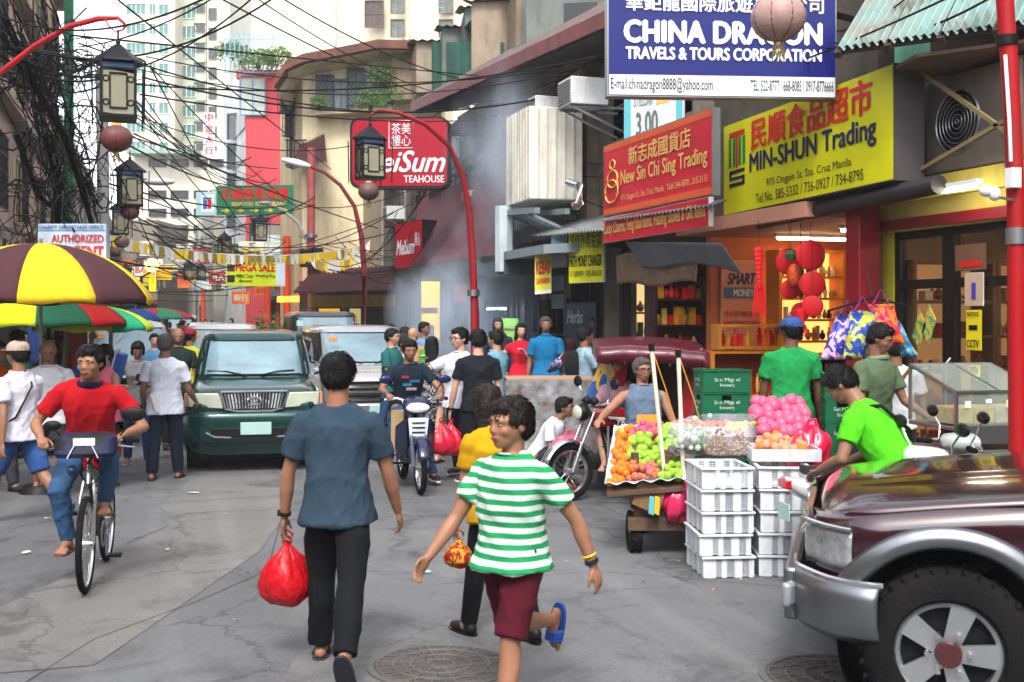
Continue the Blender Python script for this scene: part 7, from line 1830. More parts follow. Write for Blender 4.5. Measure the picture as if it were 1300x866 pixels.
letter(bd, 'CHARITY SWEEPSTAKES OFFICE', .03, .85, .97, .95, plastic('#2a5a9a'), r_, bold=.02); part('blue_band', bd.slab(.01, .80, .99, .83, .006, .003), plastic('#4a8ac0'), r_)
letter(bd, 'AUTHORIZED', .22, .50, .97, .70, plastic('#a8304a'), r_, bold=.03); letter(bd, 'AGENT', .40, .12, .97, .40, plastic('#a8304a'), r_, bold=.04)
# banner above the red sign
bd, r_ = sign('price_banner', 'white and turquoise banner with a gold ribbon above the red gift shop sign', P(792, 200, 16.2), P(868, 190, 15.6), 1.0, .03, plastic('#c8ccca'), SGN_W)
letter(bd, 'STELLAR', .18, .70, .5, .82, plastic('#8a9a9a'), r_); letter(bd, '3.00', .22, .28, .58, .60, plastic('#5a6a6a'), r_); part('ribbon', bd.slab(.55, .68, .76, .98, .006, .003), GOLD, r_)
for (a, b) in ((0.01, .12), (.88, .98)): part('turquoise_edge', bd.slab(a, .02, b, .98, .006, .003), plastic('#5ab0b8'), r_)
# vertical character signs on the far flats
for k, ch in enumerate('中金大行'):
  q = P(258, 155+k*14, 60); bd, r_ = sign('character_sign', ('topmost', 'second', 'third', 'lowest')[k]+' of the four small white signs with red characters on the far flats', q, q+CR*.62, .5, .05, SGN_W, SGN_W); letter(bd, ch, .15, .1, .85, .9, TXR, r_, bold=.03)
# things on the lantern shop side wall and the cafe glass
bd, r_ = sign('money_poster', 'peach coloured poster with a blue money transfer notice beside the red tassels', (7.03, 13.38, 1.30), (7.62, 13.38, 1.30), 1.32, .015, plastic('#d8906a'), plastic('#e0a080'))
part('blue_panel', bd.slab(.05, .60, .97, .97, .006, .003), plastic('#c89078'), r_); letter(bd, 'SMART', .15, .76, .85, .87, plastic('#20305a'), r_, bold=.05, shear=.3); part('blue_panel', bd.slab(.05, .62, .97, .73, .010, .003), plastic('#4a6a8a'), r_); letter(bd, 'MONEY', .3, .64, .8, .71, SGN_W, r_, bold=.03)
for v, s_ in ((.44, 'WE ACCEPT SMART MONEY'), (.34, 'REMITTANCE HERE')): letter(bd, s_, .06, v, .94, v+.055, TXR, r_, bold=.03)
letter(bd, '福', .1, .05, .32, .24, TXR, r_, bold=.03)
bd, r_ = sign('door_poster', 'cream poster with a purple bottle on the cafe door', (XF-.02, 8.62, 1.98), (XF-.02, 8.38, 1.98), .30, .006, plastic('#b8a088'), SGN_W); part('bottle', bd.slab(.4, .2, .62, .7, .006, .003), plastic('#4a3a9a'), r_)
bd, r_ = sign('door_sign', 'brown and red notice at the top of the cafe door', (XF-.02, 8.75, 2.3), (XF-.02, 8.34, 2.3), .24, .006, plastic('#6a4a3a'), BLACK); part('red_print', bd.slab(.15, .15, .85, .35, .006, .003), TXR, r_)
bd, r_ = sign('camera_sticker', 'yellow warning sticker with a camera picture on the cafe door', (XF-.02, 8.60, 1.58), (XF-.02, 8.40, 1.58), .37, .006, plastic('#d8c818'), INK)
letter(bd, 'CCTV', .1, .08, .9, .26, INK, r_, bold=.03); letter(bd, 'NOTICE', .12, .84, .88, .94, INK, r_, bold=.03); part('camera_print', bd.slab(.2, .5, .75, .62, .006, .003), INK, r_)
bd, r_ = sign('opening_sticker', 'small yellow sticker low on the cafe door', (XF-.02, 8.58, 1.35), (XF-.02, 8.42, 1.35), .12, .006, plastic('#d8c818'), INK); letter(bd, 'OPEN', .1, .25, .9, .75, INK, r_, bold=.03)
for k, (px, py, c) in enumerate(((1158, 428, '#3a8a5a'), (1170, 422, '#4a9a6a'))):
  p = FX(px, py, 6.85); solo('hanging_packet', MB().prism([p, p+Vector((0, -.10, -.10)), p+Vector((0, -.20, .12)), p+Vector((0, -.10, .26))], (.01, 0, 0)), plastic('#c8b048', wave=('leaf', 9, c)), ('left', 'right')[k]+' of the two green and yellow packets hanging on the cafe glass', 'packet')

# ------------------------------------------------------------ lanterns and lamps
LFR = M('#0e1013', rough=.5, spec=.2); LPN = M('#86836c', rough=.5, var=.15, scale=5); LBL = plastic('#4a6a98')
def lantern(label, top, s, rz=0., hang=.12, group='street lanterns'):
  """square iron lantern hanging below the point top; s = body width"""
  root = thing('street_lantern', label, 'lantern', top, rz, group); h = s*1.35
  z1 = -hang-s*.55; z0 = z1-h
  part('roof', MB().loft([((0, 0, z1), s*.66, s*.66), ((0, 0, z1+s*.06), s*.64, s*.64), ((0, 0, z1+s*.32), s*.30, s*.30), ((0, 0, z1+s*.5), s*.06, s*.06)], 6), LFR, root, smooth=0)
  part('finial', MB().cyl((0, 0, z1+s*.48), (0, 0, 0), s*.025, n=8).ball((0, 0, z1+s*.55), s*.06), LFR, root)
  w_ = s*.40
  for k in range(4):
    q = Matrix.Rotation(R(45+90*k), 3, 'Z'); m = MB()
    c = Vector((w_, 0, 0))
    def qq(x, z): return Matrix.Rotation(R(90*k), 3, 'Z') @ Vector((x, -w_, z))
    part('post', MB().bar(qq(-w_, z0), qq(-w_, z1), s*.07), LFR, root)
    part('pane', MB().add([qq(-w_, z0)*.97, qq(w_, z0)*1, qq(w_, z1-s*.3), qq(-w_, z1-s*.19)], [(0, 1, 2, 3)]), LPN, root)
    part('blue_panel', MB().add([qq(-w_, z1-s*.17), qq(w_, z1-s*.17), qq(w_, z1-.01), qq(-w_, z1-.01)], [(0, 1, 2, 3)]), LBL, root)
    m = MB()
    def o(x, z): return Matrix.Rotation(R(90*k), 3, 'Z') @ Vector((x, -w_-s*.015, z))
    zm0, zm1 = z0+h*.14, z1-s*.17-h*.10
    for a, b in (((-s*.2, zm0), (s*.2, zm0)), ((s*.2, zm0), (s*.2, zm1)), ((s*.2, zm1), (-s*.2, zm1)), ((-s*.2, zm1), (-s*.2, zm0))): m.bar(o(*a), o(*b), s*.035)
    m.bar(o(-w_, z1-s*.18), o(w_, z1-s*.18), s*.05); m.bar(o(-w_, z0), o(w_, z0), s*.07)
    for sx in (-1, 1):
      for zz in (zm0+h*.1, zm1-h*.1): m.tube([o(sx*(s*.29+s*.07*math.cos(t)), zz+s*.07*math.sin(t)) for t in [PI*i/5 for i in range(-5, 6)]], s*.014, 4)
    part('fretwork', m, LFR, root)
    p0, p1 = Matrix.Rotation(R(90*k), 3, 'Z') @ Vector((-s*.62, -s*.62, z1)), Matrix.Rotation(R(90*k), 3, 'Z') @ Vector((-s*.60, -s*.60, z0-s*.1))
    part('outer_rod', MB().tube([p0, p1, p1+Vector((0, 0, -s*.1))], s*.022, 5), LFR, root)
  part('base', MB().box((0, 0, z0-s*.03), (s*.86, s*.86, s*.06)), LFR, root)
  return root
def ball_lantern(label, c, r, col='#7a3038'):
  root = thing('paper_lantern', label, 'paper lantern', Vector(c)+Vector((0, 0, r*1.1)), world=True); c = Vector(c)
  prof = []
  for i in range(29):
    t = PI*i/28; prof.append((r*math.sin(t)*(1+.012*(-1)**i)+.001, r*.88*math.cos(t)))
  m = MB().lathe(prof, 24, c); part('globe', m, M(col, rough=.5, var=.35, scale=6, bump=.2, c2='#a89088' if r > .2 else '#5c443c'), root, smooth=80)
  m = MB()
  for k in range(8): a = PI*k/4; m.tube([c+Vector((r*1.01*math.sin(t)*math.cos(a), r*1.01*math.sin(t)*math.sin(a), r*.89*math.cos(t))) for t in [PI*i/10 for i in range(1, 10)]], r*.018, 4)
  part('rib', m, M('#5a2026'), root)
  part('cap', MB().cyl(c+Vector((0, 0, r*.84)), c+Vector((0, 0, r*.98)), r*.3, n=14), GOLD, root)
  m = MB()
  for k in range(12): a = k*.52; m.tube([c+Vector((r*.12*math.cos(a), r*.12*math.sin(a), -r*.86)), c+Vector((r*.2*math.cos(a), r*.2*math.sin(a), -r*1.2)), c+Vector((r*.22*math.cos(a+.3), r*.22*math.sin(a+.3), -r*(1.4+.1*(k % 3)))),], r*.03, 4)
  part('tassel', m, M('#8a7a3a'), root)
  return root
# near lantern on the red curved arm at the left
arm = [P(-60, 150, 11.5), P(0, 93, 11.4), P(45, 58, 11.3), P(90, 33, 11.2), P(125, 24, 11.1), P(150, 23, 11.0), P(158, 30, 11.0), P(157, 38, 11.0)]
r_ = thing('lamp_bracket', 'red curved bracket arm reaching in from the left holding the near lantern', 'bracket', arm[0], world=True); part('arm', MB().tube(arm, [.028]*5+[.018, .014, .012], 10), REDPOLE, r_)
part('scroll', MB(ORG[r_]).tube([P(132, 22, 11), P(138, 33, 11), P(147, 41, 11), P(156, 38, 11), P(162, 32, 11)], .008, 5), REDPOLE, r_)
part('mounting_post', MB(ORG[r_]).cyl((arm[0].x, arm[0].y, 0), arm[0]+Vector((0, 0, .5)), .06, n=12), REDPOLE, r_)
lantern('large square iron lantern hanging from the red arm at the upper left', P(150, 38, 11.0), .385, -YAW+R(20))
lantern('iron lantern with blue top panels below the near left lantern', P(165, 192, 20), .44, R(12)); lantern('iron lantern partly hidden behind the one with blue panels', P(153, 248, 27), .42, R(5)); lantern('small iron lantern hanging beside the green restaurant sign', P(330, 266, 31), .38, R(5))
lantern('iron lantern in front of the red teahouse sign', P(470, 148, 17), .42, R(8))
for k, (px, py, d) in enumerate(((160, 330, 40), (240, 326, 46), (255, 330, 52), (285, 290, 40), (206, 345, 60), (275, 345, 60))):
  lantern('distant iron lantern '+('near the left buildings', 'above the middle of the traffic', 'just right of the middle', 'high at the right by the green sign', 'farthest at the left', 'farthest at the right')[k], P(px, py, d), .42, R(k*9))
for lb, px, py, d, r, c in (('faded paper lantern in front of the blue travel sign', 988, 22, 8.6, .205, '#96746c'), ('round red brown paper lantern below the large left lantern', 148, 176, 13, .175, '#6a2a30'), ('round dark red paper lantern below the blue panelled lantern', 165, 269, 20, .16, '#5a2a30'), ('brownish paper lantern low at the left among the cables', 155, 307, 22, .14, '#8a7a70'),
                         ('small reddish paper lantern left of the brownish one', 146, 320, 24, .12, '#6a3a38'), ('grey brown paper lantern on the post below the teahouse sign', 468, 243, 16.5, .15, '#5a4a44'), ('tiny red paper lantern above the bunting', 276, 331, 38, .12, '#8a1a28'), ('tiny grey paper lantern beside the tiny red one', 290, 330, 38, .13, '#5a5a58')):
  ball_lantern(lb, P(px, py, d), r, c)
# red lamp post with the teahouse lantern
def pole_thing(name, label, pts, rad, mt, cat='lamp post', collars=()):
  root = thing(name, label, cat, (Vector(pts[0]).x, Vector(pts[0]).y, Vector(pts[0]).z), world=True); part('pole', MB().tube(pts, rad, 12), mt, root)
  for c, r in collars: part('collar', MB(ORG[root]).cyl(Vector(c)-Vector((0, 0, .05)), Vector(c)+Vector((0, 0, .05)), r, n=14), STEEL, root)
  return root
b = P(604, 400, 18.2); b.z = .15
pole_thing('lamp_post', 'tall red curved lamp post rising beside the smoke and arching over the street', [b, P(603, 400, 18.2), P(600, 330, 18.2), P(596, 270, 18.1), P(588, 225, 18), P(570, 185, 17.8), P(540, 158, 17.5), P(505, 143, 17.2), P(480, 140, 17.1), P(470, 146, 17.0)], [.075, .07, .06, .055, .045, .04, .036, .03, .024, .018], M('#8a1420', rough=.5, dirt=.5), collars=[(P(601, 372, 18.2), .10)])
b = P(1292, 400, 7.0); b.z = .15
rp = pole_thing('red_pole', 'bright red pole at the right edge with a strapped white switch box', [b, P(1290, 300, 7.0), P(1287, 190, 7.0), P(1282, 90, 7.0), P(1274, -20, 7.0), P(1262, -120, 7.0)], .052, paint('#a00a12', rough=.5, dirt=.4, scale=4), 'pole', [(P(1290, 300, 7), .062)])
part('switch_box', MB(ORG[rp]).box(P(1286, 226, 6.93), (.07, .06, .12)), WHITE, rp); part('cable_clamp', MB(ORG[rp]).cyl(P(1278, 52, 7)-Vector((0, 0, .03)), P(1278, 52, 7)+Vector((0, 0, .03)), .065, n=12), BLACK, rp)
part('conduit', MB(ORG[rp]).tube([P(1283, 205, 6.93), P(1281, 150, 6.93), P(1276, 70, 6.95)], .012, 6), WHITE, rp)
b = P(463, 400, 30); b.z = .15
cb = pole_thing('street_light', 'street light with a long white head on an arching dark red post', [b, P(463, 350, 30), P(459, 300, 30), P(450, 262, 30), P(432, 235, 30), P(412, 219, 30), P(395, 212, 30)], [.09, .08, .07, .055, .05, .045, .04], M('#6a1a24', rough=.6, var=.3), 'street light')
part('lamp_head', MB(ORG[cb]).ball(P(376, 207, 30), (.42, .12, .10), 16, 10, Matrix.Rotation(-YAW, 3, 'Z') @ Matrix.Rotation(R(14), 3, 'Y')), plastic('#d0d4d6'), cb, smooth=80)
b = P(396, 400, 37); b.z = .15
cb = pole_thing('street_light', 'second smaller street light arching left of the red utility pole', [b, P(395, 340, 37), P(391, 308, 37), P(378, 282, 37), P(358, 266, 37), P(342, 259, 37)], [.07, .07, .06, .05, .045, .04], paint('#8a8a88'), 'street light')
part('lamp_head', MB(ORG[cb]).ball(P(336, 258, 37), (.25, .1, .07), 14, 8, Matrix.Rotation(-YAW, 3, 'Z')), plastic('#8a7a70'), cb, smooth=80)
b = P(199, 400, 28)
r_ = thing('street_light', 'white street light head sticking out among the cables beside the far tower', 'street light', P(185, 228, 28), world=True); part('lamp_head', MB().ball(P(203, 231, 28), (.38, .13, .09), 16, 10, Matrix.Rotation(-YAW, 3, 'Z')), plastic('#c8ccd0'), r_, smooth=80); part('arm', MB(ORG[r_]).tube([P(192, 230, 28), P(178, 226, 28), P(140, 222, 28)], .03, 6), STEEL, r_)
b = P(395, 400, 35.5); b.z = .0
pole_thing('utility_pole', 'red painted utility pole carrying black cable boxes', [b, P(395, 330, 35.5), P(395, 250, 35.5), P(395, 188, 35.5)], .12, M('#a02830', rough=.7, var=.3, c2='#8a5a56'), 'utility pole', [(P(395, 300, 35.5), .2)])
for k, (px, py) in enumerate(((388, 328), (403, 326))): solo('cable_box', MB().box(P(px, py, 35.2), (.34, .3, .55)), BLACK, ('left', 'right')[k]+' black cable box strapped to the red utility pole', 'cable box', bevel=.03)
b = P(133, 400, 19); b.z = 0
pole_thing('utility_pole', 'grey concrete utility pole at the left swamped in cables', [b, P(132, 300, 19), P(130, 150, 19), P(129, 90, 19)], .10, PLAS('#8a8886'), 'utility pole')
for k, (px, d, c, t) in enumerate(((364, 42, '#d0421c', 300), (340, 48, '#c83a1c', 340), (353, 52, '#b03020', 350), (322, 60, '#c0381c', 350), (297, 70, '#b83a24', 352), (258, 66, '#c83c20', 340))):
  b = P(px, 400, d); b.z = 0
  pole_thing('arcade_post', ('bright orange red street post beside the mega sale banner', 'orange post under the mega sale banner', 'thin orange post behind the potted bush', 'distant orange post left of the bush', 'far orange post right of the white cars', 'far orange post above the distant vans')[k], [b, P(px, t, d)], .13 if k < 6 else .07, paint(c, dirt=.2), 'post')
m = MB().ball(P(193, 337, 52), .30, 12, 8); r_ = thing('lit_lamp', 'glowing orange lamp above the yellow sign far down the street', 'lamp', P(193, 345, 52), world=True); part('globe', m, M('#ffb060', emis='#ff9038', es=9, var=0), r_); part('bracket', MB(ORG[r_]).tube([P(193, 345, 52), P(180, 352, 52.5), P(176, 400, 52.5)], .05, 6), BLACK, r_)
bd, r_ = sign('vertical_sign', 'lit yellow vertical sign below the glowing orange lamp', P(190, 371, 52), P(198, 371, 52), .75, .1, M('#e8b010', emis='#ffb810', es=.8, var=.1), BLACK); letter(bd, '金', .15, .55, .85, .9, TXR, r_); letter(bd, '行', .15, .12, .85, .45, TXR, r_)
m = MB(); q = P(1233, 238, 6.5)
r_ = thing('emergency_lamp', 'white twin head emergency lamp beside the red pole', 'lamp', P(1258, 250, 6.9), world=True); part('lamp_head', MB().ball(P(1252, 242, 6.9), (.05, .035, .04), 12, 8), WHITE, r_); part('lamp_head', MB(ORG[r_]).ball(P(1262, 246, 6.9), (.04, .035, .045), 12, 8), WHITE, r_); part('arm', MB(ORG[r_]).bar(P(1262, 250, 6.9), P(1286, 254, 6.95), .014), STEEL, r_)
# round red fan lanterns and tassels at the shop front
for k, (px, py, r, d) in enumerate(((1029, 324, 20, 12.0), (1001, 332, 17, 12.4), (1031, 361, 17, 12.0), (1004, 367, 13, 12.3), (1031, 389, 14, 11.9), (1016, 396, 12, 12.3))):
  c = P(px, py, d); rr = r/F*d; root = thing('red_fan_lantern', ('largest round red lantern, top right of the cluster at the shop front', 'round red lantern at the top left of the cluster', 'round red lantern in the middle of the cluster', 'smaller round red lantern at the left middle of the cluster', 'round red lantern at the lower right of the cluster', 'lowest left small red lantern of the cluster')[k], 'lantern', c+Vector((0, 0, rr)), world=True)
  m = MB(c+Vector((0, 0, rr)))
  for i in range(7): m.torus(c+CF*0, rr*(.12+.125*i), rr*.07, Matrix.Rotation(-YAW+R(10-7*k), 3, 'Z') @ Matrix.Rotation(R(90), 3, 'X'), 28, 6)
  part('fan_ring', m, M('#b8101c', rough=.6, var=.15), root); part('disc', MB(ORG[root]).ball(c, (rr, rr*.22, rr), 24, 10, Matrix.Rotation(-YAW+R(10-7*k), 3, 'Z')), M('#c0101c', rough=.6), root); part('cord', MB(ORG[root]).tube([c+Vector((0, 0, rr)), Vector((c.x, c.y, 2.9))], .003, 4), BLACK, root)
r_ = thing('pineapple_lantern', 'orange pineapple shaped decoration hanging among the red lanterns', 'decoration', P(1008, 350, 12.2), world=True); part('body', MB().ball(P(1008, 350, 12.15), (.075, .075, .13), 16, 12), M('#c8501c', rough=.6, wave=('check', 34, '#a83a18')), r_); part('leaves', MB(ORG[r_]).lathe([(.05, .0), (.07, .06), (.02, .10)], 8, P(1004, 330, 12.15)), M('#1f5a30'), r_)
for k, (px, y0_, y1_, d) in enumerate(((963, 318, 402, 12.0), (1017, 396, 428, 11.9))):
  a, b = P(px, y0_, d), P(px+2, y1_, d); root = thing('red_tassel', ('long red knotted tassel hanging in front of the peach poster', 'short red tassel below the red lantern cluster')[k], 'decoration', a, world=True); m = MB(a)
  for i in range(9): t = i/8; m.ball(a.lerp(b, t*.55), (.055*(1-.5*t), .02, .04), 10, 6)
  for i in range(14): x = (i-7)*.006; m.tube([a.lerp(b, .5)+CR*x, a.lerp(b, .8)+CR*x*1.6, b+CR*x*1.9+Vector((0, 0, .02*(i % 3)))], .004, 4)
  part('tassel', m, M('#c01018', rough=.7), root); part('cord', MB(a).tube([a, Vector((a.x, a.y, 2.9))], .003, 4), BLACK, root)
# hanging colourful shopping bags
for k, (px, py, d, w_, h_, c, c2, lb) in enumerate(((1076, 428, 9.6, .24, .38, '#2a3a9a', '#d8a8c8', 'blue and pink flowered shopping bag hanging at the left of the bunch'), (1095, 425, 9.45, .26, .40, '#2448a8', '#b8c040', 'blue shopping bag with flowers hanging in the middle of the bunch'), (1118, 412, 9.5, .26, .34, '#b81c4a', '#e0702a', 'crimson spotted shopping bag hanging at the right of the bunch'), (1134, 430, 9.6, .12, .3, '#2a7aa8', '#80c0d0', 'turquoise shopping bag at the far right of the bunch'))):
  p = P(px, py, d); tl = (k-1.2)*.16
  def f(u, v, p=p, w_=w_, h_=h_, tl=tl, s_=1): 
    x = (u-.5)*w_*(1.1-.35*v); return p+CR*(x+tl*(v-1)*-.5)+Vector((0, 0, (v-.5)*h_))+CF*(s_*.05*math.sin(PI*u)*math.sin(PI*min(1, v+.15))+.012*math.sin(u*11+v*7))
  root = thing('shopping_bag', lb, 'shopping bag', p-Vector((0, 0, h_/2)), world=True)
  mt = M(c, rough=.35, wave=('leaf', 11, c2), bump=.3, bscale=20, coat=.3)
  part('front_panel', MB().grid(lambda u, v: f(u, v, s_=-1), 14, 12), mt, root, smooth=60, solid=.004); part('back_panel', MB(ORG[root]).grid(lambda u, v: f(u, v, s_=1), 14, 12), mt, root, smooth=60, solid=.004)
  q = p+Vector((0, 0, h_*.5)); part('bag_handle', MB(ORG[root]).tube([q-CR*w_*.25, q+Vector((0, 0, .12)), q+CR*w_*.25], .009, 5), M('#7a2a6a'), root)
solo('hook_rod', MB().tube([P(1050, 395, 9.55), P(1108, 378, 9.5), P(1150, 388, 9.6)], .010, 6).tube([P(1108, 378, 9.5), P(1100, 340, 10)], .008, 6), BLACK, 'thin black rod from which the colourful shopping bags hang', 'rod')
# bunting
def bunting(label, a, b, sag, n, w_, h_, seed):
  q = random.Random(seed); root = thing('bunting', label, 'bunting', a, world=True)
  def f(t): p = a.lerp(b, t); p.z -= sag*4*t*(1-t); return p
  part('string', MB().tube([f(i/24) for i in range(25)], .006, 4), WHITE, root)
  ms = []
  for i in range(n):
    p = f((i+.5)/n); c = q.choice(('#d8b428', '#d8d8d0', '#d8b428', '#c8c8c0', '#8a7a30')); dx = (f((i+.9)/n)-f((i+.1)/n)).normalized()*w_/2; k = q.uniform(-.6, .6)
    part('pennant', MB(ORG[root]).prism([p-dx, p+dx, p+dx*.6+CF*k*.1+Vector((0, 0, -h_)), p-dx*.6+CF*k*.1+Vector((0, 0, -h_*q.uniform(.7, 1)))], CF*.004), cloth(c), root, smooth=0)
bunting('near string of yellow and white pennants sagging across the street', P(135, 298, 24), P(460, 312, 30), .35, 58, .13, .24, 1)
bunting('second string of yellow and white pennants just behind the first', P(150, 305, 28), P(440, 318, 36), .25, 48, .15, .26, 2)
bunting('short string of white and yellow pennants before the cream house', P(395, 325, 33), P(470, 305, 33), .4, 14, .2, .3, 3)
# pot plants etc far: crowd of clutter signs down the street
CN = ['dark red', 'mustard', 'cream', 'green', 'blue', 'orange', 'grey', 'pale', 'brown']; q = random.Random(21); CL = ['#a8302a', '#c8b82a', '#d8d4c8', '#2a6a4a', '#3a5a8a', '#c86a2a', '#8a8a88', '#b8c4c0', '#6a3a34']
for i in range(76):
  px = q.uniform(145, 385); d = q.uniform(48, 105); py = q.uniform(318, 388); w_ = q.uniform(.6, 1.9); h_ = q.uniform(.35, 1.1)
  A = P(px, py, d); 
  if A.z < 2.2: continue
  bd = Bd(A, A+CR*w_, h_, .12); col = q.choice(CL)
  root = thing('shop_sign', f'small distant {CN[CL.index(col)]} shop sign over the far end of the street', 'sign', A, world=True, group='distant shop signs'); part('board', bd.slab(), plastic(col, var=.4, scale=2), root)
  letter(bd, q.choice(('銀行', '藥房', '茶樓', '金店', 'BANK', 'GOLD', 'TEA')), .12, .25, .88, .75, plastic(q.choice(('#d8d4c8', '#c01c1c', '#e0c030'))), root)

# ------------------------------------------------------------ cables
CBL = M('#0c0d0f', rough=.6, bump=0, spec=.15)
def cable(pts, r, sag=0., group='overhead cables'):
  c = (Vector(pts[0])+Vector(pts[-1]))/2; dd = c.dot(CF); x = c.dot(CR)/dd*F+CX; y = HY-(c.z-H)/dd*F
  label = 'thin black overhead cable '+('high ' if y < 130 else 'low ' if y > 250 else '')+('at the upper left' if x < 230 else 'above the traffic' if x < 400 else 'near the teahouse sign' if x < 620 else 'before the right hand fronts')
  if len(pts) == 2:
    a, b = pts; pts = [a.lerp(b, i/22)-Vector((0, 0, sag*4*(i/22)*(1-i/22))) for i in range(23)]
  solo('overhead_cable', MB().tube(pts, r, 5), CBL, label, 'cable', group, smooth=60)
q = random.Random(4)
FIX = [((90, 45, 12), (660, 102, 24), .0, .016), ((100, 55, 12), (700, 112, 22), .6, .014), ((150, 105, 14), (1300, -140, 16), 1.0, .016), ((180, 98, 16), (770, 105, 19), .5, .02), ((178, 120, 16), (640, 150, 25), .2, .018),
       ((0, 20, 12), (330, -40, 9), .3, .014), ((20, 60, 12), (420, -60, 12), .5, .016), ((110, 95, 13), (350, -30, 11), .25, .013), ((100, 60, 12), (300, -20, 10), .1, .011), ((150, 0, 14), (420, 215, 33), .0, .018), ((170, 170, 20), (480, 290, 34), .1, .022),
       ((185, 72, 15), (770, 75, 17), .35, .012), ((175, 88, 17), (800, 70, 18), .5, .012), ((265, -10, 16), (560, 130, 30), .1, .02), ((300, -20, 16), (590, 125, 30), .3, .016), ((330, -20, 18), (660, 110, 28), .4, .02), ((600, 130, 24), (780, 60, 17), .2, .014),
       ((170, 145, 20), (580, 130, 28), .9, .016), ((160, 262, 24), (400, 260, 35), .3, .022), ((170, 282, 26), (400, 250, 35), .5, .025), ((170, 292, 26), (560, 275, 30), .6, .02), ((180, 300, 28), (500, 270, 30), .8, .02), ((200, 310, 30), (640, 190, 22), .9, .014), ((340, 250, 30), (640, 170, 24), .8, .016), ((380, 300, 33), (620, 285, 25), .5, .014),
       ((640, 170, 22), (770, 210, 18), .1, .012), ((640, 190, 22), (775, 225, 18), .15, .012), ((570, 170, 22), (770, 265, 18), .1, .012), ((600, 225, 22), (745, 195, 19), .1, .012), ((700, 115, 20), (1060, 60, 11), .0, .012), ((880, 120, 14), (1300, -50, 8), .1, .014), ((1062, 40, 11), (1180, -30, 10), .1, .012), ((1060, 55, 11), (1300, -30, 9), .15, .016),
       ((160, 320, 34), (320, 315, 46), .2, .02), ((150, 335, 34), (390, 318, 36), .3, .02), ((150, 350, 40), (350, 345, 60), .2, .025), ((240, 300, 40), (400, 312, 36), .4, .02), ((130, 250, 20), (330, 320, 44), .4, .022), ((150, 240, 20), (360, 305, 40), .1, .018), ((160, 368, 46), (330, 372, 70), .2, .03), ((165, 378, 50), (300, 378, 70), .2, .03),
       ((0, 60, 12), (185, 80, 15), .25, .02), ((0, 70, 12.5), (150, 92, 15), .2, .022), ((0, 45, 12), (120, 75, 14), .3, .02), ((-20, 90, 13), (140, 105, 16), .2, .02), ((0, 120, 14), (110, 10, 13), .0, .014), ((60, -10, 13), (200, 330, 24), .1, .016)]
for a, b, sg, r in FIX: cable([P(*a), P(*b)], r*.7, sg)
for i in range(18):
  a = P(q.uniform(120, 200), q.uniform(60, 330), q.uniform(16, 26)); b = P(q.uniform(300, 420), q.uniform(190, 340), q.uniform(33, 46)); cable([a, b], q.uniform(.010, .018), q.uniform(.1, .9))
for i in range(16):
  a = P(q.uniform(140, 230), q.uniform(270, 380), q.uniform(36, 60)); b = P(q.uniform(290, 400), q.uniform(290, 370), q.uniform(40, 60)); cable([a, b], q.uniform(.015, .025), q.uniform(.1, .9))
for i in range(12):
  a = P(q.uniform(395, 470), q.uniform(300, 345), q.uniform(30, 36)); b = P(q.uniform(500, 640), q.uniform(240, 330), q.uniform(22, 30)); cable([a, b], q.uniform(.008, .014), q.uniform(.2, .8))
# tangled bundles on the left
m = MB(); q = random.Random(17)
for i in range(105):
  k = q.random()
  if k < .5: p = (q.uniform(-10, 60), q.uniform(-20, 120)); e = (q.uniform(60, 135), q.uniform(200, 340))
  elif k < .75: p = (q.uniform(-20, 30), q.uniform(55, 110)); e = (q.uniform(90, 190), q.uniform(60, 110))
  else: p = (q.uniform(-10, 100), q.uniform(150, 330)); e = (q.uniform(60, 150), q.uniform(150, 300))
  d0, d1 = q.uniform(12, 15), q.uniform(15, 20); a, b = P(*p, d0), P(*e, d1); n = 14; ph = [q.uniform(0, 6) for _ in range(4)]; am = q.uniform(.03, .30)
  m.tube([a.lerp(b, t/n)+Vector((am*math.sin(ph[0]+t*.7)*math.sin(PI*t/n), am*math.sin(ph[1]+t*.5)*math.sin(PI*t/n), am*1.3*math.sin(ph[2]+t*.8)*math.sin(PI*t/n)-q.uniform(0, .02))) for t in range(n+1)], q.choice((.005, .007, .010, .014)), 4)
for i in range(34):
  c = P(q.uniform(5, 150), q.uniform(50, 300), q.uniform(13, 17)); rr = q.uniform(.12, .45); ax = Vector((q.gauss(0, 1), q.gauss(0, 1), q.gauss(0, .3))).normalized(); m.torus(c, rr, .008, ax.to_track_quat('Z', 'Y').to_matrix(), 20, 4)
solo('cable_tangle', m, CBL, 'dense tangle of black cables filling the upper left corner', 'cables', kind='stuff', smooth=60)
for (pts, r, lb) in (([P(5, 20, 12.5), P(45, 110, 13), P(80, 170, 13.5), P(105, 240, 14.5), P(128, 330, 16)], .04, 'thick bundle of black cables slanting down beside the large lantern'), ([P(20, 170, 13), P(50, 250, 14), P(100, 290, 15.5), P(130, 300, 17)], .035, 'second thick cable bundle low at the left'), ([P(-10, 58, 12.3), P(60, 68, 12.8), P(120, 78, 14), P(180, 76, 16)], .045, 'thick horizontal cable bundle passing behind the red arm'), ([P(60, 170, 14), P(75, 230, 14.5), P(68, 300, 15)], .06, 'dark drooping coil of cable above the stall roof')):
  root = thing('cable_bundle', lb, 'cable bundle', pts[0], world=True)
  o = part('strands', (lambda mb: [mb.tube([Vector(p)+Vector((r*.8*math.cos(j*.9+i*1.1), r*.8*math.sin(j*.9+i*1.1), r*.5*math.sin(j+i*.7))) for i, p in enumerate(pts)], r*.28, 5) for j in range(9)] and mb)(MB()), CBL, root, smooth=60); o['kind'] = 'stuff'

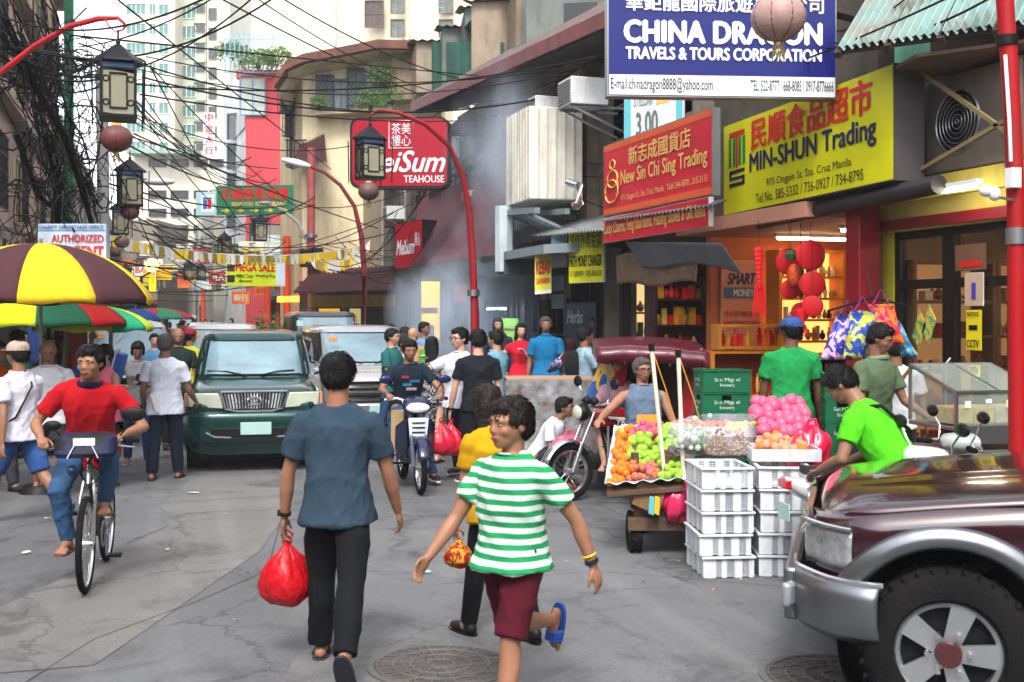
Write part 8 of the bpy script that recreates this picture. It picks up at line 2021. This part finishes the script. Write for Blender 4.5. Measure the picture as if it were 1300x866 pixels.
# ------------------------------------------------------------ people in front
J = person('man in a slate blue polo and black trousers walking away with a red bag', 429, 6.15, h=1.70, face=176, top=('polo', '#2c3d4c', -.055), bot=('long', '#101216'), shoe=('flop', '#2a2c34'), sk=0, q=.0082, legs={'L': (14, -6), 'R': (-24, -14)}, arms={'L': (4, 17, 10, 8), 'R': (14, 14, 12, 8)}, build=1.06)
hw = toW(J, J['handL']); carrier_bag('plastic_bag', 'bright red knotted plastic bag carried by the man in the slate polo', 'plastic bag', hw-Vector((0, 0, .03)), .36, M('#b80a18', rough=.36, var=.25, scale=9, bump=.9, bscale=22, coat=.1), seed=3, squash=.8, wf=.40)
el, wr = J['elL'], J['wrL']; dr = (wr-el).normalized(); part('wristwatch', MB().torus(wr-dr*.02, .030, .007, dr.to_track_quat('Z', 'Y').to_matrix(), 20, 6, ry=.012).box(wr-dr*.02+Vector((.032, 0, 0)), (.012, .034, .034)), M('#1c1a16', rough=.3), J['root'])
J = person('man in a green and white striped shirt and maroon shorts striding left', 650, 5.35, h=1.525, face=-38, top=('tee', cloth('#ccd8d2', wave=('stripe', 6.2, '#1f8a52')), -.03), bot=('shorts', '#4a0c1c'), shoe=('slide', '#2450a0'), sk=0, q=.0082, legs={'L': (22, -8), 'R': (-18, -62)}, arms={'L': (-30, 24, 16), 'R': (24, 20, 16)}, hair=('short', HAIRB), build=1.2, head=(-14, 0), hsz=1.15)
for s_, nm, c in (('L', 'bracelet', '#d8b020'), ('L', 'wristwatch', '#20242c')):
  el, wr = J['el'+s_], J['wr'+s_]; dr = (wr-el).normalized(); o_ = .05 if nm == 'bracelet' else .02; part(nm, MB().torus(wr-dr*o_, .029, .006, dr.to_track_quat('Z', 'Y').to_matrix(), 20, 6, ry=.006 if nm == 'bracelet' else .012), plastic(c), J['root'])
J = person('woman in a yellow shirt with long brown hair behind the striped man', 632, 6.7, h=1.50, face=-150, lean=12, top=('tee', '#b88a08', -.06), bot=('legging', '#0e0f12'), shoe=('shoe', '#151517'), sk=2, q=.011, fem=True, legs={'L': (14, -6), 'R': (-12, -10)}, arms={'L': (8, 5, 8), 'R': (0, 8, 10)}, hair=('long', HAIRB, 5.2), head=(10, 8))
hw = toW(J, J['handL']); carrier_bag('cloth_pouch', 'small red and gold drawstring pouch held by the woman in yellow', 'pouch', P(582, 684, 6.4), .16, cloth('#8a1218', wave=('leaf', 22, '#b88a28')), seed=8)

# red shirted cyclist
fk = Vector((0, 0, 0))
rz = BIC[1]; h = 1.74
J = person('man in a red polo with navy collar riding the bicycle towards us', 0, 0, h=h, loc=BICO+(Matrix.Rotation(rz, 3, 'Z') @ Vector((-.07, .16, 0))), rz=rz, top=('polo', '#a80a16', -.05, '#151a38'), bot=('jeans', '#34567a'), shoe=('flop', '#6a4a3a'), sk=0, q=.009, ph=.93, lean=26, tilt=4, head=(-16, -6),
           ikh={'L': (.27, -.40, 1.04), 'R': (-.27, -.40, 1.04)}, ikf={'L': (.13, -.20, .55), 'R': (-.13, -.16, .27)}, grip=True, build=1.05)
# helmeted cyclist seen from behind
J = person('cyclist in a grey blue shirt and black helmet seen from behind', 0, 0, h=1.66, loc=HB[0]+(Matrix.Rotation(HB[1], 3, 'Z') @ Vector((0, .2, 0))), rz=HB[1], top=('tee', '#5a7a8c'), bot=('shorts', '#3a1420'), shoe=('shoe', '#222428'), q=.016, ph=.95, lean=12, ikh={'L': (.27, -.36, 1.04), 'R': (-.27, -.36, 1.04)}, ikf={'L': (.13, -.2, .5), 'R': (-.13, -.16, .12)}, grip=True, sk=3, legs={'L': (10, -8), 'R': (0, 0)})
hd, hr, u = J['hd'], J['hr'], J['u']
m = MB(); m.loft([(hd(0, .1, .35), 1.12*u, 1.3*u, hr), (hd(0, .12, .8), 1.1*u, 1.25*u, hr), (hd(0, .14, 1.25), .8*u, .95*u, hr), (hd(0, .15, 1.5), .3*u, .4*u, hr)], 18); hl = part('helmet', m, plastic('#0e0f12', rough=.2), J['root'])
for k in (-1, 0, 1): part('helmet_vent', MB().tube([hd(.4*k, -.9, 1.0), hd(.36*k, .1, 1.52), hd(.4*k, 1.2, .9)], .09*u, 6), plastic('#c8ccd0'), hl)
part('bag_strap', MB().tube([J['up'](-.07, .02, .31), J['up'](-.02, .09, .2), J['up'](.07, .085, .05), J['up'](.10, .04, .0)], .012, 6), BLACK, J['root'])
p = toW(J, J['up'](.13, .05, -.03)); solo('hip_bag', MB().box(p, (.1, .16, .16), HB[1]), plastic('#1c3a8a'), 'small blue bag slung at the hip of the helmeted cyclist', 'bag', bevel=.02)
# motorcycle rider
br = b1.rotation_euler[2]; bl = Vector(b1.location)
J = person('young man in a dark printed t-shirt riding the blue motorcycle', 0, 0, h=1.66, loc=bl+(Matrix.Rotation(br, 3, 'Z') @ Vector((0, .30, 0))), rz=br, top=('tee', '#14222e'), bot=('jeans', '#2a4468'), shoe=('shoe', '#1a1a1c', WHITE), sk=1, q=.0115, ph=.86, lean=16, head=(4, 4), ikh={'L': (.29, -.50, 1.04), 'R': (-.29, -.50, 1.04)}, ikf={'L': (.27, -.22, .09), 'R': (-.25, -.32, .30)}, grip=True)
for k, (x, z, w_, c) in enumerate(((-.035, .235, .05, '#a83a4a'), (.03, .205, .07, '#3a6a9a'), (-.02, .18, .06, '#3a8ab0'), (.01, .15, .07, '#b8a0a0'))): part('shirt_print', MB().prism([J['up'](x-w_/2, -.090, z), J['up'](x+w_/2, -.090, z), J['up'](x+w_/2, -.092, z+.02), J['up'](x-w_/2, -.092, z+.02)], (0, -.003, 0)), plastic(c, rough=.8), J['root'])
p = bl+(Matrix.Rotation(br, 3, 'Z') @ Vector((-.17, -.12, .62))); solo('cardboard_carton', MB().box(p, (.14, .26, .46), br-R(8)), M('#a08862', rough=.85, var=.15), 'upright cardboard carton between the legs of the motorcycle rider', 'carton', bevel=.006)
# tricycle driver in tank top
J = person('tricycle driver in a grey tank top and glasses sitting below the canopy', 817, 11.3, h=1.70, face=6, top=('tank', '#5a6a80', -.03), bot=('jeans', '#3a5a84'), shoe=('flop', '#8a2a28'), sk=0, q=.0115, ph=.66, lean=-4, hair=('short', HAIRG), head=(8, 2), ikh={'R': (-.50, -.34, .90), 'L': (.34, -.18, .60)}, ikf={'L': (.20, -.42, .30), 'R': (-.18, -.40, .30)}, build=1.22)
glasses(J); part('shirt_print', MB().prism([J['up'](-.065, -.105, .10), J['up'](.065, -.105, .10), J['up'](.06, -.100, .15), J['up'](-.06, -.100, .15)], (0, -.004, 0)), plastic('#c8882a'), J['root'])
el, wr = J['elL'], J['wrL']; dr = (wr-el).normalized(); part('wristwatch', MB().torus(wr-dr*.02, .029, .006, dr.to_track_quat('Z', 'Y').to_matrix(), 20, 6, ry=.008), WHITE, J['root'])
person('passenger in a pink top and shorts half hidden behind the tricycle driver', 786, 12.2, h=1.6, face=-10, top=('tee', '#c89aa4'), bot=('shorts', '#a8a4a0'), shoe=('flop', '#222222'), sk=3, q=.016, ph=.70, ikf={'L': (.12, -.42, .36), 'R': (-.12, -.42, .36)}, ikh={'L': (.15, -.3, .8), 'R': (-.15, -.3, .8)}, fem=True)
# crouching man
person('young man in a white t-shirt crouching by the wrapped carton', 682, 12.7, h=1.62, face=72, top=('tee', '#c8ccd4'), bot=('jeans', '#2a3038'), shoe=('flop', '#a03a30'), sk=1, q=.0125, ph=.30, lean=28, ikf={'L': (.12, -.30, .08), 'R': (-.12, -.28, .08)}, ikh={'L': (.12, -.42, .42), 'R': (-.12, -.42, .42)}, head=(0, -10))
# stall side people
J = person('man in a bright green t-shirt and blue cap seen from behind at the stall', 1004, 10.5, h=1.72, face=172, gnd=.15, top=('tee', '#1a8a46', -.075), bot=('long', '#4a4038'), shoe=('shoe', '#2a2420'), sk=5, q=.0105, legs={'L': (3, -3), 'R': (-3, -3)}, arms={'L': (4, 9, 10), 'R': (8, 10, 12)}, build=1.15, head=(30, 0))
baseball_cap(J, cloth('#2f4f8a'))
J = person('man in an olive polo looking down beside the green crates', 1106, 9.35, h=1.68, face=35, gnd=.15, top=('polo', '#54664c', -.05, '#7a8a70'), bot=('jeans', '#1c2433'), shoe=('shoe', '#222222'), sk=1, q=.0115, lean=6, head=(25, 18), arms={'L': (20, 12, 40), 'R': (10, 12, 20)})
J = person('person in a white t-shirt with a brown strap behind the olive polo man', 1137, 10.2, h=1.55, face=160, gnd=.15, top=('tee', '#c4c8cc'), bot=('long', '#2a2c30'), sk=1, q=.014, arms={'L': (20, 12, 60), 'R': (10, 12, 20)}); part('shoulder_strap', MB().tube([J['up'](-.08, .02, .30), J['up'](-.02, .085, .22), J['up'](.08, .085, .06)], .018, 6), cloth('#6a4028'), J['root'])
J = person('man in a lime green t-shirt with a black strap sitting with his back to us', 1148, 7.5, h=1.74, face=-128, top=('tee', '#4ec018', -.06), bot=('jeans', '#1c2c50'), shoe=('shoe', '#222222'), sk=1, q=.0105, ph=.86, lean=36, ikf={'L': (.14, -.52, .2), 'R': (-.14, -.50, .2)}, ikh={'L': (.20, -.50, .86), 'R': (-.20, -.50, .86)}, head=(10, 28), build=1.15)
part('shoulder_strap', MB().tube([J['up'](.075, -.01, .305), J['up'](.03, .085, .25), J['up'](-.05, .095, .13), J['up'](-.11, .03, .03)], .014, 6), BLACK, J['root'])
st_ = thing('stool', 'low blue plastic stool under the man in lime green', 'stool', toW(J, (0, .05, 0)), J['root'].rotation_euler[2])
part('seat', MB().box((0, 0, .74), (.36, .34, .04)), plastic('#2a4a9a'), st_, bevel=.01)
for a in (-1, 1):
  for b in (-1, 1): part('leg', MB().bar((a*.15, b*.14, .72), (a*.17, b*.16, 0), .035), plastic('#2a4a9a'), st_)
# left side people
J = person('man in a white t-shirt, beige cap and blue shorts walking out at the left', 24, 10.4, h=1.70, face=-115, top=('tee', '#c8c4cc'), bot=('shorts', '#2a4a80'), shoe=('slide', '#3a5a80'), sk=1, q=.0105, legs={'L': (24, -10), 'R': (-22, -20)}, arms={'L': (-18, 12, 14), 'R': (24, 12, 14)}, build=1.05)
baseball_cap(J, cloth('#a89484')); part('shoulder_strap', MB().tube([J['up'](-.08, -.01, .305), J['up'](-.01, .088, .24), J['up'](.08, .07, .08), J['up'](.105, 0, .03)], .010, 6), BLACK, J['root'])
person('balding man in a white shirt and dark shorts behind the cyclist', 62, 12.0, h=1.66, face=20, top=('tee', '#c4c6ca'), bot=('shorts', '#2c2c30'), shoe=('flop', '#222222'), sk=1, q=.013, head=(0, 24), hair=('bald', HAIRM), legs={'L': (18, -12), 'R': (-14, -10)}, lean=6)
J = person('person in a pink vest carrying a blue box on the shoulder', 133, 12.4, h=1.58, face=-35, top=('vest', '#b85a70'), bot=('shorts', '#262a34'), shoe=('flop', '#222222'), sk=1, q=.013, ikh={'R': (-.24, .0, 1.62), 'L': (.20, -.24, .92)}, legs={'L': (12, -10), 'R': (-10, -10)})
c0 = P(128, 462, 12.9)
r_ = thing('blue_box', 'large blue and white woven box carried on the shoulder at the left', 'box', c0, -YAW+R(12)); part('box_body', MB().box((0, 0, 0), (.50, .32, .34), Matrix.Rotation(R(14), 3, 'Y')), plastic('#1f5aa8', rough=.5), r_, bevel=.015)
for k in (-1, 0, 1): part('white_stripe', MB().box((k*.15, 0, 0), (.02, .33, .35), Matrix.Rotation(R(14), 3, 'Y')), WHITE, r_)
J = person('woman in a grey tank top and jeans reading her phone', 175, 14.4, h=1.56, face=18, top=('tank', '#6e7072', -.03), bot=('legging', '#1f3a68'), shoe=('flop', '#c8b8a8'), sk=1, q=.0125, fem=True, head=(0, 26), hair=('bob', HAIRM), ikh={'L': (.06, -.25, 1.05), 'R': (-.18, -.22, 1.02)}, legs={'L': (6, -4), 'R': (-8, -6)})
solo('phone', MB().box(toW(J, (.02, -.33, 1.10)), (.075, .012, .14), -YAW), BLACK, 'dark phone held by the woman in the grey tank top', 'phone', bevel=.003)
person('grey haired man in a white t-shirt and dark trousers seen from behind', 210, 13.2, h=1.67, face=184, top=('tee', '#c8ccd8', -.07), bot=('long', '#141c2a'), shoe=('flop', '#2a2620'), sk=1, q=.011, hair=('short', HAIRG), legs={'L': (-6, -4), 'R': (8, -4)}, arms={'L': (6, 14, 40), 'R': (10, 14, 44)}, build=1.12)
solo('white_carrier_bag', MB().prism([P(190, 500, 13), P(200, 498, 13), P(203, 526, 13), P(196, 522, 13)], CF*.06), plastic('#d0d0d4'), 'flat white bag hanging at the left side of the grey haired man', 'bag', bevel=.01)
person('bald man in a dark green shirt behind the grey haired man', 226, 16.0, h=1.72, face=25, top=('tee', '#1c2c28'), bot=('long', '#22242a'), sk=1, q=.015, hair=('none', HAIRM), head=(-10, 10))
J = person('man in a yellow t-shirt and red cap facing away near the silver minivan', 241, 18.0, h=1.68, face=150, top=('tee', '#b0b82a'), bot=('long', '#3a3630'), sk=1, q=.016); baseball_cap(J, cloth('#8a1a2a'), True)
J = person('man in a white t-shirt with a black badge walking towards us at the left', 190, 20.5, h=1.68, face=8, top=('tee', '#c4c6cc'), bot=('long', '#2a2a30'), sk=1, q=.016); part('badge', MB().box(J['up'](.045, -.088, .22), (.07, .01, .08)), BLACK, J['root'])
person('man in a teal t-shirt by the left stalls', 22, 15.2, h=1.70, face=150, top=('tee', '#1f7a70'), bot=('long', '#2a2a2c'), sk=1, q=.014)
person('person in a mustard top behind the teal shirted man', 32, 17.5, h=1.66, face=10, top=('tee', '#c89a10'), bot=('long', '#2a2a2c'), sk=3, q=.016)
person('woman in a dark top with long black hair under the parasol', 76, 16.8, h=1.58, face=20, top=('tee', '#30242a'), bot=('long', '#2a2a2c'), sk=1, q=.016, fem=True, hair=('long', HAIRM))
person('man in an orange shirt at the far left edge of the photo', -2, 12.2, h=1.62, face=60, top=('tee', '#b04a1c'), bot=('long', '#3a3a40'), sk=1, q=.016)
person('man in a pale patterned shirt under the green parasol', 60, 19, h=1.7, face=-20, top=('tee', cloth('#9aa0b0', wave=('leaf', 12, '#4a5a80'))), bot=('long', '#2a2a2c'), sk=1, q=.018)
person('woman in a red top at the back of the left stall', 66, 21.5, h=1.6, face=10, top=('tee', '#a01828'), bot=('long', '#2a2a2c'), sk=3, q=.018, fem=True, hair=('long', HAIRM))
# middle group
person('man in a teal t-shirt and jeans standing by the silver minivan', 497, 16.4, h=1.70, face=70, top=('tee', '#1f5a5a'), bot=('jeans', '#2a4468'), shoe=('shoe', '#333333'), sk=3, q=.013, arms={'L': (25, 8, 50), 'R': (15, 8, 30)}, build=1.1)
J = person('tall young man in a white t-shirt and glasses holding a green can', 584, 13.3, h=1.75, face=-28, top=('tee', '#c8ccd4'), bot=('long', '#182034'), shoe=('shoe', '#2a2a2e', WHITE), sk=4, q=.011, head=(-18, 0), ikh={'R': (-.30, -.34, 1.38)}, arms={'L': (0, 8, 8), 'R': (0, 0, 0)}, legs={'L': (12, -8), 'R': (-10, -8)})
glasses(J); hw = toW(J, J['handR']); r_ = thing('drink_can', 'green drink can held up by the tall young man in white', 'can', hw-Vector((0, 0, .07)), world=True); part('can_body', MB().cyl(hw-Vector((0, 0, .07)), hw+Vector((0, 0, .07)), .033, n=16), plastic('#4aa83a'), r_); part('can_top', MB(ORG[r_]).cyl(hw+Vector((0, 0, .07)), hw+Vector((0, 0, .08)), .028, n=16), CHROME, r_)
PB = M('#c81434', rough=.25, var=.2, scale=8, bump=.6, bscale=14, coat=.4)
carrier_bag('plastic_bag', 'red plastic bag hanging from the hand of the tall man in white', 'plastic bag', P(561, 536, 12.9), .36, PB, seed=5, squash=.7)
J = person('man in a black t-shirt and shorts seen from behind holding a red bag', 607, 12.9, h=1.73, face=190, top=('tee', '#15191f'), bot=('shorts', '#0e1014'), shoe=('shoe', '#3a3a3e', WHITE), sk=4, q=.011, arms={'L': (6, 14, 10), 'R': (4, 8, 10)}, legs={'L': (-4, -4), 'R': (8, -6)})
hw = toW(J, J['handL']); carrier_bag('plastic_bag', 'pinkish red plastic bag held by the man in black', 'plastic bag', hw-Vector((0, 0, .04)), .38, PB, seed=6, squash=.7)
el, wr = J['elL'], J['wrL']; dr = (wr-el).normalized(); part('wristwatch', MB().torus(wr-dr*.02, .029, .006, dr.to_track_quat('Z', 'Y').to_matrix(), 20, 6, ry=.012), BLACK, J['root'])
person('woman with long black hair in a black patterned dress', 548, 14.8, h=1.62, face=165, top=('dress', cloth('#141416', wave=('leaf', 26, '#8a8a88'))), bot=('skirt', cloth('#141416', wave=('leaf', 26, '#8a8a88')), .34), shoe=('flop', '#222222'), sk=4, q=.013, fem=True, hair=('long', HAIRM, 3.6))
person('bald man in a beige shirt with his back turned in the crowd', 524, 18.5, h=1.70, face=150, top=('tee', '#a8825c'), bot=('long', '#4a4440'), sk=3, q=.016, hair=('none', HAIRM), build=1.2)
J = person('man in a dark cap among the people left of the smoke', 514, 21, h=1.68, face=20, top=('tee', '#8a8c90'), bot=('long', '#2a2a2c'), sk=1, q=.018); baseball_cap(J, cloth('#1c2028'))
person('man in a pale blue shirt beside the smoke', 538, 20, h=1.78, face=60, top=('tee', '#6a90b8'), bot=('long', '#2a2a2c'), sk=1, q=.018)
person('man in a beige white shirt between the teal man and the bald man', 512, 17.3, h=1.58, face=60, top=('tee', '#b8b8bc'), bot=('long', '#2a2a2c'), sk=1, q=.018)
person('man in a light blue polo seen from the side behind the man in black', 630, 15.2, h=1.69, face=-120, top=('polo', '#6a9ab0'), bot=('long', '#1c2430'), sk=3, q=.0135, arms={'L': (30, 8, 40), 'R': (10, 8, 30)})
person('person in a dark veil standing in the smoke', 632, 19.5, h=1.70, face=5, gnd=.15, top=('long', '#2a3444'), bot=('long', '#22262c'), sk=3, q=.016, hair=('scarf', cloth('#2a3444')))
person('woman in a red dress standing on the pavement', 661, 17.4, h=1.62, face=12, gnd=.15, top=('dress', '#b8142c'), bot=('skirt', '#b8142c', .34), shoe=('flop', '#222222'), sk=4, q=.013, fem=True, hair=('long', HAIRB, 2.0), ikh={'L': (.02, -.22, 1.18), 'R': (-.30, -.12, .92)}, build=1.1)
person('grey haired man in a bright blue polo standing behind the carton', 693, 17.2, h=1.72, face=0, gnd=.15, top=('polo', '#146a9a'), bot=('long', '#1c2a44'), sk=1, q=.013, hair=('short', HAIRG), build=1.15)
person('woman in a dark headscarf and purple patterned blouse', 724, 15.8, h=1.58, face=200, gnd=.0, top=('long', cloth('#8a86b0', wave=('leaf', 16, '#2a2440'))), bot=('long', '#2a2430'), sk=3, q=.0135, fem=True, hair=('scarf', cloth('#2a1418')), ikh={'L': (.05, -.25, 1.3)})
J = person('man in a pale shirt wearing a black backpack beside the headscarf woman', 742, 15.4, h=1.74, face=110, gnd=.0, top=('tee', '#8aa4b4'), bot=('long', '#22262c'), sk=1, q=.0135, arms={'L': (20, 8, 30), 'R': (30, 8, 50)})
part('backpack', MB().loft([(J['up'](0, .10, .05), .10, .055), (J['up'](0, .11, .15), .13, .08), (J['up'](0, .10, .25), .12, .06), (J['up'](0, .085, .29), .06, .03)], 16, ex=3), cloth('#141518'), J['root'], smooth=60)
person('man in a grey shirt behind the backpack man in the doorway', 755, 19, h=1.72, face=-30, gnd=.15, top=('tee', '#4a4a50'), bot=('long', '#22262c'), sk=1, q=.018)
# the far crowd
q = random.Random(33); cols = ['#8a2028', '#c8c8cc', '#2a3a5a', '#b8a020', '#3a6a4a', '#6a6a70', '#1c1c22', '#b05a30', '#5a88b0', '#a8487a', '#d0ccc0', '#4a2a2a']
names = {'#8a2028': 'dark red', '#c8c8cc': 'white', '#2a3a5a': 'navy', '#b8a020': 'yellow', '#3a6a4a': 'green', '#6a6a70': 'grey', '#1c1c22': 'black', '#b05a30': 'rust', '#5a88b0': 'light blue', '#a8487a': 'pink', '#d0ccc0': 'cream', '#4a2a2a': 'brown'}
where = ['beside the far left stalls', 'in the far crowd left of the traffic', 'walking between the queue of cars and the left stalls', 'far down the street near the vanishing point', 'in the thick of the distant crowd', 'near the distant parked white van', 'behind the silver van at the left', 'at the edge of the far pavement']
used = set()
for i in range(54):
  if i < 34: px, d = q.uniform(150, 262), q.uniform(24, 62)
  elif i > 45: px, d = q.uniform(84, 240), q.uniform(17, 26)
  elif i < 40: px, d = q.uniform(262, 310), q.uniform(50, 80)
  else: px, d = q.uniform(480, 560), q.uniform(21, 26)
  if i == 0: px, d = 196, 27
  c = '#b8a020' if i == 0 else q.choice(cols); wh = where[i % len(where)] if i < 40 or i > 45 else 'by the shopfronts left of the smoke'; fc = q.choice((0, 180, 20, 160, -30))
  lab = f'person in a {names[c]} top {wh}'; j = 0
  fcw = 'facing away' if abs(fc) > 90 else 'facing us'
  lab = lab if i % 2 else lab.replace('walking ', '')
  lab += ', '+fcw if len(lab.split()) < 14 else ''
  person(lab, px, d, h=q.uniform(1.52, 1.76), face=fc, top=('tee', c), bot=('long', q.choice(('#1c2030', '#2a2a2c', '#3a3428', '#2a4468'))), sk=q.randrange(6), q=.03 if d > 30 else .024, hair=q.choice((('short', HAIRM), ('short', HAIRM), ('long', HAIRM))), legs={'L': (q.uniform(-14, 14), -8), 'R': (q.uniform(-14, 14), -8)}, group='people in the far crowd')

# ------------------------------------------------------------ smoke
def smoke(label, c, r, dens, seed):
  m = MB().ball((0, 0, 0), r, 24, 16); me = m.mesh('smoke', 80)
  mt = bpy.data.materials.new('smoke'); mt.use_nodes = True; n = mt.node_tree.nodes; l = mt.node_tree.links; n.remove(n['Principled BSDF'])
  v = n.new('ShaderNodeVolumePrincipled'); v.inputs['Color'].default_value = (.78, .88, 1., 1); v.inputs['Anisotropy'].default_value = .2
  tc = n.new('ShaderNodeTexCoord'); ns = n.new('ShaderNodeTexNoise'); ns.inputs['Scale'].default_value = 1.1; ns.inputs['Detail'].default_value = 4; ns.inputs['Distortion'].default_value = .8
  mp = n.new('ShaderNodeMapping'); mp.inputs['Scale'].default_value = (1, 1, .6); mp.inputs['Location'].default_value = (seed, 0, 0); l.new(tc.outputs['Object'], mp.inputs[0]); l.new(mp.outputs[0], ns.inputs['Vector'])
  rp = n.new('ShaderNodeValToRGB'); rp.color_ramp.elements[0].position = .42; rp.color_ramp.elements[1].position = .72; rp.color_ramp.elements[1].color = (dens, dens, dens, 1); l.new(ns.outputs[0], rp.inputs[0])
  ln = n.new('ShaderNodeVectorMath'); ln.operation = 'LENGTH'; sc_ = n.new('ShaderNodeVectorMath'); sc_.operation = 'DIVIDE'; sc_.inputs[1].default_value = r; l.new(tc.outputs['Object'], sc_.inputs[0]); l.new(sc_.outputs[0], ln.inputs[0])
  fo = n.new('ShaderNodeMapRange'); fo.inputs['From Min'].default_value = .3; fo.inputs['From Max'].default_value = 1; fo.inputs['To Min'].default_value = 1; fo.inputs['To Max'].default_value = 0; l.new(ln.outputs['Value'], fo.inputs['Value'])
  mu = n.new('ShaderNodeMath'); mu.operation = 'MULTIPLY'; l.new(rp.outputs[0], mu.inputs[0]); l.new(fo.outputs[0], mu.inputs[1]); l.new(mu.outputs[0], v.inputs['Density']); l.new(v.outputs[0], n['Material Output'].inputs['Volume'])
  o = link('smoke', me, mt, None, loc=c); o['kind'] = 'stuff'; o['label'] = label; o['category'] = 'smoke'
smoke('bluish barbecue smoke drifting low beside the red lamp post', P(592, 398, 21.5), (1.6, 1.8, 1.4), 3.2, 0)
smoke('thin blue smoke rising in front of the eaves and air conditioners', P(652, 225, 20), (1.3, 1.4, 2.5), 1.2, 3)
# the grill that smokes
c0 = G(612, 19.6, .15)
r_ = thing('barbecue_grill', 'smoking barbecue grill on legs beside the red lamp post', 'grill', c0, -YAW); part('fire_box', MB().box((0, 0, .8), (.9, .4, .2)), M('#2a2624', rough=.8), r_, bevel=.01); part('grate', (lambda m: [m.bar((-.43+.06*i, -.19, .91), (-.43+.06*i, .19, .91), .012) for i in range(15)] and m)(MB()), STEEL, r_)
for a in (-1, 1):
  for b in (-1, 1): part('leg', MB().bar((a*.4, b*.16, 0), (a*.4, b*.16, .7), .03), BLACK, r_)

bpy.data.scenes.remove(TSC)
hz = MB().box((-20, 95, 26), (150, 260, 54)); ho = solo('haze', hz, None, None, None, kind='stuff')
hm = bpy.data.materials.new('haze'); hm.use_nodes = True; n = hm.node_tree.nodes; n.remove(n['Principled BSDF']); v = n.new('ShaderNodeVolumePrincipled'); v.inputs['Color'].default_value = (.92, .95, 1, 1); v.inputs['Density'].default_value = .0008
hm.node_tree.links.new(v.outputs[0], n['Material Output'].inputs['Volume']); ho.data.materials.append(hm)
